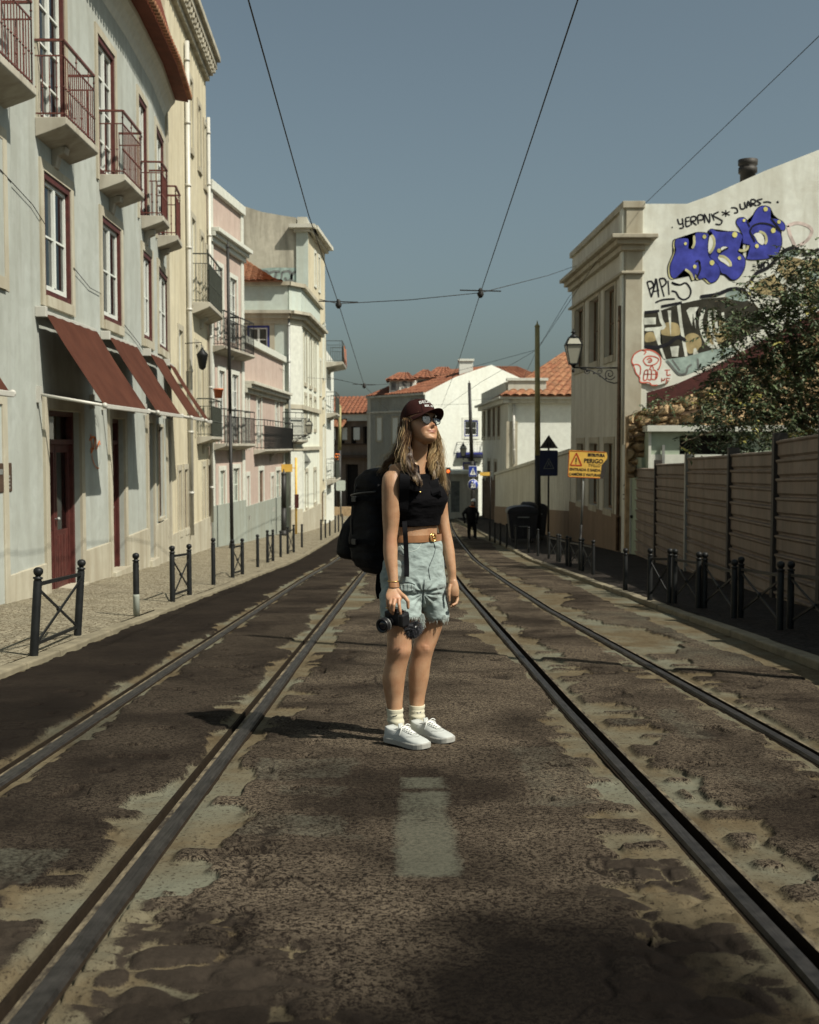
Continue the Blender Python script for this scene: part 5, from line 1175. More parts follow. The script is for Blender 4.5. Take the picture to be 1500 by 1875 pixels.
# roof behind the gable and dormers
rz = fJ.hit(900, 668)[1]; ur = fJ.hit(900, 668)[0]
a_ = fI.pt(fI.L, zI, .15); b_ = fI.pt(0, zI, .15); r1 = fJ.pt(ur, rz-.10, -.1); r2 = r1-fJ.n*10
tile_roof(b_, a_, r1, r2, 'tile_orange', I_, pitch=.45, amp=.08, course=.8)
for k, (x0, x1, y0, y1, yb, yy) in enumerate(((710, 761, 682, 696, 723, 92.7), (756, 798, 677, 693, 720, 93.6), (784, 836, 672, 689, 712, 94.5))):
    p0, p1 = P(x0+3, yb, yy), P(x1, yb, yy); zt_ = P(x0, y1, yy).z; d_ = V((.12, 1, 0)).normalized()
    mb = MB(); mb.obox((p0.x, p0.y, p0.z-1.2), V((p1.x-p0.x, 0, 0)), d_*4, V((0, 0, zt_-p0.z+1.2))); dm = mb.build('dormer', M['plaster_bright'], I_)
    e0 = P(x0-3, y1, yy-.4); e1 = P(x1+2, y1, yy-.4); zr = P(x0, y0, yy+2).z
    tile_roof((e0.x, yy-.4, zt_), (e1.x, yy-.4, zt_), (e1.x-.6, yy+2.5, zr), (e0.x+1.0, yy+2.5, zr), 'tile_orange', dm, pitch=.42, amp=.08, course=.7, name='dormer_roof')
    tile_roof((e0.x, yy+4, zt_), (e0.x, yy-.4, zt_), (e0.x+1.0, yy+2.5, zr), (e0.x+1.0, yy+3.5, zr), 'tile_orange', dm, pitch=.42, amp=.08, course=.7, name='dormer_roof')
    mb = MB(); xw = [(.07, .25), (.70, .86)] if k == 0 else [(.18, .40)]
    for a2, b2 in xw: mb.box(lerp(p0.x, p1.x, a2), lerp(p0.x, p1.x, b2), yy-.06, yy-.01, p0.z+.15, zt_-.15)
    mb.build('dormer_window', M['paint_grey'], dm)
vs_, fs_ = text_mesh('S', .95, .03); pS = P(741, 706.5, 92.5)
mb = MB(); mb.add([(pS.x+v.x, pS.y, pS.z+v.y) for v in vs_], fs_); So = mb.build('sign_letter', M['paint_grey'], I_)
mb = MB(); mb.box(pS.x-.42, pS.x+.42, pS.y+.03, pS.y+.1, pS.z-.5, pS.z+.42); mb.build('sign_panel', M['trim_white'], I_)
mb = MB(); p0 = P(841, 690, 91.5); p1 = P(866, 660, 91.5); mb.box(p0.x, p1.x, 91.2, 92.3, p0.z-1, p1.z-.06); mb.box(p0.x-.08, p1.x+.08, 91.1, 92.4, p1.z-.06, p1.z+.1); mb.build('chimney', M['plaster_bright'], I_)
a_ = P(905, 671, 97); b_ = P(965, 688, 97); tile_roof((a_.x-.5, 95, b_.z-.4), (b_.x+1.5, 95, b_.z-.4), (b_.x-.6, 99, a_.z+.1), (a_.x, 99, a_.z+.1), 'tile_orange', I_, pitch=.42, amp=.08, course=.7)
# white ground-floor kiosk in front of the gable
Ki = thing('annex', (4, 80, gz(80)), 'low white flat-roofed annex with a dark door at the end of the street', 'annex')
p0 = P(806, 868, 82); p1 = P(877, 868, 82); fY = Fac((p0.x, 82), (p1.x, 82.6), (3, 0)); zk_ = p0.z; opY = [fY.rect(826, 842.5, 881, 938)]
mb = MB(); wall(mb, fY, 0, fY.L, -6, zk_, opY, .15); body(mb, fY, 0, fY.L, -6, zk_, 5); mb.build('wall', M['plaster_grey'], Ki)
mb = MB(); fY.quad(mb, opY[0][0], opY[0][1], opY[0][2], opY[0][3], -.1); mb.build('door', M['paint_grey'], Ki)
mb = MB(); fY.box(mb, -.2, fY.L+.1, zk_, zk_+.22, -5.2, .3); mb.build('roof_slab', M['plaster_bright'], Ki)
# brown house in the bend, seen in shade
Hh = thing('brown_house', (-5.5, 100, gz(100)), 'brown house in the bend with a tiled roof and three white cloths upstairs', 'building')
cH = (-2.6, 96.8); fB2 = Fac((-2.6-.86*11, 96.8+.50*11), cH, (-8, 60)); zH = fB2.hit(640, 763)[1]
opB = [fB2.rect(a, b_, 781, 812) for a, b_ in ((605, 613), (622, 631), (643, 652), (665, 672))]+[fB2.rect(633, 656, 850, 930), fB2.rect(604, 614, 848, 930)]
mb = MB(); wall(mb, fB2, 0, fB2.L, -6, zH, opB, .3); body(mb, fB2, 0, fB2.L, -6, zH, 6); mb.build('wall', M['brown_wall'], Hh); backing(fB2, opB, Hh)
mb = MB(); fB2.box(mb, -.2, fB2.L+.1, zH-.35, zH+.25, 0, .25); mb.build('cornice', M['trim_white'], Hh)
mb = MB(); z_ = fB2.hit(640, 833)[1]; fB2.box(mb, 0, fB2.L, z_-.25, z_, 0, .5); z_ = fB2.hit(640, 812)[1]; fB2.box(mb, 0, fB2.L, z_-.1, z_, 0, .15); mb.build('ledge', M['wood_dark'], Hh)
for a, b_ in ((612, 621), (632.5, 642), (653.5, 665)):
    r = fB2.rect(a, b_, 783, 804); mb = MB(); sx, sy = fB2.pt(r[0], r[3], .5), fB2.pt(r[1], r[3], .5)
    sy = V((sy.x, sx.y-.4, sy.z)); sx = V((sx.x, sx.y+.1, sx.z)); h_ = V((0, 0, r[2]-r[3])); n = 6
    vs_ = []
    for i in range(n+1): p = sx.lerp(sy, i/n); vs_ += [p, p+h_*(1+.12*(i % 2))]
    mb.add(vs_, [(2*i, 2*i+2, 2*i+3, 2*i+1) for i in range(n)]); mb.build('cloth', M['white_paint'], Hh)
e0 = fB2.pt(-.3, zH+.25, .4); e1 = fB2.pt(fB2.L+.1, zH+.25, .4); rr = P(640, 727, 104).z
tile_roof(e0, e1, V((e1.x+.6, e1.y+5.5, rr)), V((e0.x+.6, e0.y+5.5, rr)), 'tile_orange', Hh, pitch=.42, amp=.08, course=.8)
a_ = fB2.pt(.5, fB2.hit(640, 782)[1], 1.0); b_ = fB2.pt(fB2.L*.75, fB2.hit(640, 782)[1], 1.0); up_ = fB2.hit(640, 771)[1]
tile_roof(a_, b_, b_-fB2.n*.95+V((0, 0, up_-a_.z+.3)), a_-fB2.n*.95+V((0, 0, up_-a_.z+.3)), 'tile_old', Hh, pitch=.42, amp=.07, course=.6, name='canopy_roof')
Sw = thing('retaining_wall', (-4, 86, gz(86)), 'rough low stone wall at the bend below the brown house', 'wall')
mb = MB(); p0 = P(600, 945, 84); p1 = P(672, 945, 84); mb.box(p0.x-1, p1.x+1.5, 83.6, 84.2, -6, P(640, 928, 84).z); mb.build('wall', M['sandstone'], Sw)
# ------------------------------------------------------------------ bollards, barriers, poles, signs, bins
PZ = .06
def zpave(x, y):
    z = gz(y)+.055
    if x < -2.95: z += itp(y, ZB)*min(1, (abs(x+2.9)-.135)/(8.5-2.9-.135)*1.25)
    return z
HB = .70
def post_mesh(mb, base, h, r=.035, lean=(0, 0)):
    b = V(base); ax = V((lean[0], lean[1], 1)).normalized()
    mb.lathe(b, [(r*1.05, -.05), (r, 0), (r*.97, h-.115), (r*.8, h-.10), (r*1.1, h-.092), (r*1.1, h-.082), (r*.55, h-.075), (r*.7, h-.066), (r*1.02, h-.052), (r*1.13, h-.034), (r*1.0, h-.016), (r*.6, h-.004), (r*.1, h)], 14, ax=ax)
B0 = tag(bpy.data.objects.new('tmp_b', None), None)
def bollard(px, base, top, label, lean=(0, 0), mat='iron_black', side='left'):
    p = R(px, base, PZ); h = (base-top)/F*p.y
    mb = MB(); post_mesh(mb, p, h, lean=lean); o = mb.build('bollard', M[mat])
    if 'scraped' in label: mb = MB(); mb.lathe(p, [(.036, .0), (.0362, h*.30), (.0355, h*.34)], 14); mb.build('bare_metal_foot', M['plinth_grey'], o)
    tag(o, label, 'bollard', 'single bollards along the '+side+' kerb'); return o
def barrier(a, ta, b, tb_, label, group, lean=(0, 0), pts=None, h=None, rail_low=True):
    if pts: pa, pb_ = pts; ha = hb = h
    else:
        pa, pb_ = R(*a, PZ), R(*b, PZ); ha = (a[1]-ta)/F*pa.y; hb = (b[1]-tb_)/F*pb_.y
    T_ = thing('crossed_barrier', (pa+pb_)/2, label, 'barrier', group)
    for p, hh in ((pa, ha), (pb_, hb)): mb = MB(); post_mesh(mb, p, hh, lean=lean); mb.build('post', M['iron_black'], T_)
    d = (pb_-pa); lo = V((0, 0, .08)); sh_ = V((lean[0], lean[1], 0))
    ta_, tb2 = pa+V((0, 0, ha-.14))+sh_*ha*.8, pb_+V((0, 0, hb-.14))+sh_*hb*.8
    mb = MB(); mb.bar(ta_, tb2, .022, .030); mb.build('top_rail', M['iron_black'], T_)
    mb = MB(); mb.bar(ta_-V((0, 0, .03)), pb_+lo, .012, .022); mb.bar(pa+lo+d*.002+V((.014, 0, 0)), tb2-V((0, 0, .03))+V((.014, 0, 0)), .012, .022); c = (ta_+pb_+lo)/2-V((0, 0, .015)); mb.sphere(c, .026, 8); mb.build('crossed_bars', M['iron_black'], T_)
    if rail_low: mb = MB(); mb.bar(pa+lo, pb_+lo, .020, .028); mb.build('bottom_rail', M['iron_black'], T_)
    return T_
GL = 'crossed barriers along the left kerb'; GR_ = 'crossed barriers along the right kerb'
barrier((62, 1199), 1036, (142, 1163), 1022, 'nearest left crossed barrier, leaning, in front of the red double door', GL, lean=(.07, 0))
bollard(250, 1127, 1011, 'single bollard with a pale scraped foot, between the two nearest left barriers')
barrier((316, 1101), 998, (347, 1089), 995, 'second crossed barrier on the left kerb, in front of the yellow house', GL)
bollard(391, 1071, 984, 'single bollard in front of the white downpipe of the yellow house')
barrier((426, 1058), 987, (444, 1052), 985, 'third left crossed barrier, at the foot of the black pole by the pink house', GL)
bollard(472, 1039, 978, 'bollard in front of the grey plinth of the low pink house')
barrier((490, 1031), 970, (500, 1028), 969, 'fourth left crossed barrier, before the grey door of the low pink house', GL)
bollard(514, 1021, 971, 'bollard between the fourth and fifth left barriers')
barrier((527, 1015), 964, (538, 1012), 960, 'fifth left crossed barrier, just before the yellow sign post', GL)
bollard(553, 1003, 959, 'bollard just beyond the yellow sign post')
for i, (px, b_, t_) in enumerate(((588, 989, 951), (596, 985, 951), (604, 981, 952), (614, 976, 944), (620, 974, 942), (627, 973, 941))):
    bollard(px, b_, t_, ['first', 'second', 'third', 'fourth', 'fifth', 'sixth'][i]+' of the six small far bollards at the left, counting from the camera', side='far left')
# right side
rp_ = [(1190, 1099, 1003), (1226, 1103, 1003), (1235, 1104, 1004), (1279, 1113, 1009), (1290, 1113, 1010), (1344, 1131, 1023), (1356, 1130, 1018), (1428, 1153, 1026), (1447, 1151, 1026)]
q = [(*rp_[i][:2], rp_[i][2]) for i in range(9)]
for (i, j), lb in zip(((0, 1), (2, 3), (4, 5), (6, 7)), ('right crossed barrier farthest along the metal fence', 'second right crossed barrier from the fence end', 'third right crossed barrier, before the middle of the metal fence', 'fourth right crossed barrier, nearest fully visible one')):
    barrier((q[i][0], q[i][1]), q[i][2], (q[j][0], q[j][1]), q[j][2], lb, GR_, rail_low=False)
barrier((1447, 1151), 1026, (1545, 1188), 1030, 'right crossed barrier cut off by the picture edge', GR_, rail_low=False)
bollard(1145, 1080, 1003, 'single right bollard in front of the corner house, beside the fence end', side='right')
fr_ = [(1005, 1023, 974), (1021, 1028, 977), (1025, 1029, 978), (1038, 1036, 980), (1044, 1037, 982), (1062, 1044, 984), (1067, 1045, 985), (1086, 1052, 988)]
for (i, j), lb in zip(((0, 1), (2, 3), (4, 5), (6, 7)), ('farthest of the four crossed barriers before the low wall', 'second farthest crossed barrier before the low wall', 'crossed barrier at the foot of the leaning yellow sign', 'crossed barrier before the corner of the graffiti house')):
    barrier(fr_[i][:2], fr_[i][2], fr_[j][:2], fr_[j][2], lb, GR_, rail_low=False)
for i, px in enumerate((985, 968, 945, 928, 916, 906, 897)):
    b_ = [1018, 1012, 1006, 1000, 995, 991, 988][i]; bollard(px, b_, b_-[50, 48, 45, 42, 38, 35, 33][i], ['nearest', 'second', 'third', 'fourth', 'fifth', 'sixth', 'farthest'][i]+' of the seven dark bollards in the shade by the bins', side='shaded right')

def pole(name, px, yb, py_top, y, r0, r1, label, cat, mats=('pole_olive', 'pole_black'), split=.45, px_top=None, group=None, dz=0):
    T_ = P(px, yb, y); base = V((T_.x, y, zpave(T_.x, y)+dz)); tp_ = P(px_top or px, py_top, y)
    th_ = thing(name, base, label, cat, group); mid = base.lerp(tp_, split)
    mb = MB(); mb.tube([base-V((0, 0, .1)), mid], [r0, lerp(r0, r1, split)], 12); mb.lathe(base, [(r0*1.7, -.05), (r0*1.6, .08), (r0*1.1, .2)], 12); mb.build('base', M[mats[1]], th_)
    mb = MB(); mb.tube([mid, tp_], [lerp(r0, r1, split), r1], 12); mb.lathe(tp_, [(r1*1.15, -.03), (r1*1.2, 0), (r1*.4, .08), (.01, .2)], 10); mb.build('shaft', M[mats[0]], th_)
    return th_, base, tp_
PA, pa_b, pa_t = pole('tram_pole', 985, 1000, 597, 43, .12, .085, 'tall olive tram pole beside the bins, its shaded lower part painted black', 'pole', split=.40, px_top=984, group='tram line poles')  # shade on the lower part put in as black material
pole('tram_pole', 425, 1000, 452, 34.6, .055, .045, 'black pole rising in front of the tall pink house', 'pole', ('pole_black', 'pole_black'), px_top=417, group='tram line poles')
pole('tram_pole', 519.5, 975, 868, 45, .10, .09, 'short thick black pole under the small yellow sign', 'pole', ('pole_black', 'pole_black'), group='tram line poles')
PF, pf_b, pf_t = pole('tram_pole', 868, 960, 703, 66, .14, .08, 'black pointed tram pole in front of the white gable', 'pole', ('pole_black', 'pole_black'), px_top=859.5, group='tram line poles')
pole('tram_pole', 621, 935, 745, 84, .16, .10, 'far tram pole with an olive top in front of the brown house', 'pole', split=.6, px_top=622.5, group='tram line poles')
# out of frame at the right: the pole whose shadow crosses the road
sp = V((4.25, 7.35, gz(7.35)+.1)); To = thing('tram_pole', sp, 'unseen tram pole for the shadow across the road, just outside the right edge of the picture', 'pole', 'tram line poles')
mb = MB(); mb.tube([sp, sp+V((.0, .35, 7.6))], [.085, .06], 10); mb.build('shaft', M['pole_olive'], To)

# signs -----------------------------------------------------------------------------------
def frame_at(px, py, y): return P(px, py, y)
def sign_plate(mb, c, w, h, mi=0, th=.01, rot=0., yaw=0., bev=.0):
    ca, sa = math.cos(rot), math.sin(rot); ex = V((math.cos(yaw), math.sin(yaw), 0)); ez = V((0, 0, 1))
    X = ex*ca+ez*sa; Z = -ex*sa+ez*ca; n = X.cross(Z); k = .06*min(w, h)*0+bev
    pts = [(-w/2+k, -h/2), (w/2-k, -h/2), (w/2, -h/2+k), (w/2, h/2-k), (w/2-k, h/2), (-w/2+k, h/2), (-w/2, h/2-k), (-w/2, -h/2+k)] if k else [(-w/2, -h/2), (w/2, -h/2), (w/2, h/2), (-w/2, h/2)]
    mb.prism([c+X*a+Z*b for a, b in pts], n*th, mi); return X, Z, n
# leaning yellow warning sign
yS = 28.; cS = P(1076, 850.5, yS); wS, hS = 71/F*yS, 50/F*yS; rot = -.045; YS = None
bs = P(1060, 1030, yS); bs.z = zpave(bs.x, yS)
YS = thing('warning_sign', bs, 'leaning yellow danger sign with a torn corner and a red warning triangle', 'sign')
ex = V((math.cos(rot), 0, math.sin(rot))); ez = V((-math.sin(rot), 0, math.cos(rot))); nn_ = V((0, -1, 0))
def sp_(a, b, o=0.): return cS+ex*(a*wS/2)+ez*(b*hS/2)+nn_*o
mb = MB(); out_ = [(-.94, -1), (.68, -1), (.70, -.55), (.72, .0), (.97, .45), (1, .62), (.97, .88), (.90, .98), (-.94, 1), (-1, .9), (-1, -.9)]
mb.prism([sp_(a, b) for a, b in out_], nn_*.012); plate = mb.build('plate', M['sign_yellow'], YS)
mb = MB(); mb.prism([sp_(a, b, -.01) for a, b in ((.70, -1), (.86, -.98), (.92, -.6), (.97, .45), (.72, .0), (.70, -.55))], nn_*.008); mb.build('bent_flap', M['sign_dark'], plate)
def ln(mb, pts, w, o=.016, mi=0, closed=False, spf=None):
    spf = spf or sp_; pts = list(pts)+([pts[0]] if closed else [])
    for a, b in zip(pts, pts[1:]): mb.bar(spf(*a, o), spf(*b, o), w, .004, mi, up=nn_)
mb = MB(); tri = [(-.88, -.10), (-.30, -.10), (-.60, .80)]; ln(mb, tri, .028, closed=True); mb.build('triangle', M['sign_red'], plate)
mb = MB(); ln(mb, [(-.60, .45), (-.60, .14)], .024); ln(mb, [(-.60, .06), (-.60, .0)], .026)
def put_text(mb, txt, cx, cy, size, wsc=1., spf=None, o=.016, bold=.0, W=None, H=None):
    vs_, fs_ = text_mesh(txt, size, bold); W = W or wS; H = H or hS; spf = spf or sp_
    mb.add([spf(cx+v.x*wsc/(W/2), cy+v.y/(H/2), o) for v in vs_], fs_)
put_text(mb, 'PERIGO', .30, .26, .135, .98, bold=.004); put_text(mb, 'ENTRADA E SAIDA', -.12, -.40, .088, .98, bold=.003); put_text(mb, 'CAMIÕES E VIATURAS', -.12, -.76, .088, .86, bold=.003)
put_text(mb, 'ESTRUTURA', .42, .70, .09, .8, bold=.006); put_text(mb, 'TV\\LLO', .35, -.06, .10, .9, bold=.001); mb.build('lettering', M['paint_black'], plate)
mb = MB(); bd = [(-.96, -.97), (.67, -.97)]; ln(mb, [(.68, -.95), (-.93, -.95), (-.97, -.86), (-.97, .86), (-.93, .95), (.9, .95)], .012); mb.build('border', M['sign_red'], plate)
mb = MB(); pt0 = sp_(-.12, -1, -.03); md = pt0.lerp(bs, .55); mb.tube([pt0+V((0, .03, .6)), md], .026, 10); mb.build('post', M['metal_grey'], YS); mb = MB(); mb.tube([md, bs-V((0, 0, .1))], .03, 10); mb.build('post', M['pole_black'], YS)
# dark triangle over square, seen against the wall
yT = 38.; cT = P(1005, 850, yT); bT = V((cT.x, yT, zpave(cT.x, yT))); s_ = 33/F*yT
TS = thing('crossing_sign', bT, 'dark triangular warning sign above a dark blue pedestrian square, in shade', 'sign')
mb = MB(); t0 = P(1005, 821, yT); tri = [t0+V((-s_*.52, 0, 0)), t0+V((s_*.52, 0, 0)), t0+V((0, 0, s_*.75))]; mb.prism(tri, V((0, -.015, 0))); tp_ = mb.build('triangle_plate', M['sign_dark'], TS)
mb = MB(); mb.prism([t0+V((a*s_, -.02, b*s_)) for a, b in ((-.12, .1), (-.02, .1), (-.02, .35), (-.10, .35))], V((0, -.004, 0))); mb.prism([t0+V((a*s_, -.02, b*s_)) for a, b in ((.04, .1), (.13, .1), (.11, .35), (.05, .35))], V((0, -.004, 0))); mb.build('pictogram', M['paint_black'], tp_)
mb = MB(); sign_plate(mb, P(1005, 848, yT)+V((0, -.0, 0)), s_, s_*1.42, bev=.03); sq = mb.build('square_plate', M['sign_dark_blue'] if 'sign_dark_blue' in M else simple('sign_dark_blue', (.008, .012, .04), .5, .3, var=.2), TS)
mb = MB(); c_ = P(1005, 848, yT)+V((0, -.02, 0))
for a, b in (((-.28, -.3), (.28, -.3)), ((.28, -.3), (0, .25)), ((0, .25), (-.28, -.3)), ((0, .0), (-.1, -.2)), ((0, .0), (.12, -.2)), ((0, .1), (0, .0))): mb.bar(c_+V((a[0]*s_, 0, a[1]*s_)), c_+V((b[0]*s_, 0, b[1]*s_)), .018, .004, up=(0, -1, 0))
mb.build('pictogram', M['paint_grey'], sq)
mb = MB(); mb.tube([bT, P(1005, 800, yT)+V((0, .03, 0))], .03, 10); mb.build('post', M['pole_black'], TS)
# blue crossing and blue round sign
yP = 60.; cP = P(866, 863, yP); bP = V((cP.x, yP, zpave(cP.x, yP)-.1)); w1 = 15.5/F*yP
PS = thing('pedestrian_sign', bP, 'blue square crossing sign above a round blue sign with walking figures', 'sign')
mb = MB(); sign_plate(mb, cP, w1, w1*1.28); pl_ = mb.build('square_plate', M['sign_white'], PS)
mb = MB(); sign_plate(mb, cP+V((0, -.014, 0)), w1*.92, w1*1.18); mb.build('blue_field', M['sign_blue'], pl_)
mb = MB(); c_ = cP+V((0, -.03, 0)); mb.prism([c_+V((-w1*.36, 0, -w1*.42)), c_+V((w1*.36, 0, -w1*.42)), c_+V((0, 0, w1*.42))], V((0, -.004, 0))); mb.build('white_triangle', M['sign_white'], pl_)
mb = MB(); c_ = c_+V((0, -.008, 0))
for a, b in (((0, .12), (0, -.1)), ((0, -.1), (-.1, -.32)), ((0, -.1), (.12, -.3)), ((0, .05), (.12, -.06))): mb.bar(c_+V((a[0]*w1, 0, a[1]*w1)), c_+V((b[0]*w1, 0, b[1]*w1)), .022, .004, up=(0, -1, 0))
mb.sphere(c_+V((0, 0, .17*w1)), .02, 6); mb.build('pictogram', M['paint_black'], pl_)
cR = P(866.5, 887.5, yP); rr_ = 10/F*yP; mb = MB(); mb.lathe(cR, [(rr_, 0), (rr_, .012)], 28, ax=(0, -1, 0)); rp2 = mb.build('round_plate', M['sign_white'], PS)
mb = MB(); mb.lathe(cR+V((0, -.016, 0)), [(rr_*.93, 0), (rr_*.93, .004)], 28, ax=(0, -1, 0)); mb.build('blue_field', M['sign_blue'], rp2)
mb = MB(); c_ = cR+V((0, -.03, 0))
for ox, s2 in ((-.15, 1.), (.32, .62)):
    for a, b in (((0, .35), (0, -.05)), ((0, -.05), (-.18, -.6)), ((0, -.05), (.2, -.6)), ((0, .3), (.28, .02)), ((0, .3), (-.22, .0))): mb.bar(c_+V(((a[0]*s2+ox)*rr_, 0, (a[1]*s2-(1-s2)*.5)*rr_)), c_+V(((b[0]*s2+ox)*rr_, 0, (b[1]*s2-(1-s2)*.5)*rr_)), .05*s2, .004, up=(0, -1, 0))
    mb.sphere(c_+V((ox*rr_, 0, (.52*s2-(1-s2)*.5)*rr_)), .14*rr_*s2*1.2, 8)
mb.build('pictogram', M['sign_white'], rp2)
mb = MB(); mb.tube([bP, P(866.5, 850, yP)+V((0, .04, 0))], .04, 10); mb.build('post', M['pole_black'], PS)
# small yellow boards
for (px0, px1, py0, py1, y, ppx, lb) in ((515.5, 535.5, 850, 864, 47, 542, 'small blank yellow board on a yellow post by the low pink house'), (879, 897, 864.5, 871, 70, 898, 'small yellow street board on a yellow post at the far right kerb')):
    c_ = P((px0+px1)/2, (py0+py1)/2, y); w_, h_ = (px1-px0)/F*y, (py1-py0)/F*y; bx = P(ppx, 900, y); base = V((bx.x, y, zpave(bx.x, y)))
    T_ = thing('yellow_board', base, lb, 'sign'); mb = MB(); sign_plate(mb, c_, w_, h_, th=.03); mb.build('plate', M['sign_yellow'], T_); tpz = P(ppx, 838 if y < 50 else 862, y)
    mb = MB(); mb.tube([base, V((tpz.x, y, tpz.z))], .045 if y < 50 else .03, 8); mb.bar(V((c_.x, y, c_.z)), V((tpz.x, y, c_.z)), .03); mb.build('post', M['sign_yellow' if y < 50 else 'pole_black'], T_)
    if y < 50: mb = MB(); q0 = P(544, 905, y); q1 = P(544, 930, y); mb.box(q0.x-.09, q0.x+.07, y-.12, y-.04, q1.z, q0.z); mb.build('control_box', M['red_paint'], T_, bevel=.01)
# back of a triangular sign by the corner house
yV = 50.; tb0 = P(555, 843, yV); T_ = thing('give_way_sign', (tb0.x, yV, zpave(tb0.x, yV)), 'grey back of a triangular road sign in front of the pale corner house', 'sign')
w_ = 27/F*yV; mb = MB(); mb.prism([tb0+V((-w_*.30, 0, -w_*1.05)), tb0+V((w_*.55, 0, -w_*.1)), tb0+V((-.05*w_, 0, w_*.95))], V((0, -.012, 0))); mb.build('plate', M['metal_grey'], T_)
mb = MB(); mb.tube([(tb0.x-w_*.05, yV-.05, zpave(tb0.x, yV)), (tb0.x-w_*.05, yV-.05, tb0.z+w_*.6)], .035, 8); mb.bar(tb0+V((-w_*.3, -.03, -w_*.1)), tb0+V((w_*.4, -.03, -w_*.1)), .03); mb.build('post', M['iron_green'], T_)
# pale square sign at the bend
yQ = 80.; q0 = P(624, 889, yQ); T_ = thing('square_sign', (q0.x, yQ, zpave(q0.x, yQ)), 'small faded square sign on a thin post at the far bend', 'sign'); mb = MB(); sign_plate(mb, q0, 17/F*yQ, 19/F*yQ, bev=.05); mb.build('plate', M['trim_green'], T_)
mb = MB(); mb.tube([(q0.x, yQ+.04, zpave(q0.x, yQ)), (q0.x, yQ+.04, q0.z+.3)], .05, 8); mb.build('post', M['metal_grey'], T_)
# traffic light
yL = 62.; q0 = P(820.5, 882, yL); T_ = thing('traffic_light', (q0.x, yL, zpave(q0.x, yL)-.1), 'narrow black traffic light showing an orange-red lamp beside the woman\'s hair', 'traffic light')
mb = MB(); mb.box(q0.x-.13, q0.x+.13, yL-.1, yL+.1, P(820, 905, yL).z, P(820, 856, yL).z); mb.build('housing', M['pole_black'], T_, bevel=.02)
m, t, b, co, pos = newmat('lamp_on', .4, .3); b.inputs['Base Color'].default_value = (.6, .1, .02, 1); b.inputs['Emission Color'].default_value = (1, .18, .03, 1); b.inputs['Emission Strength'].default_value = .9; M['lamp_on'] = m
mb = MB(); mb.lathe(P(820.5, 863, yL)+V((0, -.1, 0)), [(.09, 0), (.09, .03), (.05, .05)], 14, ax=(0, -1, 0)); mb.build('lamp', M['lamp_on'], T_)
mb = MB(); mb.tube([(q0.x, yL, zpave(q0.x, yL)-.1), (q0.x, yL, P(820, 856, yL).z)], .05, 8); mb.build('post', M['pole_black'], T_)
# wheeled bins
def bin_(px, y, w, h, label, lid=True):
    c_ = P(px, 1000, y); x, z = c_.x, zpave(c_.x, y); T_ = thing('wheeled_bin', (x, y, z), label, 'bin', 'wheeled bins on the right pavement')
    mb = MB(); a_, b_ = w*.40, w*.5; d_ = w*.42
    lo_ = [(x-a_, y-d_*.85, z+.14), (x+a_, y-d_*.85, z+.14), (x+a_, y+d_*.85, z+.14), (x-a_, y+d_*.85, z+.14)]; hi_ = [(x-b_, y-d_, z+h*.8), (x+b_, y-d_, z+h*.8), (x+b_, y+d_, z+h*.8), (x-b_, y+d_, z+h*.8)]
    mb.add(lo_+hi_, [(3, 2, 1, 0), (4, 5, 6, 7), (0, 1, 5, 4), (1, 2, 6, 5), (2, 3, 7, 6), (3, 0, 4, 7)]); mb.box(x-b_*1.05, x+b_*1.05, y-d_*1.06, y+d_*1.06, z+h*.78, z+h*.83)
    for k in (-.3, 0, .3): mb.box(x+k*w-.02, x+k*w+.02, y-d_*1.0, y-d_*.85, z+.25, z+h*.75)
    mb.build('body', M['bin_plastic'], T_, bevel=.02)
    mb = MB(); n = 8; pr = [(b_*1.08*math.cos(math.pi*i/n), h*.83+h*.17*math.sin(math.pi*i/n)**.8) for i in range(n+1)]
    mb.prism([V((x+a, y-d_*1.1, z+b)) for a, b in pr], V((0, 2.2*d_, 0))); mb.build('lid', M['bin_plastic'], T_, bevel=.02)
    for a in (-1, 1):
        for b in (-1, 1): mb = MB(); mb.lathe((x+a*a_*.85-.03*a, y+b*d_*.7, z+.08), [(.02, -.03), (.08, -.028), (.08, .028), (.02, .03)], 12, ax=(1, 0, 0)); mb.build('wheel', M['bin_plastic'], T_)
    mb = MB(); mb.bar((x-.2, y-d_*1.12, z+h*.7), (x+.2, y-d_*1.12, z+h*.7), .03); mb.bar((x-.15, y-d_*1.02, z+h*.45), (x+.15, y-d_*1.02, z+h*.45), .09, .02); mb.build('handle', M['metal_grey'], T_)
bin_(956, 41.5, 1.05, 1.28, 'large dark wheeled bin nearest the olive pole'); bin_(981, 44.5, .8, 1.35, 'second dark wheeled bin half hidden behind the olive pole')
c_ = P(968, 929, 42.3); mb = MB(); mb.sphere(c_, .28, 14, sc=(1.2, .8, .75)); mb.sphere(c_+V((-.15, .0, .06)), .15, 10); tag(mb.build('rubbish_bag', M['bin_plastic']), 'black rubbish bag bulging on top of the large wheeled bin', 'bag')
# far lanterns
ft = fE2.pt(-.4, 1.168+.0, .3); ft = P(531, 797, 47.6); bracket_lamp(ft, P(566, 794, 47.3), .8, 'glass lantern on a bracket at the pale corner house on the left', 'street lamp', ls=.98)
ft = P(884, 838, 80); ft2 = P(848.5, 830, 80); bracket_lamp(ft, V((ft2.x, 80, ft.z)), .95, 'small dark lantern in front of the white gable balcony', 'street lamp')

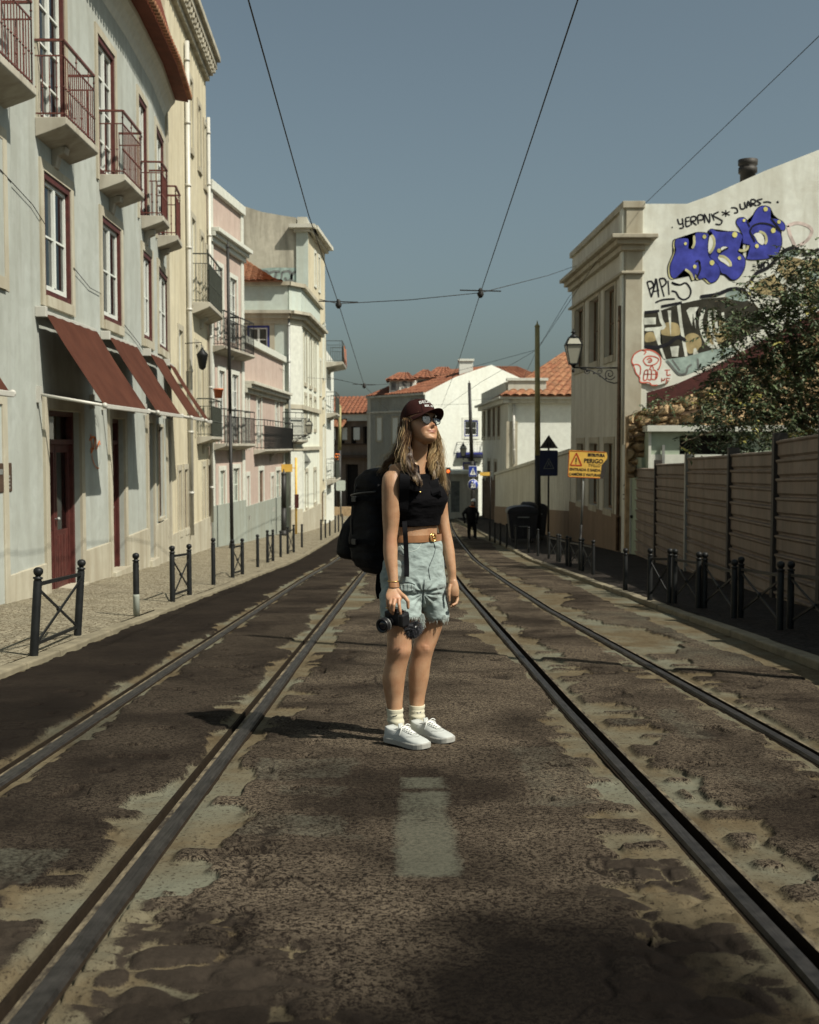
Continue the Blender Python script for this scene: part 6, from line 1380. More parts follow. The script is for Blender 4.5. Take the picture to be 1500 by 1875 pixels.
# ------------------------------------------------------------------ overhead wires
def wire(pts, label, r=.0075, nm='overhead_wire', grp='tram overhead wires'):
    mb = MB(); mb.tube(pts, r, 6); return tag(mb.build(nm, M['wire']), label, 'wire', grp)
def wpx(l, H=5.5): 
    out = []
    for x, y in l:
        d = ray(x, y); yy = 10.
        for _ in range(80): z = gz(yy)+H; y2 = (z-CZ)/d.z*d.y; yy = .6*yy+.4*y2
        yy = min(yy, 120); out.append(V((d.x/d.y*yy, yy, CZ+d.z/d.y*yy)))
    return out
w1_ = wpx([(455, 0), (565, 393), (620, 556), (667, 706)]); d_ = (w1_[0]-w1_[1]); wire([w1_[0]+d_*.6]+w1_+[w1_[-1]+V((.6, 14, -.5))], 'left trolley wire running from the top of the picture to the far bend')
w2_ = wpx([(1058, 0), (966, 278), (880, 536), (838, 668)]); d_ = (w2_[0]-w2_[1]); wire([w2_[0]+d_*.6]+w2_+[P(808, 745, 80)], 'right trolley wire above the right track')
a_ = P(1560, 5, 18); wire([a_, P(1500, 66, 20), P(1180, 374, 34), P(1041, 545, 43.)], 'wire slanting from the upper right corner over the graffiti house')
wire([P(1041, 545, 43), P(984, 640, 48), P(880, 700, 60), P(800, 756, 78)], 'thin wire sagging from the corner house to the white gable', .008)
yA = w1_[2].y; yB = w2_[2].y
wire([P(585, 548, yA-.5), w1_[2], P(750, 549, (yA+yB)/2), w2_[2], P(1005, 504, 37), P(1062, 484, 41)], 'cross wire joining both trolley wires to the graffiti house', .008, grp='span wires')
wire([P(598, 690, w1_[3].y+3), w1_[3], P(760, 700, 66), P(984, 640, 43.)], 'lower cross wire from the olive pole across the street', .008, grp='span wires')
wire([P(400, 590, 34), P(480, 660, 44), P(545, 690, 50), P(628, 696, 56)], 'thin wire looping from the yellow house past the corner house', .007, grp='span wires')
wire([P(1120, 437, 36), P(984, 640, 43), P(960, 690, 55)], 'short wire from the graffiti house cornice to the olive pole', .008, grp='span wires')
wire([pf_t-V((0, 0, .9)), P(1000, 724, 69)], 'short wire between the pointed pole and the tiled house', .008, grp='span wires'); wire([P(780, 742, 87), pf_t-V((0, 0, 1.1))], 'short wire between the white gable and the pointed pole', .009, grp='span wires')
for p, lb in ((w1_[2], 'insulator on the left trolley wire at the cross wire'), (w2_[2], 'insulator on the right trolley wire at the cross wire'), (w1_[3], 'insulator on the left trolley wire at the far bend')):
    mb = MB(); mb.lathe(p+V((0, 0, -.1)), [(.02, 0), (.05, .03), (.07, .08), (.04, .12), (.05, .15), (.02, .19)], 10); mb.bar(p-V((.4, 0, -.05)), p+V((.4, 0, .03)), .03, .02); tag(mb.build('insulator', M['pole_black']), lb, 'insulator', 'trolley wire insulators')

# ------------------------------------------------------------------ tree over the fence
def leafmat(name, c, tr=.25):
    m, t, b, co, pos = newmat(name, .5, .35)
    oi = t.noise(pos, 3.2, 3); n2 = t.noise(pos, 25, 2)
    t.l.new(t.mix(t.math('MULTIPLY_ADD', oi, .5, t.math('MULTIPLY', n2, .5)), tuple(x*.6 for x in c), tuple(x*1.5 for x in c)), b.inputs['Base Color'])
    b.inputs['Transmission Weight'].default_value = 0; b.inputs['Subsurface Weight'].default_value = 0; M[name] = m
leafmat('leaf_dark', (.050, .074, .034)); leafmat('leaf_mid', (.095, .125, .058)); leafmat('leaf_yellow', (.25, .23, .06))
def tree(label, base, blobs, n, limbs, leaf=(.11, .03), seed=3):
    rr = random.Random(seed); T_ = thing('tree', base, label, 'tree', 'trees behind the metal fence'); mb = MB()
    for l, r0, r1 in limbs:
        pts = [V(l[0])]
        for a, b in zip(l, l[1:]):
            for k in range(1, 5):
                p = V(a).lerp(V(b), k/4); pts.append(p+V((rr.uniform(-1, 1), rr.uniform(-1, 1), rr.uniform(-.5, .5)))*.05)
        mb.tube(pts, [lerp(r0, r1, i/(len(pts)-1)) for i in range(len(pts))], 8)
    tk = mb.build('trunk', M['bark'], T_)
    lv = MB(); tw = MB(); tot = sum(b[3]**2.2*b[4] for b in blobs)
    for (bx, by, bz, br, dens) in blobs:
        for _ in range(int(n*br**2.2*dens/tot/9)):
            while True:
                d = V((rr.uniform(-1, 1), rr.uniform(-1, 1), rr.uniform(-1, 1)))
                if d.length < 1: break
            d = d*(.35+.65*d.length)*1.08; c_ = V((bx, by, bz))+V((d.x*br*1.1, d.y*br, d.z*br*.85))
            ax = V((rr.gauss(0, 1), rr.gauss(0, 1), rr.gauss(-.1, .8))).normalized(); L = rr.uniform(.22, .42)
            sd = ax.cross(V((0, 0, 1))); sd = sd.normalized() if sd.length > .1 else V((1, 0, 0))
            tw.tube([c_, c_+ax*L*.5+V((0, 0, -.01)), c_+ax*L+V((0, 0, -.06))], [.006, .004, .002], 4)
            mi = 2 if rr.random() < (.06 if c_.z < bz else .03) else (0 if rr.random() < .6 else 1)
            for k in range(9):
                t_ = .15+.85*(k//2)/4.; p = c_+ax*L*t_+V((0, 0, -.06*t_*t_)); s = 1 if k % 2 else -1
                ld = (ax*.5+sd*s*1.0+V((rr.uniform(-.3, .3), rr.uniform(-.3, .3), rr.uniform(-.7, .1)))).normalized() if k < 8 else ax
                ll = leaf[0]*rr.uniform(.7, 1.3); wv = ld.cross(V((rr.uniform(-.5, .5), rr.uniform(-.5, .5), 1))).normalized()*leaf[1]*rr.uniform(.8, 1.2)
                m1 = p+ld*ll*.5+V((0, 0, .008)); lv.add([p, m1-wv, p+ld*ll+V((0, 0, -.012)), m1+wv], [(0, 1, 2), (0, 2, 3)], mi)
    lo = lv.build('crown', [M['leaf_dark'], M['leaf_mid'], M['leaf_yellow']], T_); tw.build('twigs', M['bark'], T_); return T_
def bp(px, py, y, r, d=1.): p = P(px, py, y); return (p.x, p.y, p.z, r, d)
yT = 24.5
bl = [bp(1470, 540, yT, .75), bp(1400, 590, yT, .65), bp(1480, 640, yT, .85), bp(1395, 670, yT, .75), bp(1330, 600, yT-.5, .45, .8), bp(1350, 720, yT-.4, .65), bp(1430, 740, yT, .8), bp(1500, 760, yT, .7), bp(1305, 765, yT-.6, .45, .9), bp(1370, 790, yT-.8, .5, 1.), bp(1300, 690, yT-.3, .32, .6),
      bp(1440, 800, yT-.5, .4, .7), bp(1340, 820, yT-1.2, .32, .9), bp(1280, 800, yT-1., .30, .8), bp(1245, 815, yT-1.1, .16, .5), bp(1385, 520, yT, .35, .5), bp(1435, 480, yT+.3, .4, .6), bp(1550, 600, yT, 1.0), bp(1560, 740, yT, .9), bp(1320, 560, yT, .3, .5), bp(1495, 470, yT+.3, .45, .7)]
tb = (8.0, 24.6, gz(24.6)-.1)
def tp(px, py, y=24.5): return tuple(P(px, py, y))
tree('leafy dark green tree with yellowing sprays hanging over the metal fence', tb, bl, 17500,
     [([tb, tp(1480, 800), tp(1462, 700), tp(1445, 620), tp(1440, 520)], .10, .02), ([tp(1478, 790), tp(1420, 720), tp(1350, 650), tp(1310, 580)], .05, .012), ([tp(1470, 760), tp(1390, 770), tp(1300, 790, 23.5), tp(1245, 812, 23.3)], .045, .01), ([tp(1465, 720), tp(1510, 620), tp(1520, 540)], .05, .012), ([tp(1455, 680), tp(1400, 600), tp(1370, 530)], .04, .01)], seed=5)
# small shrub on the ruin and an unseen tree nearer, added for shade on the right
wb = [bp(1190, 745, 32.3, .35, .6), bp(1215, 735, 32.3, .3, .7), bp(1250, 725, 32.3, .35, .6), bp(1330, 735, 32, .5, .5), bp(1290, 740, 32, .4, .5), bp(1460, 690, 31.5, .6, .4)]
s_ = tree('sparse shrub with yellow leaves growing on the ruined wall', (wb[1][0], 32.3, wb[1][2]-.4), wb, 900, [([tp(1205, 765, 32.4), tp(1215, 735, 32.4)], .03, .01), ([tp(1300, 770, 32.2), tp(1330, 735, 32.1)], .03, .01)], seed=8)
s_['category'] = 'shrub'
tree('unseen tree added behind the fence for shade, outside the right edge of the picture', (6.9, 12.5, gz(12.5)), [(6.6, 11.5, 2.2, .9, 1), (6.6, 13.5, 2.5, 1., 1), (7.4, 15.8, 3.0, 1.2, 1), (7.9, 18.5, 3.6, 1.3, 1), (8.7, 21, 4.2, 1.3, 1), (6.3, 9.6, 2.0, .8, 1), (6.2, 8, 2.2, .9, 1)], 20000, [([(6.9, 12.5, gz(12.5)), (6.8, 12.5, 1.2), (6.5, 11.6, 2.)], .07, .02), ([(6.8, 12.5, .8), (6.6, 14.5, 2.0)], .05, .02)], seed=9)
fw = fB.pt(fB.L*.2, 12.3, .2); 
mb = MB()
for i in range(150):
    p = fB.pt(rnd.uniform(.5, 2.2), 12.35+rnd.random()*.45, rnd.uniform(-.2, .55)); d = V((rnd.gauss(0, 1), rnd.gauss(0, 1), rnd.gauss(0, .7))).normalized()*.12; e = d.cross(V((0, .3, 1))).normalized()*.04
    mb.add([p, p+d*.5-e, p+d, p+d*.5+e], [(0, 1, 2, 3)], rnd.choice((0, 1, 1)))
for i in range(12): mb.sphere(fB.pt(rnd.uniform(.6, 2.), 12.5+rnd.random()*.3, rnd.uniform(.1, .5)), .05, 6, 2)
tag(mb.build('roof_plant', [M['leaf_dark'], M['leaf_mid'], M['sign_red']]), 'small flowering plant on the cornice of the yellow house', 'plant')
# a stooping passer-by far down the pavement
# ------------------------------------------------------------------ the woman
YW = 6.05
def Bp(px, py, dy=0.): return P(px, py, YW+dy)
def skin_mat(name, col):
    m, t, b, co, pos = newmat(name, .48, .4)
    a = t.add('ShaderNodeAttribute', attribute_name='tint'); s = t.add('ShaderNodeSeparateColor'); t.l.new(a.outputs['Color'], s.inputs[0])
    n1 = t.noise(pos, 16, 5, .6); n2 = t.noise(pos, 130, 3); c = t.mix(t.ramp(n1, [(.3, 0.), (.7, 1.)]), (col[0]*.80, col[1]*.70, col[2]*.64), (col[0]*1.08, col[1]*1.12, col[2]*1.15))
    c = t.mix(s.outputs[0], c, (.30, .11, .075)); c = t.mix(t.math('MULTIPLY', s.outputs[1], .45), c, (.50, .20, .12)); c = t.mix(s.outputs[2], c, (.12, .06, .035))
    t.l.new(c, b.inputs['Base Color']); b.inputs['Subsurface Weight'].default_value = .12; b.inputs['Subsurface Radius'].default_value = (.6, .25, .12); b.inputs['Subsurface Scale'].default_value = .02
    bump(t, b, n2, .12, .001); M[name] = m
skin_mat('skin', (.40, .235, .135))
def fabric(name, col, var=.2, scale=6, weave=700, bmp=.3, rough=.9, wr=0.):
    m, t, b, co, pos = newmat(name, rough, .15); n1 = t.noise(pos, scale, 5, .6); n2 = t.noise(pos, weave, 2)
    t.l.new(t.mix(t.ramp(n1, [(.32, 0.), (.7, 1.)]), tuple(x*(1-var) for x in col), tuple(x*(1+var) for x in col)), b.inputs['Base Color'])
    b.inputs['Sheen Weight'].default_value = .12 if col[0] > .03 else 0; b.inputs['Specular IOR Level'].default_value = .15 if col[0] > .03 else .08
    w = t.noise(t.mapv(pos, (1, 1, 2.2)), 14, 3, .5, .6); bump(t, b, t.math('ADD', t.math('MULTIPLY', n2, .12), t.math('MULTIPLY', w, wr)), bmp, .012); M[name] = m
fabric('top_black', (.0045, .0042, .005), .3, 8, 700, .4, .95, wr=1.)
fabric('denim', (.27, .325, .31), .22, 9, 600, .5, wr=1.1); fabric('denim_light', (.42, .47, .44), .1); fabric('denim_dark', (.06, .075, .075), .2)
fabric('sock', (.52, .49, .37), .08, 20, 500, .3); fabric('shoe_white', (.42, .44, .42), .05, 10, 300, .15, .5); fabric('shoe_sole', (.34, .34, .31), .1, 12, 200, .1, .6); fabric('lace', (.66, .67, .64), .05)
fabric('leather', (.25, .12, .055), .25, 14, 200, .2, .5); fabric('cap_brown', (.030, .0105, .009), .25, 12, 500, .3, .9, .3); fabric('pack_black', (.009, .009, .010), .5, 10, 260, .5, .6, 1.); fabric('strap_black', (.006, .006, .007), .3, 20, 400, .3)
simple('gold', (.75, .50, .18), .28, .6, .9, var=.1, bmp=0); simple('camera_black', (.012, .012, .013), .38, .5, var=.3, bmp=.05); simple('lens_glass', (.01, .012, .02), .05, .8, var=.1, bmp=0)
simple('fur_grey', (.055, .055, .06), .9, .2, var=.4, scale=60); simple('eye_white', (.65, .62, .58), .25, .5, var=.05, bmp=0); simple('iris', (.05, .04, .02), .2, .5, var=.1, bmp=0)
# hair colours
def hairmat(name, c):
    m, t, b, co, pos = newmat(name, .42, .4); n = t.noise(pos, 30, 3); t.l.new(t.mix(n, tuple(x*.7 for x in c), tuple(x*1.3 for x in c)), b.inputs['Base Color']); M[name] = m
hairmat('hair_brown', (.060, .030, .014)); hairmat('hair_blond', (.19, .115, .05)); hairmat('hair_light', (.36, .26, .13))

def loft(mb, secs, n=28, cap=True, mi=0):
    """secs: (centre, X half vector, Y half vector, exponent)"""
    vs_ = []
    for s in secs:
        c, ax, ay = V(s[0]), V(s[1]), V(s[2]); e = s[3] if len(s) > 3 else 1.
        for k in range(n):
            w = 2*math.pi*k/n; cx, cy = math.cos(w), math.sin(w)
            vs_.append(c+ax*(math.copysign(abs(cx)**e, cx))+ay*(math.copysign(abs(cy)**e, cy)))
    fs_ = [(i*n+k, i*n+(k+1) % n, (i+1)*n+(k+1) % n, (i+1)*n+k) for i in range(len(secs)-1) for k in range(n)]
    if cap: fs_ += [tuple(range(n))[::-1], tuple(range((len(secs)-1)*n, len(secs)*n))]
    mb.add(vs_, fs_, mi, True)
def densify(pts, k=4):
    out = []
    for i in range(len(pts)-1):
        p0, p1, p2, p3 = pts[max(i-1, 0)], pts[i], pts[i+1], pts[min(i+2, len(pts)-1)]
        for j in range(k):
            t_ = j/k; out.append([.5*((2*b)+(-a+c)*t_+(2*a-5*b+4*c-d)*t_*t_+(-a+3*b-3*c+d)*t_**3) for a, b, c, d in zip(p0, p1, p2, p3)])
    return out+[list(pts[-1])]
def limb(mb, keys, n=24, front=None, k=4, cap=True, mi=0):
    """keys: (px, py, dy, half width px, depth ratio)"""
    secs = []
    for px, py, dy, hw, dr in densify(keys, k):
        c = Bp(px, py, dy); r = hw/F*(YW+dy); secs.append((c, V((r, 0, 0)), V((0, r*dr, 0))))
    loft(mb, secs, n, cap, mi)
def azi(a): a = math.radians(a); return V((math.sin(a), -math.cos(a), 0)), V((math.cos(a), math.sin(a), 0))   # forward, her left
W = thing('person', (.0, 6.08, gz(6.08)), 'woman in brown cap, glasses, black sleeveless top and denim shorts standing between the rails', 'person')

fH, lH = azi(40); fC_, lC = azi(33)
def tsec(px, py, dy, a, b_, az, e=1., fo=0.):
    f_, l_ = azi(az); return (Bp(px, py, dy)+f_*fo, l_*a, f_*b_, e)
def torso(mb, g=0., lo=0, hi=9999, n=40):
    T_ = [(757, 1095, 0, .160, .115, 40, 0), (757, 1070, 0, .172, .122, 40, 0), (757, 1045, 0, .168, .118, 40, 0), (759, 1015, 0, .146, .105, 39, 0), (761, 990, 0, .128, .096, 38, 0), (762, 968, 0, .122, .092, 37, 0),
          (763, 945, 0, .128, .096, 35, .004), (764, 925, 0, .140, .108, 34, .012), (764, 908, 0, .148, .114, 33, .014), (763, 893, 0, .152, .104, 33, .004), (761, 880, 0, .155, .090, 33, -.004), (760, 868, 0, .150, .078, 33, -.008), (761, 859, 0, .120, .064, 33, -.012), (763, 850, 0, .075, .052, 33, -.012)]
    q = [x for x in densify([list(map(float, t)) for t in T_], 4) if lo <= x[1] <= hi]
    loft(mb, [tsec(x[0], x[1], x[2], x[3]+g, x[4]+g, x[5], .92, x[6]) for x in q], n)
body_ = MB()
torso(body_, -.007, 0, 1066)
neck = [(763, 868, -.02, 17, 1.), (765, 852, -.02, 14.5, 1.), (767, 838, -.02, 13.8, 1.05), (769, 822, -.03, 14.5, 1.1), (769, 800, -.03, 16, 1.1)]
limb(body_, neck, 24)
# trapezius
for s_, sx, sy, dy in ((1, 722, 866, -.10), (-1, 800, 868, .10)):
    a_ = Bp(766, 850, 0); b_ = Bp(sx, sy, dy); body_.tube([a_, a_.lerp(b_, .5)+V((0, 0, -.004)), b_], [.048, .042, .044], 16)
# arms: her right (nearer, carries the camera), her left
armR = [(722, 862, -.10, 12, 1.), (719, 872, -.10, 17.5, 1.1), (717.5, 890, -.11, 18.5, 1.15), (717, 915, -.115, 17.8, 1.1), (716, 945, -.12, 16.2, 1.05), (715.5, 970, -.12, 14.0, 1.), (715, 988, -.125, 13.2, 1.), (715, 1005, -.13, 13.6, 1.), (715.5, 1022, -.14, 12.6, 1.), (718, 1042, -.155, 10.8, .95), (720, 1058, -.17, 9.3, .85), (721, 1070, -.18, 8.8, .75), (721, 1077, -.185, 9.4, .65)]
limb(body_, armR, 24)
armL = [(797, 868, .10, 11, 1.), (802, 880, .10, 14, 1.1), (804, 900, .10, 14.5, 1.1), (806.5, 925, .10, 13.6, 1.1), (810, 950, .10, 12.2, 1.05), (815, 974, .09, 11.0, 1.), (819, 992, .08, 10.8, 1.), (822, 1010, .07, 10.8, 1.), (824.5, 1028, .06, 9.8, 1.), (827, 1044, .05, 8.4, .95), (828, 1056, .045, 7.6, .8), (829, 1064, .04, 7.8, .7)]
limb(body_, armL, 24)
# legs
legR = [(735, 1075, -0.05, 31, 1.0), (735, 1100, -0.06, 30, 1.05), (734, 1130, -0.06, 26.5, 1.05), (732.5, 1155, -0.06, 24.2, 1.05), (731.5, 1175, -0.065, 23.0, 1.05), (731, 1192, -0.071, 22.6, 1.0), (728, 1207, -0.063, 21.0, 0.98), (723.5, 1225, -0.054, 21.2, 1.05), (721, 1243, -0.047, 21.0, 1.1), (721, 1262, -0.044, 18.8, 1.08), (722, 1280, -0.042, 16.0, 1.05), (723, 1297, -0.045, 14.2, 1.05), (724, 1315, -0.047, 13.6, 1.1), (727, 1335, -0.04, 14, 1.2), (728, 1350, -0.04, 15, 1.2)]
legL = [(782, 1075, 0.07, 28, 1.0), (783, 1100, 0.08, 27, 1.05), (789, 1130, 0.09, 23.5, 1.05), (787, 1150, 0.09, 22.4, 1.05), (782, 1168, 0.09, 21.4, 1.05), (776, 1186, 0.08, 20.6, 1.0), (772, 1202, 0.086, 19.6, 0.98), (768.5, 1220, 0.09, 19.8, 1.05), (767, 1238, 0.094, 19.2, 1.1), (765.5, 1256, 0.093, 17.2, 1.08), (764, 1274, 0.092, 14.8, 1.05), (763.5, 1292, 0.086, 13.4, 1.05), (763.5, 1308, 0.08, 13, 1.1), (765, 1325, 0.085, 13.5, 1.2), (767, 1338, 0.08, 14, 1.2)]
limb(body_, legR, 28); limb(body_, legL, 28)
for (kx, ky, kd) in ((735, 1189, -.085), (778, 1184, .065)): body_.sphere(Bp(kx, ky, kd), .043, 16, sc=(1, 1.05, 1.15))
for (kx, ky, kd) in ((713, 1232, .0), (760, 1228, .15)): body_.sphere(Bp(kx+4, ky, kd), .045, 14, sc=(.8, .9, 1.9))
# head (own frame: x her left, y forward, z up, 0 at the eyes)
HC = Bp(769, 776, -.02); hyaw = math.radians(39); hp = math.radians(16); hr_ = math.radians(-3)
fw0 = V((math.sin(hyaw), -math.cos(hyaw), 0)); lf0 = V((math.cos(hyaw), math.sin(hyaw), 0))
fwd = (fw0*math.cos(hp)+V((0, 0, 1))*math.sin(hp)).normalized(); up0 = lf0.cross(fwd)*-1; up0 = up0 if up0.z > 0 else -up0
lft = (lf0*math.cos(hr_)+up0*math.sin(hr_)).normalized(); uph = fwd.cross(lft); uph = uph if uph.z > 0 else -uph
def hd(x, y, z): return HC+lft*x+fwd*y+uph*z
tabW = [(-.116, .012), (-.112, .024), (-.10, .038), (-.085, .048), (-.06, .058), (-.03, .067), (0, .071), (.04, .075), (.07, .071), (.09, .058), (.105, .038), (.113, .015)]
tabF = [(-.116, .066), (-.112, .076), (-.10, .086), (-.085, .088), (-.06, .088), (-.03, .087), (0, .084), (.04, .090), (.07, .082), (.09, .062), (.105, .035), (.113, .01)]
tabB = [(-.116, .03), (-.112, .02), (-.10, .0), (-.085, -.03), (-.06, -.058), (-.03, -.08), (0, -.092), (.04, -.10), (.07, -.092), (.09, -.075), (.105, -.05), (.113, -.02)]
def face_bump(x, z):
    g = lambda x0, z0, sx, sz: math.exp(-((x-x0)/sx)**2-((z-z0)/sz)**2)
    b_ = .0
    rdg = math.exp(-(x/.0075)**2)*max(0, min(1, (0.008-z)/.045))*(1 if z > -.040 else math.exp(-((z+.040)/.006)**2)); b_ += .019*rdg
    b_ += .010*g(0, -.036, .010, .010)+.006*(g(.013, -.040, .006, .007)+g(-.013, -.040, .006, .007))
    b_ -= .011*(g(.031, -.001, .015, .011)+g(-.031, -.001, .015, .011)); b_ += .005*(g(.03, .017, .02, .007)+g(-.03, .017, .02, .007))
    b_ += .0055*g(0, -.0615, .017, .0045)+.0065*g(0, -.0705, .015, .005)-.004*g(0, -.0655, .026, .0022)-.003*(g(.026, -.064, .005, .006)+g(-.026, -.064, .005, .006))
    b_ -= .004*g(0, -.080, .02, .006)+.002*g(0, -.053, .004, .006); b_ += .007*g(0, -.099, .018, .014)
    b_ += .007*(g(.038, -.040, .018, .016)+g(-.038, -.040, .018, .016))
    b_ -= .0030*(g(.032, -.060, .006, .014)+g(-.032, -.060, .006, .014))
    return b_
nz_, na = 72, 96; vs_ = []
for j in range(nz_+1):
    z = lerp(-.116, .113, j/nz_); w_ = itp(z, tabW); f_ = itp(z, tabF); b_ = itp(z, tabB); cy = (f_+b_)/2*.0+b_*.42+f_*.58; 
    for k in range(na):
        a = 2*math.pi*k/na; ca, sa = math.cos(a), math.sin(a); e = .88
        x = w_*math.copysign(abs(ca)**e, ca); y = cy+(f_-cy if sa > 0 else cy-b_)*math.copysign(abs(sa)**e, sa)
        if sa > .15: y += face_bump(x, z)*min(1, (sa-.15)/.3)
        vs_.append(hd(x, y, z))
fs_ = [(j*na+k, j*na+(k+1) % na, (j+1)*na+(k+1) % na, (j+1)*na+k) for j in range(nz_) for k in range(na)]+[tuple(range(na))[::-1], tuple(range(nz_*na, (nz_+1)*na))]
body_.add(vs_, fs_, 0, True)
for s_ in (1, -1): body_.sphere(hd(s_*.074, -.008, -.012), .02, 12, sc=(.45, .8, 1.4))
# hands ------------------------------------------------------------------------------------
def finger(keys, rs, n=12): body_.tube([Bp(*k) for k in keys], rs, n); body_.sphere(Bp(*keys[-1]), rs[-1]*1.0, 10)
palm = [(721, 1074, -.185, 9.0, .7), (720.5, 1082, -.20, 12, .5), (720.5, 1090, -.215, 14.6, .42), (721.5, 1097, -.225, 14.8, .40), (722, 1101, -.23, 12, .38)]
limb(body_, palm, 20)
finger([(710.5, 1094, -.215), (709.5, 1102, -.225), (710.5, 1110, -.222), (712, 1116, -.20)], [.0095, .0085, .0078, .0068])
finger([(716.5, 1096, -.228), (714.5, 1106, -.246), (714.8, 1115, -.243), (716, 1121, -.225)], [.0105, .0092, .0083, .0070])
finger([(723, 1097, -.235), (721, 1108, -.256), (719.8, 1118, -.252), (719.5, 1124, -.232)], [.0108, .0095, .0085, .0072])
finger([(730, 1096, -.235), (731, 1108, -.255), (733, 1120, -.262), (734, 1130, -.255)], [.0108, .0092, .0082, .0068])
finger([(727, 1080, -.195), (734, 1088, -.21), (742, 1094, -.225), (747, 1101, -.23), (747.5, 1113, -.225)], [.013, .0125, .0115, .0095, .0078])
palmL = [(829, 1062, .04, 7.8, .75), (830, 1070, .035, 9.4, .6), (830.5, 1079, .03, 10.4, .55), (831, 1087, .03, 10., .55), (831.5, 1092, .03, 8.5, .55)]
limb(body_, palmL, 20)
finger([(825, 1070, .01), (822.5, 1080, -.005), (822, 1090, -.01), (822.5, 1100, -.005)], [.0105, .010, .009, .0075])
finger([(836, 1089, .04), (838, 1097, .035), (835.5, 1105, .02), (829, 1108, .005)], [.0095, .009, .008, .007])
finger([(833, 1090, .05), (836, 1099, .05), (834.5, 1106, .035), (829.5, 1110, .02)], [.0095, .009, .008, .007])
finger([(829.5, 1090, .055), (832, 1100, .06), (831, 1108, .05), (826.5, 1111, .035)], [.0092, .0086, .0078, .0066])
finger([(827, 1088, .065), (829, 1097, .075), (828, 1104, .07), (825, 1107, .06)], [.0082, .0076, .0068, .0060])
me = solid_remesh(body_, .0030, 3, .5)
n = len(me.vertices); co_ = np.empty(n*3, np.float32); me.vertices.foreach_get('co', co_); co_ = co_.reshape(-1, 3)
rel = co_-np.array(HC); hx = rel@np.array(lft); hy = rel@np.array(fwd); hz = rel@np.array(uph)
g = lambda x0, z0, sx, sz: np.exp(-((hx-x0)/sx)**2-((hz-z0)/sz)**2)
lip = np.clip(1.5*np.exp(-(hx/.022)**4-((hz+.066-.004*(hx/.022)**2)/.0075)**4), 0, .85)*(hy > .06)
chk = (g(.04, -.04, .02, .018)+g(-.04, -.04, .02, .018)+.7*g(0, -.035, .012, .012))*(hy > .03)
Xw, Yw, Zw = co_[:, 0], co_[:, 1], co_[:, 2]
pk = np.array([[*Bp(736, 1190, -.13)], [*Bp(779, 1186, .02)], [*Bp(721, 1100, -.24)], [*Bp(712, 990, -.17)]])
for q in pk: chk = chk+.6*np.exp(-((co_-q)**2).sum(1)/.05**2)
brw = (g(.03, .018, .016, .0035)+g(-.03, .018, .016, .0035))*(hy > .05)
lin = np.exp(-(hx/.024)**4-((hz+.0655-.005*(hx/.022)**2)/.0016)**2)*(hy > .06)*.8
col = np.zeros((n, 4), np.float32); col[:, 0] = lip; col[:, 1] = np.clip(chk, 0, 1); col[:, 2] = np.clip(brw+lin, 0, 1); col[:, 3] = 1
at = me.attributes.new('tint', 'FLOAT_COLOR', 'POINT'); at.data.foreach_set('color', col.ravel())
mesh_obj(me, 'body', M['skin'], W)
for s_ in (1, -1):
    mb = MB(); c_ = hd(s_*.031, .0735, -.001); mb.sphere(c_, .0118, 16); e_ = mb.build('eye', M['eye_white'], W)
    mb = MB(); mb.lathe(hd(s_*.031, .0735+.0105, .0), [(.0055, 0), (.0052, .001), (.003, .0016)], 14, ax=fwd); mb.build('iris', M['iris'], e_)
# top --------------------------------------------------------------------------------------
tp_m = MB(); torso(tp_m, .007, 866, 966, 44)
for sx, sy, dy, ex, ey, ed in ((737, 866, -.10, 748, 855, -.05), (742, 866, -.10, 753, 856, -.05), (790, 868, .06, 781, 858, .02), (748, 868, -.10, 757, 854, -.06), (731, 866, -.10, 744, 854, -.05), (784, 868, .03, 778, 856, .0)):     # straps over the shoulders
    for oy in (-.05, -.02, .02, .05):
        f_, l_ = azi(33); a_ = Bp(sx, sy+10, dy)+f_*(-oy)*1.2+V((0, 0, -.01)); b_ = Bp(ex, ey, ed)+f_*(-oy)*.6
        tp_m.tube([a_+V((0, 0, -.05)), a_, a_.lerp(b_, .5)+V((0, 0, .008)), b_], [.024, .026, .022, .018], 12)
tme = solid_remesh(tp_m, .0045, 5, .5)
# soft folds across the waist
n = len(tme.vertices); co_ = np.empty(n*3, np.float32); tme.vertices.foreach_get('co', co_); co_ = co_.reshape(-1, 3); nr = np.empty(n*3, np.float32); tme.vertices.foreach_get('normal', nr); nr = nr.reshape(-1, 3)
fold = (fbm(co_[:, 0]*9+co_[:, 1]*5, co_[:, 2]*34, 3, 5)-.5)*.010; co_ += nr*fold[:, None]; tme.vertices.foreach_set('co', co_.ravel()); tme.update()
topo = mesh_obj(tme, 'tank_top', M['top_black'], W)
# shorts -----------------------------------------------------------------------------------
sh_m = MB(); torso(sh_m, .011, 983, 1080, 44); loft(sh_m, [tsec(757, 1075, 0, .172, .122, 40, .92), tsec(758, 1090, 0, .160, .108, 40, .95), tsec(760, 1104, 0, .125, .080, 40, 1.), tsec(762, 1112, 0, .07, .045, 40, 1.)], 44)
sR = [(737, 1040, -.02, 30, 1.15), (735, 1062, -.03, 35, 1.15), (733.5, 1085, -.045, 37, 1.05), (734, 1105, -.055, 38.5, 1.1), (736, 1127, -.06, 39.5, 1.1)]
sL = [(780, 1040, .04, 29, 1.15), (781, 1062, .05, 33, 1.15), (784, 1085, .07, 34, 1.05), (790, 1105, .08, 31.5, 1.1), (797.5, 1131, .085, 24.5, 1.25)]
limb(sh_m, sR, 32); limb(sh_m, sL, 32)
sme = solid_remesh(sh_m, .0042, 14, .6)
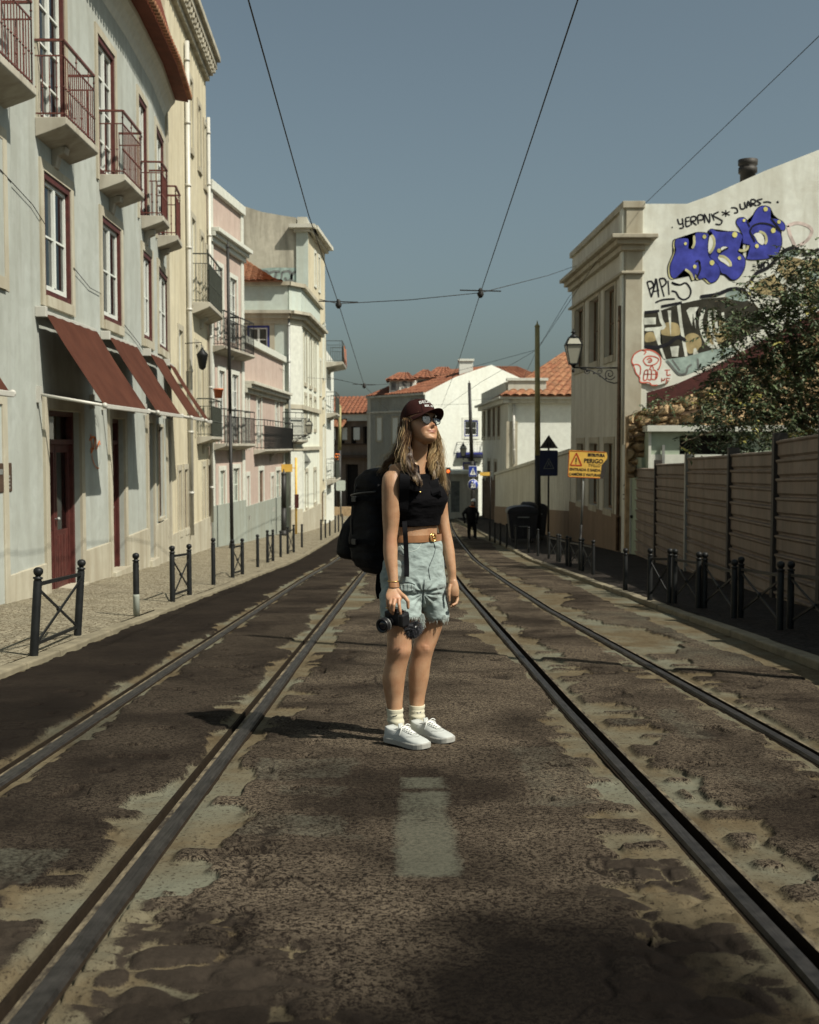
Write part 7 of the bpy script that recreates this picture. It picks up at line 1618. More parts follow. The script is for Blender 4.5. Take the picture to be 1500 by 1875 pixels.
n = len(sme.vertices); co_ = np.empty(n*3, np.float32); sme.vertices.foreach_get('co', co_); co_ = co_.reshape(-1, 3); sme.vertices.foreach_get('normal', nr2 := np.empty(n*3, np.float32)); nr2 = nr2.reshape(-1, 3)
cr = np.array(Bp(776, 1085, -.05)); dx = co_[:, 0]-cr[0]; dz = co_[:, 2]-cr[2]
ang = np.arctan2(dz, np.abs(dx)+.001); rad = np.hypot(dx, dz)
wr = np.sin(ang*13+1.2*np.sign(dx))*np.exp(-((rad-.055)/.05)**2)*.0030+(fbm(co_[:, 0]*14+3, co_[:, 2]*22+co_[:, 1]*8, 3, 9)-.5)*.016
wr -= .010*np.exp(-((dx-.006*np.sin(dz*30))/.004)**2)*(dz < .0)*(dz > -.05)
co_ += nr2*wr[:, None]; sme.vertices.foreach_set('co', co_.ravel()); sme.update()
shorts = mesh_obj(sme, 'denim_shorts', M['denim'], W)
from mathutils.bvhtree import BVHTree
def bvh(o): me_ = o.data; return BVHTree.FromPolygons([v.co for v in me_.vertices], [tuple(p.vertices) for p in me_.polygons])
BS = bvh(shorts); BT = bvh(topo)
cc = V((0, 0, CZ))
def onto(B_, px, py, off=.002):
    d = ray(px, py).normalized(); h = B_.ray_cast(cc, d)
    return (h[0]-d*off) if h[0] is not None else None
def draw(B_, pts, w, mat, parent, name, off=.003, n=6, k=5, flat=.45):
    q = densify([list(map(float, p)) for p in pts], k); w3 = [onto(B_, x, y, off) for x, y in q]; w3 = [p for p in w3 if p is not None]
    if len(w3) < 2: return None
    mb = MB(); mb.tube(w3, w, n); return mb.build(name, M[mat], parent)
draw(BS, [(789, 986), (795, 996), (797, 1005), (794, 1018), (788, 1032), (785, 1042), (786, 1052), (788, 1062)], .0022, 'denim_dark', shorts, 'fly', .0005)
draw(BS, [(731, 992), (740, 1006), (752, 1010), (765, 1005), (772, 994)], .0016, 'denim_light', shorts, 'pocket_seam', .0005); draw(BS, [(730, 1012), (738, 1017), (748, 1018)], .0014, 'denim_light', shorts, 'pocket_seam', .0005)
draw(BS, [(777, 1062), (776, 1085), (774, 1108), (775, 1124)], .002, 'denim_dark', shorts, 'inseam', .0005)
for a_ in ([(735, 1067), (745, 1066), (754, 1068), (760, 1071)], [(738, 1082), (748, 1083), (757, 1081)]): draw(BS, a_, .0028, 'denim_dark', shorts, 'tear', .0008)
for i in range(16): x = 734+i*1.7; draw(BS, [(x, 1068+rnd.random()*2), (x+1, 1075), (x+rnd.uniform(-1, 2), 1081)], .0011, 'denim_light', shorts, 'loose_thread', .003) if i in (0, 4, 8, 12) else None
fr = MB()                              # frayed hems
def fray(keys, spread, cnt):
    for i in range(cnt):
        a = rnd.uniform(0, 2*math.pi); px, py, dy, hw, dr = keys[-1]; r = hw/F*YW
        p = Bp(px, py, dy)+V((math.cos(a)*r*.97, math.sin(a)*r*dr*.97, .006)); L = abs(rnd.gauss(0, .011))+.006
        d = V((rnd.uniform(-.3, .3), rnd.uniform(-.3, .3), -1)).normalized(); fr.tube([p, p+d*L*.5+V((rnd.uniform(-.002, .002), 0, 0)), p+d*L], [.0012, .001, .0006], 3)
fray(sR, 1, 420); fray(sL, 1, 340)
for i in range(26): p = Bp(773+rnd.uniform(-2, 3), 1124, -.12); fr.tube([p, p+V((rnd.uniform(-.01, .01), 0, -.03)), p+V((rnd.uniform(-.012, .012), 0, -rnd.uniform(.04, .085)))], [.0016, .0014, .001], 3)
for i in range(8): p = Bp(814+rnd.uniform(-2, 3), 1126, .0); fr.tube([p, p+V((rnd.uniform(-.01, .01), 0, -.02)), p+V((rnd.uniform(-.012, .0), 0, -rnd.uniform(.03, .05)))], [.0014, .001, .0008], 3)
fr.build('frayed_hem', M['denim_light'], shorts)
# belt
mb = MB(); q = []
for px, py, g_ in ((759.5, 990, .0175), (760, 986, .0185), (760.5, 982, .0185), (761, 977.5, .017)):
    a = {990: (.128, .096), 986: (.126, .095), 982: (.124, .094), 977.5: (.123, .093)}[py]; q.append(tsec(px, py, 0, a[0]+g_, a[1]+g_, 38, .92))
loft(mb, q, 56, False); belt = mb.build('belt', M['leather'], W)
BB = bvh(belt); bc = onto(BB, 793, 984, .004)
if bc:
    mb = MB(); ex_ = (onto(BB, 799, 984, .004)-bc).normalized(); ez_ = V((0, 0, 1))
    ring = [bc+ex_*(.022*math.cos(a))+ez_*(.021*math.sin(a)) for a in np.linspace(0, 2*math.pi, 21)]; mb.tube(ring, .0032, 6, cap=False); mb.tube([bc-ez_*.02, bc+ez_*.02], .0028, 6); mb.tube([bc, bc+ex_*.026+V((0, -.003, 0))], .002, 6); mb.build('buckle', M['gold'], belt)
for x in (776, 745): 
    p0, p1 = onto(BB, x, 976, .003), onto(BB, x, 994, .004)
    if p0 and p1: mb = MB(); mb.bar(p0+V((0, 0, .004)), p1-V((0, 0, .004)), .011, .004, up=(0, -1, 0)); mb.build('belt_loop', M['denim'], belt)
# socks and shoes
for keys, lb in ((legR, 1), (legL, 2)):
    ks = [k_ for k_ in densify([list(map(float, k_)) for k_ in keys], 10) if k_[1] >= (1296 if lb == 1 else 1289)]
    mb = MB(); secs = []
    for i, (px, py, dy, hw, dr) in enumerate(ks):
        wv = .55*math.sin(i*1.15)+.45*math.sin(i*.55+1); hw2 = hw+1.4+wv*(1 if i > 2 else 0); r = hw2/F*(YW+dy); secs.append((Bp(px+.3*math.sin(i), py, dy), V((r, 0, 0)), V((0, r*dr, 0))))
    secs.insert(0, (secs[0][0], secs[0][1]*.9, secs[0][2]*.9)); loft(mb, secs, 28); so_ = mb.build('sock', M['sock'], W)
    BK = bvh(so_)
    # small curved tick on the sock
    if lb == 1: pl = [(718, 1311), (724, 1310.5), (728, 1308.5), (726, 1311.5), (720, 1312.5)]
    else: pl = [(757, 1303), (765, 1306), (771, 1305.5), (772, 1302.5), (770.5, 1304.5), (765, 1304.5)]
    w3 = [onto(BK, x, y, .0022) for x, y in pl]
    if all(w3): mb = MB(); c_ = sum(w3, V((0, 0, 0)))/len(w3); n_ = len(w3); mb.add(w3+[c_], [(i, (i+1) % n_, n_) for i in range(n_)]); mb.build('sock_mark', M['camera_black'], so_)
def shoe(toe, heel, label):
    """toe / heel: ground points"""
    T_, H_ = V(toe), V(heel); d = (T_-H_); L = d.length; d.normalize(); sx_ = V((d.y, -d.x, 0)).normalized(); Z = V((0, 0, 1))
    pf = [(-.01, .026, .074), (.02, .034, .082), (.10, .037, .084), (.22, .037, .078), (.35, .036, .070), (.50, .040, .062), (.64, .047, .052), (.76, .0485, .046), (.88, .043, .040), (.96, .030, .032), (1.0, .012, .024)]
    up_ = MB(); secs = []
    # upper as stacked outline rings
    def ring(h, grow=0., n=64):
        pts = []
        for k in range(n):
            a = 2*math.pi*k/n; t_ = .5-.5*math.cos(a); s_ = math.sin(a)
            w_ = itp(t_, [(-.01, .0), (0, .012), (.02, .026), (.08, .034), (.2, .036), (.35, .0355), (.5, .040), (.66, .0475), (.8, .0475), (.9, .040), (.96, .029), (.99, .014), (1., .0)])
            pts.append((t_*L, math.copysign(1, s_)*(w_)*min(1, abs(s_)*3.0)+0, h))
        return pts
    n = 64; rows = []
    hs_ = [.026, .034, .044, .054, .064, .074, .084, .094, .102]
    for h in hs_:
        row = []
        for (x, y, z) in ring(h):
            t_ = x/L; top = itp(t_, [(0, .078), (.06, .082), (.18, .072), (.30, .070), (.38, .082), (.46, .082), (.56, .072), (.68, .060), (.78, .053), (.9, .048), (1., .040)])
            f_ = (h-.026)/(.102-.026); z2 = .024+(top-.024)*f_; sh_ = 1-.05*f_-.50*max(0, f_-.45)**1.3*(1 if t_ > .3 else .55)-.25*f_**4*(t_ > .35)
            xx = .5*L+(x-.5*L)*(1-.012*f_-(.10*f_**3 if t_ > .8 else .02*f_)); row.append(H_+d*xx+sx_*(y*sh_*1.06)+Z*z2)
        rows.append(row)
    vs_ = [p for r in rows for p in r]; fs_ = [(i*n+k, i*n+(k+1) % n, (i+1)*n+(k+1) % n, (i+1)*n+k) for i in range(len(rows)-1) for k in range(n)]
    # close the top with a grid across the width
    top = rows[-1]; fs_ += [(((len(rows)-1)*n)+k, ((len(rows)-1)*n)+k+1, ((len(rows)-1)*n)+(n-k-1) % n, ((len(rows)-1)*n)+(n-k) % n) for k in range(1, n//2-1)]
    fs_ += [((len(rows)-1)*n, (len(rows)-1)*n+1, (len(rows)-1)*n+n-1), ((len(rows)-1)*n+n//2-1, (len(rows)-1)*n+n//2, (len(rows)-1)*n+n//2+1)]
    up_.add(vs_, fs_, 0, True); S_ = up_.build('shoe', M['shoe_white'], W)
    so_ = MB(); rs = []
    for h, g_ in ((.0, -.001), (.003, .002), (.024, .003), (.029, .001)):
        rs.append([H_+d*(.5*L+(x-.5*L)*(1+g_/.13))+sx_*(y*(1+g_/.04)*1.08)+Z*(h+.006*max(0, x/L-.85)/.15) for x, y, z in ring(0)])
    vs_ = [p for r in rs for p in r]; fs_ = [(i*n+k, i*n+(k+1) % n, (i+1)*n+(k+1) % n, (i+1)*n+k) for i in range(3) for k in range(n)]+[tuple(range(n))[::-1], tuple(range(3*n, 4*n))]
    so_.add(vs_, fs_, 0, False); so_.build('sole', M['shoe_sole'], S_)
    # toe-cap seam, side panel seams, laces
    bs = bvh(S_)
    def on(t_, y, off=.0008):
        o_ = H_+d*(t_*L)+sx_*y+Z*.3; h_ = bs.ray_cast(o_, -Z); return (h_[0]+Z*off) if h_[0] is not None else None
    def line(pts, r, nm, mat='shoe_sole'):
        w3 = [on(*p) for p in densify([list(map(float, p)) for p in pts], 5)]; w3 = [p for p in w3 if p]
        if len(w3) > 2: mb = MB(); mb.tube(w3, r, 5); mb.build(nm, M[mat], S_)
    line([(.30, -.034), (.36, -.022), (.42, -.02)], .0014, 'seam', 'metal_grey'); line([(.30, .034), (.36, .022), (.42, .02)], .0014, 'seam', 'metal_grey'); line([(.62, -.040), (.72, -.026), (.76, 0), (.72, .026), (.62, .040)], .0012, 'seam', 'metal_grey'); line([(.40, -.022), (.55, -.024), (.66, -.020), (.70, 0), (.66, .020), (.55, .024), (.40, .022)], .0012, 'seam', 'metal_grey')
    mb = MB()
    for k in range(6):
        t_ = .66-.05*k; a_, b_ = on(t_, -.019, .003), on(t_-.012, .019, .003); c_ = on(t_, 0, .006)
        if a_ and b_ and c_: mb.tube([a_, c_, b_], .0030, 6)
        a_, b_ = on(t_-.025, -.019, .004), on(t_+.01, .019, .004)
        if a_ and b_: mb.tube([a_, (a_+b_)/2+Z*.005, b_], .0030, 6)
    k0 = on(.42, 0, .006)
    for sgn, L1 in ((1, .045), (-1, .042)):
        lp = [k0, k0+sx_*sgn*.018+Z*.012+d*.008, k0+sx_*sgn*.034+Z*.004+d*.012, k0+sx_*sgn*.030-Z*.006, k0]; lp = [V(p) for p in densify([list(p) for p in lp], 4)]; mb.tube(lp, .0028, 6)
        e_ = [k0, k0+sx_*sgn*.022+d*.010, k0+sx_*sgn*.036-Z*.012+d*.014, k0+sx_*sgn*.040-Z*.036+d*.006]; mb.tube([V(p) for p in densify([list(p) for p in e_], 4)], .0028, 6)
    mb.build('laces', M['lace'], S_)
    mb = MB(); tg_ = on(.36, 0, .0); 
    if tg_: mb.prism([tg_-sx_*.018-Z*.01, tg_+sx_*.018-Z*.01, tg_+sx_*.015+Z*.024-d*.01, tg_-sx_*.015+Z*.024-d*.01], d*.006); mb.build('tongue', M['shoe_white'], S_, bevel=.002)
    return S_
def gpt(px, py): p = R(px, py); return V((p.x, p.y, p.z+.034))
def gsurf(v): 
    ob = BVHroad.ray_cast(V((v.x, v.y, 2)), V((0, 0, -1)))
    return ob
rv = road.data; nv = 1080*len(ys); 
def road_z(x, y):
    xi = int(np.clip((x+2.93)/6.09*1079, 0, 1078)); yi = int(np.searchsorted(ys, y))
    return max(rv.vertices[yi*1080+xi+k].co.z for k in (-6, 0, 6))
def footpt(px, py):
    p = R(px, py, .034); return V((p.x, p.y, road_z(p.x, p.y)+.001))
t1, h1 = footpt(789, 1371), footpt(708, 1357); t2, h2 = footpt(829, 1360), footpt(755, 1347)
for t_, h_ in ((t1, h1), (t2, h2)):
    z_ = min(t_.z, h_.z)+.0; dd = (t_-h_); dd.z = 0; L_ = .275; t3 = h_+dd.normalized()*L_; zz_ = max(road_z(*h_.lerp(t3, f_).xy) for f_ in (0, .25, .5, .75, 1)); 
    h_.z = zz_; t3.z = zz_; shoe(t3, h_, '')
# head gear --------------------------------------------------------------------------------
cap = MB(); nA_, nB_ = 64, 26; vs_ = []
def capdome(a, t_, off=0.):     # a: 0 = forward, t_: 0 rim .. 1 crown
    rw, rf, rb = .083+off, .101+off, .112+off; ph = t_*math.pi/2; cs = math.cos(ph)**.80; hz = .096+off
    x = rw*math.sin(a)*cs; y = (rf if math.cos(a) > 0 else rb)*math.cos(a)*cs-.006; z = .030+hz*math.sin(ph)**1.0-(.020*max(0, -math.cos(a))**1.2)*(1-t_)
    return hd(x, y, z)
for j in range(nB_+1):
    for k in range(nA_): vs_.append(capdome(2*math.pi*k/nA_, j/nB_))
for j in range(nB_+1):
    for k in range(nA_): vs_.append(capdome(2*math.pi*k/nA_, j/nB_, -.004))
o2 = (nB_+1)*nA_
fs_ = [(j*nA_+k, j*nA_+(k+1) % nA_, (j+1)*nA_+(k+1) % nA_, (j+1)*nA_+k) for j in range(nB_) for k in range(nA_)]
fs_ += [tuple(i+o2 for i in f_)[::-1] for f_ in fs_]; fs_ += [(k, k+o2, (k+1) % nA_+o2, (k+1) % nA_) for k in range(nA_)]
cap.add(vs_, fs_, 0, True); co2 = cap.build('cap', M['cap_brown'], W)
br = MB(); na_, nb_ = 32, 10; vs_ = []
for lay in (0, 1):
    for j in range(nb_+1):
        for k in range(na_+1):
            a = lerp(-1.22, 1.22, k/na_); t_ = j/nb_; base_x, base_y = .084*math.sin(a), .100*math.cos(a)-.006
            ext = .070*max(0, math.cos(a*1.18))**.55; x = base_x*(1+.03*t_); y = base_y+ext*t_
            z = .036-.004*t_*math.cos(a)-.45*(x*x)/.085*(.45+.55*t_)-.0025*lay; vs_.append(hd(x, y, z))
m_ = (nb_+1)*(na_+1); fs_ = []
for j in range(nb_):
    for k in range(na_): q = (j*(na_+1)+k, j*(na_+1)+k+1, (j+1)*(na_+1)+k+1, (j+1)*(na_+1)+k); fs_ += [q, tuple(i+m_ for i in q)[::-1]]
for k in range(na_): a_ = nb_*(na_+1)+k; fs_.append((a_, a_+1, a_+1+m_, a_+m_))
br.add(vs_, fs_, 0, True); br.build('brim', M['cap_brown'], co2)
mb = MB()
for k in range(6): mb.tube([capdome(math.pi/6+k*math.pi/3, t_, .0008) for t_ in np.linspace(.0, .98, 14)], .0009, 4)
mb.sphere(capdome(0, 1, .002), .006, 10); mb.build('seam', M['strap_black'], co2)
mb = MB()
for txt, sz, tc, wsc in (('BEDFO', .031, .43, 1.15), ('EST. 19', .0155, .24, 1.2)):
    vt, ft_ = text_mesh(txt, sz, -.0002 if sz > .03 else .0004); mb.add([capdome(v.x*wsc/.088, tc+v.y/.150+(-(v.x/.10)**2*.16 if sz > .03 else -.02*0), .0022) for v in vt], [f_[::-1] for f_ in ft_])
mb.build('embroidery', M['lace'], co2)
# glasses
gm = MB(); gl2 = MB()
for s_ in (1, -1):
    c0 = (s_*.033, .098, -.006); ring = []
    for a in np.linspace(0, 2*math.pi, 29):
        ring.append(hd(c0[0]+.0245*math.cos(a), c0[1]-.006*abs(c0[0]+.0245*math.cos(a))/.05, c0[2]+.0235*math.sin(a)))
    gm.tube(ring, .0021, 6, cap=False); gl2.add(ring[:-1], [tuple(range(28))])
    gm.tube([hd(s_*.0565, .092, .002), hd(s_*.073, .06, .002), hd(s_*.079, .0, -.002), hd(s_*.076, -.015, -.012)], .0016, 6)
gm.tube([hd(-.0095, .098, -.002), hd(0, .103, .001), hd(.0095, .098, -.002)], .0016, 6); go = gm.build('glasses', M['iron_black'], W)
gl2.build('lens', M['glass'], go)
# hair: long wavy locks
rr = random.Random(11)
hair = MB()
def lock(path, r0, clumps, per, wav=.010, spread=.012, mats=(0, 1, 1, 2), turns=3., k=8, tight=.0046):
    base = [V(p) for p in densify([list(p) for p in path], k)]; L = len(base)
    r0 *= .78; per = int(per*1.35); clumps = int(clumps*1.25)
    for c in range(clumps):
        ph = rr.uniform(0, 6.28); sp = V((rr.gauss(0, 1), rr.gauss(0, 1), rr.gauss(0, .5)))*spread; w1 = wav*rr.uniform(.4, 1.3); tn = turns*rr.uniform(.85, 1.25); cm = rr.choice(mats); ce = rr.uniform(.80, 1.)
        for q_ in range(per):
            o_ = V((rr.gauss(0, 1), rr.gauss(0, 1), rr.gauss(0, 1)))*tight; p2 = ph+rr.gauss(0, .5); end = min(1, ce+rr.gauss(0, .04)); pts = []
            n_ = max(6, int((L-1)*end))
            for i in range(n_+1):
                t_ = i/(L-1); p = base[min(i, L-1)]; ww = w1*min(1, t_*1.8+.03); sc = .25+.75*min(1, t_*1.5); fl = 1+1.2*max(0, t_-.8)*2
                a = p2+tn*6.28*t_**1.15; pts.append(p+sp*sc*(1-.55*max(0, t_-.7)/.3)+o_*fl*(1.2-.5*t_)+V((math.sin(a)*ww, math.cos(a)*ww*.8, math.sin(a*2)*ww*.12)))
            n = len(pts); mi = cm if rr.random() < .7 else rr.choice(mats); hair.tube(pts, [r0*rr.uniform(.5, 1.05)*(1-.7*(i/(n-1))**3) for i in range(n)], 4, mi)
A1 = lambda x, y, z: hd(x, y, z)
lock([A1(-.076, -.012, .02), A1(-.084, -.010, -.03), Bp(741, 806, -.10), Bp(742, 830, -.125), Bp(750, 854, -.15), Bp(761, 874, -.165), Bp(771, 888, -.17)], .0019, 13, 16, .0095, .009, (1, 1, 2, 2, 0), 2.7)
lock([A1(-.078, .0, .02), A1(-.084, .002, -.04), Bp(745, 818, -.11), Bp(749, 842, -.14), Bp(757, 862, -.165), Bp(764, 880, -.17)], .0019, 6, 14, .010, .009, (0, 0, 1), 2.9)
lock([A1(-.074, -.04, .02), A1(-.080, -.05, -.04), Bp(735, 812, -.05), Bp(724, 832, -.02), Bp(711, 848, .0), Bp(698, 864, .02)], .0020, 10, 14, .009, .012, (0, 0, 0, 1), 2.6)
lock([A1(-.06, -.07, .01), A1(-.062, -.085, -.05), Bp(738, 822, .02), Bp(732, 845, .04), Bp(724, 872, .06)], .0026, 10, 14, .008, .018, (0, 0, 0), 2.2)
lock([A1(-.02, -.09, .01), A1(-.02, -.10, -.06), Bp(752, 830, .06), Bp(750, 860, .08)], .0030, 10, 12, .006, .022, (0, 0), 2.)
lock([A1(.02, -.09, .01), A1(.03, -.09, -.06), Bp(782, 830, .10), Bp(788, 862, .12)], .0030, 8, 12, .006, .020, (0, 0), 2.)
lock([A1(.055, -.04, -.02), Bp(786, 815, .09), Bp(786, 832, .10), Bp(788, 858, .11)], .0030, 8, 12, .006, .010, (0, 0, 1), 2.)
lock([A1(.074, .0, .02), A1(.080, .005, -.03), Bp(801, 812, .04), Bp(802, 835, .02), Bp(804, 860, .0), Bp(809, 884, .0), Bp(815, 906, .0)], .0019, 16, 16, .0095, .012, (1, 1, 2, 0), 3.4)
lock([A1(.072, .0, .0), A1(.076, .01, -.05), Bp(794, 822, .02), Bp(791, 845, -.02), Bp(794, 866, -.04), Bp(799, 888, -.05)], .0019, 11, 15, .0095, .009, (0, 1, 1, 2), 3.2)
lock([A1(.070, -.03, .0), A1(.076, -.02, -.06), Bp(799, 830, .08), Bp(803, 860, .07), Bp(809, 892, .06)], .0022, 10, 14, .009, .013, (0, 0, 1), 2.8)
for pth in ([A1(-.078, -.02, .0), Bp(738, 815, -.10), Bp(740, 845, -.13), Bp(762, 886, -.17)], [A1(.078, .0, .0), Bp(806, 815, .03), Bp(808, 860, .0), Bp(818, 908, .0)], [A1(-.07, -.06, .0), Bp(728, 818, .0), Bp(712, 840, .0), Bp(696, 872, .02)]):
    lock(pth, .0009, 26, 2, .011, .014, (1, 2, 2), 3., tight=.006)
hair.build('hair', [M['hair_brown'], M['hair_blond'], M['hair_light']], W)
# necklace, bracelet, watch strap, ring
def around(px, py, dy, rx_, ry_, tilt, r, mat, name, parent, n=30, az=33):
    f_, l_ = azi(az); c_ = Bp(px, py, dy); mb = MB(); mb.tube([c_+l_*rx_*math.cos(a)+f_*ry_*math.sin(a)+V((0, 0, tilt*math.sin(a))) for a in np.linspace(0, 2*math.pi, n+1)], r, 6, cap=False); return mb.build(name, M[mat], parent)
nk = MB(); f_, l_ = azi(33)
bb = bvh(bpy.data.objects['body'])
for (x0, x1, dip) in ((757, 788, 13),):
    for i in range(22):
        t_ = i/21; x = lerp(x0, x1, t_); y = 851+dip*math.sin(math.pi*t_)**.7; p = onto(bb, x, y, .004)
        if p: nk.sphere(p, .0042 if i % 2 else .003, 8)
nk.build('necklace', M['gold'], W)
pd = onto(BT, 770, 897, .004)
if pd: mb = MB(); mb.tube([pd+V((.010*math.cos(a), 0, .010*math.sin(a))) for a in np.linspace(2.0, 5.2, 12)], [.0008+.0022*math.sin(math.pi*i/11) for i in range(12)], 6); mb.build('pendant', M['gold'], W)
mb = MB(); loft(mb, [(Bp(720.5+i*.3, 1066+i*2.2, -.177-.003*i), V((.0268, 0, 0)), V((0, .0225, 0))) for i in range(5)], 28, False); bo = mb.build('bracelet', M['leather'], W)
around(720, 1064, -.175, .0275, .023, .0, .0022, 'gold', 'bracelet', W, az=0)
mb = MB(); c_ = Bp(710.3, 1113, -.224); mb.tube([c_+V((.0095*math.cos(a), .0095*math.sin(a), .0)) for a in np.linspace(0, 6.283, 17)], .0018, 6, cap=False); mb.build('ring', M['gold'], W)

# ------------------------------------------------------------------ backpack
PK = thing('backpack', Bp(690, 1050, .28), 'bulky black travel backpack with a smaller black pouch bulging behind, on the woman\'s back', 'backpack')
f_, l_ = azi(40); bk = -f_
c0 = Bp(757, 960, 0)+bk*.10
pkm = MB(); q = []
for z_, w_, d0, d1 in ((.285, .07, .03, .13), (.27, .12, .02, .19), (.22, .150, .01, .235), (.14, .160, .0, .26), (.02, .165, .0, .275), (-.10, .165, .0, .275), (-.17, .160, .0, .26), (-.225, .150, .01, .24), (-.25, .12, .03, .19)):
    c_ = c0+bk*((d0+d1)/2)+V((0, 0, z_)); q.append((c_, l_*w_, bk*(d1-d0)/2, .55))
loft(pkm, q, 48); pm_ = solid_remesh(pkm, .006, 6, .5)
n = len(pm_.vertices); co_ = np.empty(n*3, np.float32); pm_.vertices.foreach_get('co', co_); co_ = co_.reshape(-1, 3); nr3 = np.empty(n*3, np.float32); pm_.vertices.foreach_get('normal', nr3); nr3 = nr3.reshape(-1, 3)
co_ += nr3*((fbm(co_[:, 0]*11+co_[:, 1]*7, co_[:, 2]*12, 4, 15)-.5)*.03)[:, None]; pm_.vertices.foreach_set('co', co_.ravel()); pm_.update()
mesh_obj(pm_, 'main_bag', M['pack_black'], PK)
pkm = MB(); q = []
c1 = c0+bk*.255
for z_, w_, d1 in ((.045, .05, .05), (.03, .085, .09), (-.02, .115, .125), (-.10, .130, .155), (-.17, .135, .165), (-.195, .12, .15), (-.205, .10, .12)):
    q.append((c1+bk*(d1/2)+V((0, 0, z_)), l_*w_, bk*d1/2, .6))
loft(pkm, q, 40); pm_ = solid_remesh(pkm, .005, 5, .5); mesh_obj(pm_, 'front_pouch', M['pack_black'], PK)
mb = MB(); zp = [c1+bk*.10-l_*.12+V((0, 0, -.19)), c1+bk*.10-l_*.125+V((0, 0, -.08)), c1+bk*.075-l_*.10+V((0, 0, .0)), c1+bk*.05-l_*.05+V((0, 0, .045))]; mb.tube([V(p) for p in densify([list(p) for p in zp], 5)], .004, 6)
zp = [c0+bk*.20-l_*.158+V((0, 0, -.2)), c0+bk*.20-l_*.165+V((0, 0, .05)), c0+bk*.17-l_*.15+V((0, 0, .2)), c0+bk*.13-l_*.08+V((0, 0, .27))]; mb.tube([V(p) for p in densify([list(p) for p in zp], 5)], .004, 6)
mb.build('zip', M['camera_black'], PK)
def strap(pts, w, nm, th=.006):
    q = [V(p) for p in densify([list(p) for p in pts], 6)]; mb = MB(); vs_ = []
    for i, p in enumerate(q):
        t_ = (q[min(i+1, len(q)-1)]-q[max(i-1, 0)]).normalized(); sd = t_.cross(V((0, -1, 0)) if abs(t_.y) < .9 else V((0, 0, 1))).normalized()*w/2; no = t_.cross(sd).normalized()*th/2
        vs_ += [p+sd+no, p-sd+no, p-sd-no, p+sd-no]
    n = len(q); mb.add(vs_, [(i*4+k, i*4+(k+1) % 4, (i+1)*4+(k+1) % 4, (i+1)*4+k) for i in range(n-1) for k in range(4)]+[(3, 2, 1, 0), (n*4-4, n*4-3, n*4-2, n*4-1)]); return mb.build(nm, M['strap_black'], PK)
for d_, z_, nm_ in ((.06, .12, 'compression_strap'), (.06, -.10, 'compression_strap')):
    strap([c0+bk*(.0)-l_*.166+V((0, 0, z_)), c0+bk*.10-l_*.176+V((0, 0, z_+.01)), c0+bk*.20-l_*.172+V((0, 0, z_-.02)), c0+bk*.27-l_*.12+V((0, 0, z_-.03)), c0+bk*.285-l_*.0+V((0, 0, z_-.03))], .022, nm_, .004)
for z_ in (.12, -.10): mb = MB(); mb.obox(c0+bk*.13-l_*.184+V((0, 0, z_-.010)), bk*.035, -l_*.010, V((0, 0, .030))); mb.build('buckle', M['camera_black'], PK, bevel=.003)
mb = MB(); hp_ = [c0+bk*.03-l_*.03+V((0, 0, .27)), c0+bk*.03-l_*.02+V((0, 0, .315)), c0+bk*.03+l_*.02+V((0, 0, .315)), c0+bk*.03+l_*.03+V((0, 0, .27))]; mb.tube([V(p) for p in densify([list(p) for p in hp_], 5)], .008, 8); mb.build('handle', M['strap_black'], PK)
mb = MB(); lid = [c0+bk*.01-l_*.155+V((0, 0, .165)), c0+bk*.12-l_*.172+V((0, 0, .155)), c0+bk*.22-l_*.15+V((0, 0, .14)), c0+bk*.272-l_*.05+V((0, 0, .13)), c0+bk*.272+l_*.05+V((0, 0, .13))]; mb.tube([V(p) for p in densify([list(p) for p in lid], 6)], .006, 6); mb.build('lid_seam', M['camera_black'], PK)
def ot(x, y, o=.008): p = onto(BT, x, y, o); return p or Bp(x, y, -.14)
strap([c0+bk*.02-l_*.08+V((0, 0, .24)), Bp(738, 856, -.02), Bp(742, 861, -.09), ot(742, 872), ot(741, 890), ot(740, 915), ot(737, 938), Bp(728, 955, -.06), Bp(720, 968, .02)], .05, 'shoulder_strap', .012)
strap([c0+bk*.02+l_*.08+V((0, 0, .24)), Bp(788, 858, .10), Bp(792, 866, .04), ot(795, 880), ot(797, 895), ot(800, 905), Bp(806, 912, .12)], .045, 'shoulder_strap', .012)
def os_(x, y, o=.010): p = onto(BS, x, y, o); return p or Bp(x, y, -.14)
strap([ot(741, 955, .012), Bp(742, 972, -.155), os_(743, 990, .03), os_(744, 1015, .015), os_(745, 1035, .012), os_(745, 1050, .014), os_(744.5, 1056, .016)], .024, 'hanging_strap', .004)
strap([Bp(696, 1040, .12), Bp(694, 1062, .10), Bp(693, 1080, .10), Bp(696, 1096, .10)], .03, 'loose_strap'); strap([Bp(700, 1050, .10), Bp(703, 1075, .08), Bp(700, 1092, .08)], .014, 'loose_strap')

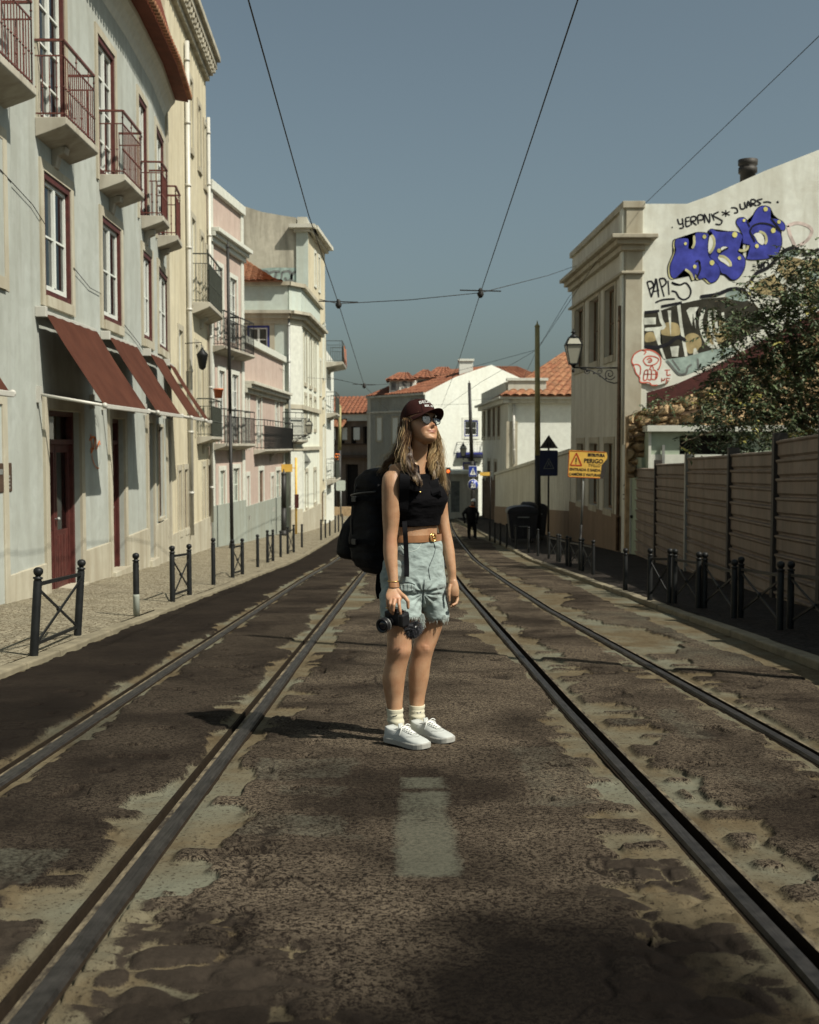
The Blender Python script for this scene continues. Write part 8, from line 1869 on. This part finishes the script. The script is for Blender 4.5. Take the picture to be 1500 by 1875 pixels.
# ------------------------------------------------------------------ camera in her right hand
KM = thing('camera', Bp(727, 1150, -.2), 'black camera with stubby lens and furry grey microphone in the woman\'s hand', 'camera')
az_ = math.radians(-35); lf = V((math.sin(az_), -math.cos(az_), -.12)).normalized(); sd = V((math.cos(az_), math.sin(az_), 0)); uz = sd.cross(lf); uz = uz if uz.z > 0 else -uz
cb = Bp(727, 1132, -.205)
mb = MB(); mb.obox(cb-sd*.062-lf*.02-uz*.036, sd*.124, lf*.04, uz*.072); kb_ = mb.build('camera_body', M['camera_black'], KM, bevel=.007)
mb = MB(); mb.obox(cb+sd*.032-lf*.02-uz*.034, sd*.034, lf*.062, uz*.066); mb.build('grip', M['camera_black'], KM, bevel=.010)
mb = MB(); mb.obox(cb-sd*.03-lf*.018+uz*.034, sd*.045, lf*.036, uz*.018); mb.lathe(cb+sd*.03+uz*.035, [(.010, 0), (.010, .010), (.008, .012)], 14, ax=uz); mb.lathe(cb+sd*.048+uz*.035, [(.008, 0), (.008, .008)], 14, ax=uz); mb.build('viewfinder', M['camera_black'], KM)
cl_ = Bp(712, 1141, -.20); mb = MB(); mb.lathe(cl_-lf*.02, [(.030, 0), (.033, .008), (.034, .03), (.036, .034), (.037, .060), (.035, .066), (.036, .070), (.036, .078), (.030, .080), (.026, .070)], 28, ax=lf); ln_ = mb.build('lens', M['camera_black'], KM)
mb = MB(); mb.lathe(cl_-lf*.02, [(.027, .068), (.026, .071), (.015, .074), (.003, .075)], 24, ax=lf); mb.build('lens_glass', M['lens_glass'], ln_)
mb = MB(); mb.lathe(cl_-lf*.02, [(.0352, .050), (.0378, .0505), (.0378, .053), (.0352, .0535)], 28, ax=lf); mb.build('lens_ring', M['metal_grey'], ln_)
c0_, c1_ = Bp(750, 1158, -.225), Bp(765, 1147, -.225); fur = MB(); axf = (c1_-c0_).normalized()
mb = MB(); mb.tube([c0_, c0_.lerp(c1_, .5), c1_], [.020, .026, .022], 14); mb.tube([cb-uz*.02, c0_], .006, 6); mi_ = mb.build('microphone', M['camera_black'], KM)
for i in range(1500):
    t_ = rr.random(); p = c0_.lerp(c1_, t_); n_ = V((rr.gauss(0, 1), rr.gauss(0, 1), rr.gauss(0, 1))); n_ = (n_-axf*n_.dot(axf)*.3).normalized(); r = .018+.007*math.sin(math.pi*t_)
    L = rr.uniform(.010, .021); d = (n_+V((0, 0, -.35))+axf*(t_-.5)).normalized(); fur.tube([p+n_*r, p+n_*r+d*L*.5, p+n_*r+d*L+V((0, 0, -.003))], [.0012, .001, .0004], 3)
fur.build('fur_cover', M['fur_grey'], mi_)

# ------------------------------------------------------------------ passer-by in the distance
pm2 = R(868, 986, .1); Y2 = pm2.y; mq = lambda x, y, dy=0.: P(x, y, Y2+dy)
G_P = thing('person', pm2, 'distant stooping person in black with white hair and an orange collar on the right pavement', 'person')
bb2 = MB(); s2 = 1/F*Y2
bb2.sphere(mq(867, 919), 4.3*s2, 16, sc=(.9, 1, 1.15)); bb2.tube([mq(866, 923), mq(864, 930)], [2.2*s2, 2.5*s2], 12)
bb2.tube([mq(863, 928), mq(861, 938), mq(862, 950), mq(863, 957)], [6*s2, 8.5*s2, 8*s2, 7*s2], 16)
for sx, xf in ((-1, 857), (1, 868)): bb2.tube([mq(863+sx*3, 955), mq(xf+2, 970), mq(xf+2, 983)], [4.6*s2, 3.6*s2, 2.8*s2], 12); bb2.tube([mq(xf+2, 984, .0), mq(xf+4, 985.5, -.15)], [2.2*s2, 1.8*s2], 10)
for sx, ex_, hx_ in ((-1, 848, 851), (1, 876, 873)):
    bb2.tube([mq(863+sx*7, 931), mq(ex_, 941, -.05), mq(hx_, 953, -.15)], [3.2*s2, 2.8*s2, 2.*s2], 10)
    for k in range(5): bb2.tube([mq(hx_, 953, -.15), mq(hx_+(k-2)*.9, 956.5, -.17), mq(hx_+(k-2)*.8, 959, -.16)], [.8*s2, .55*s2, .45*s2], 6)
bme = solid_remesh(bb2, .016, 4, .5); mesh_obj(bme, 'body', M['pack_black'], G_P)
mb = MB(); mb.sphere(mq(867.5, 917, .02), 4.9*s2, 14, sc=(.95, 1.05, .85)); mb.build('hair', M['sign_white'], G_P)
mb = MB(); mb.sphere(mq(866, 922, -.12), 2.6*s2, 10, sc=(1, .8, 1)); mb.build('face', M['skin'], G_P)
mb = MB(); c_ = mq(864.5, 927.5); mb.tube([c_+V((4.4*s2*math.cos(a), 3.6*s2*math.sin(a), 0)) for a in np.linspace(0, 6.283, 19)], 1.2*s2, 8, cap=False); mb.build('collar', M['orange'], G_P)
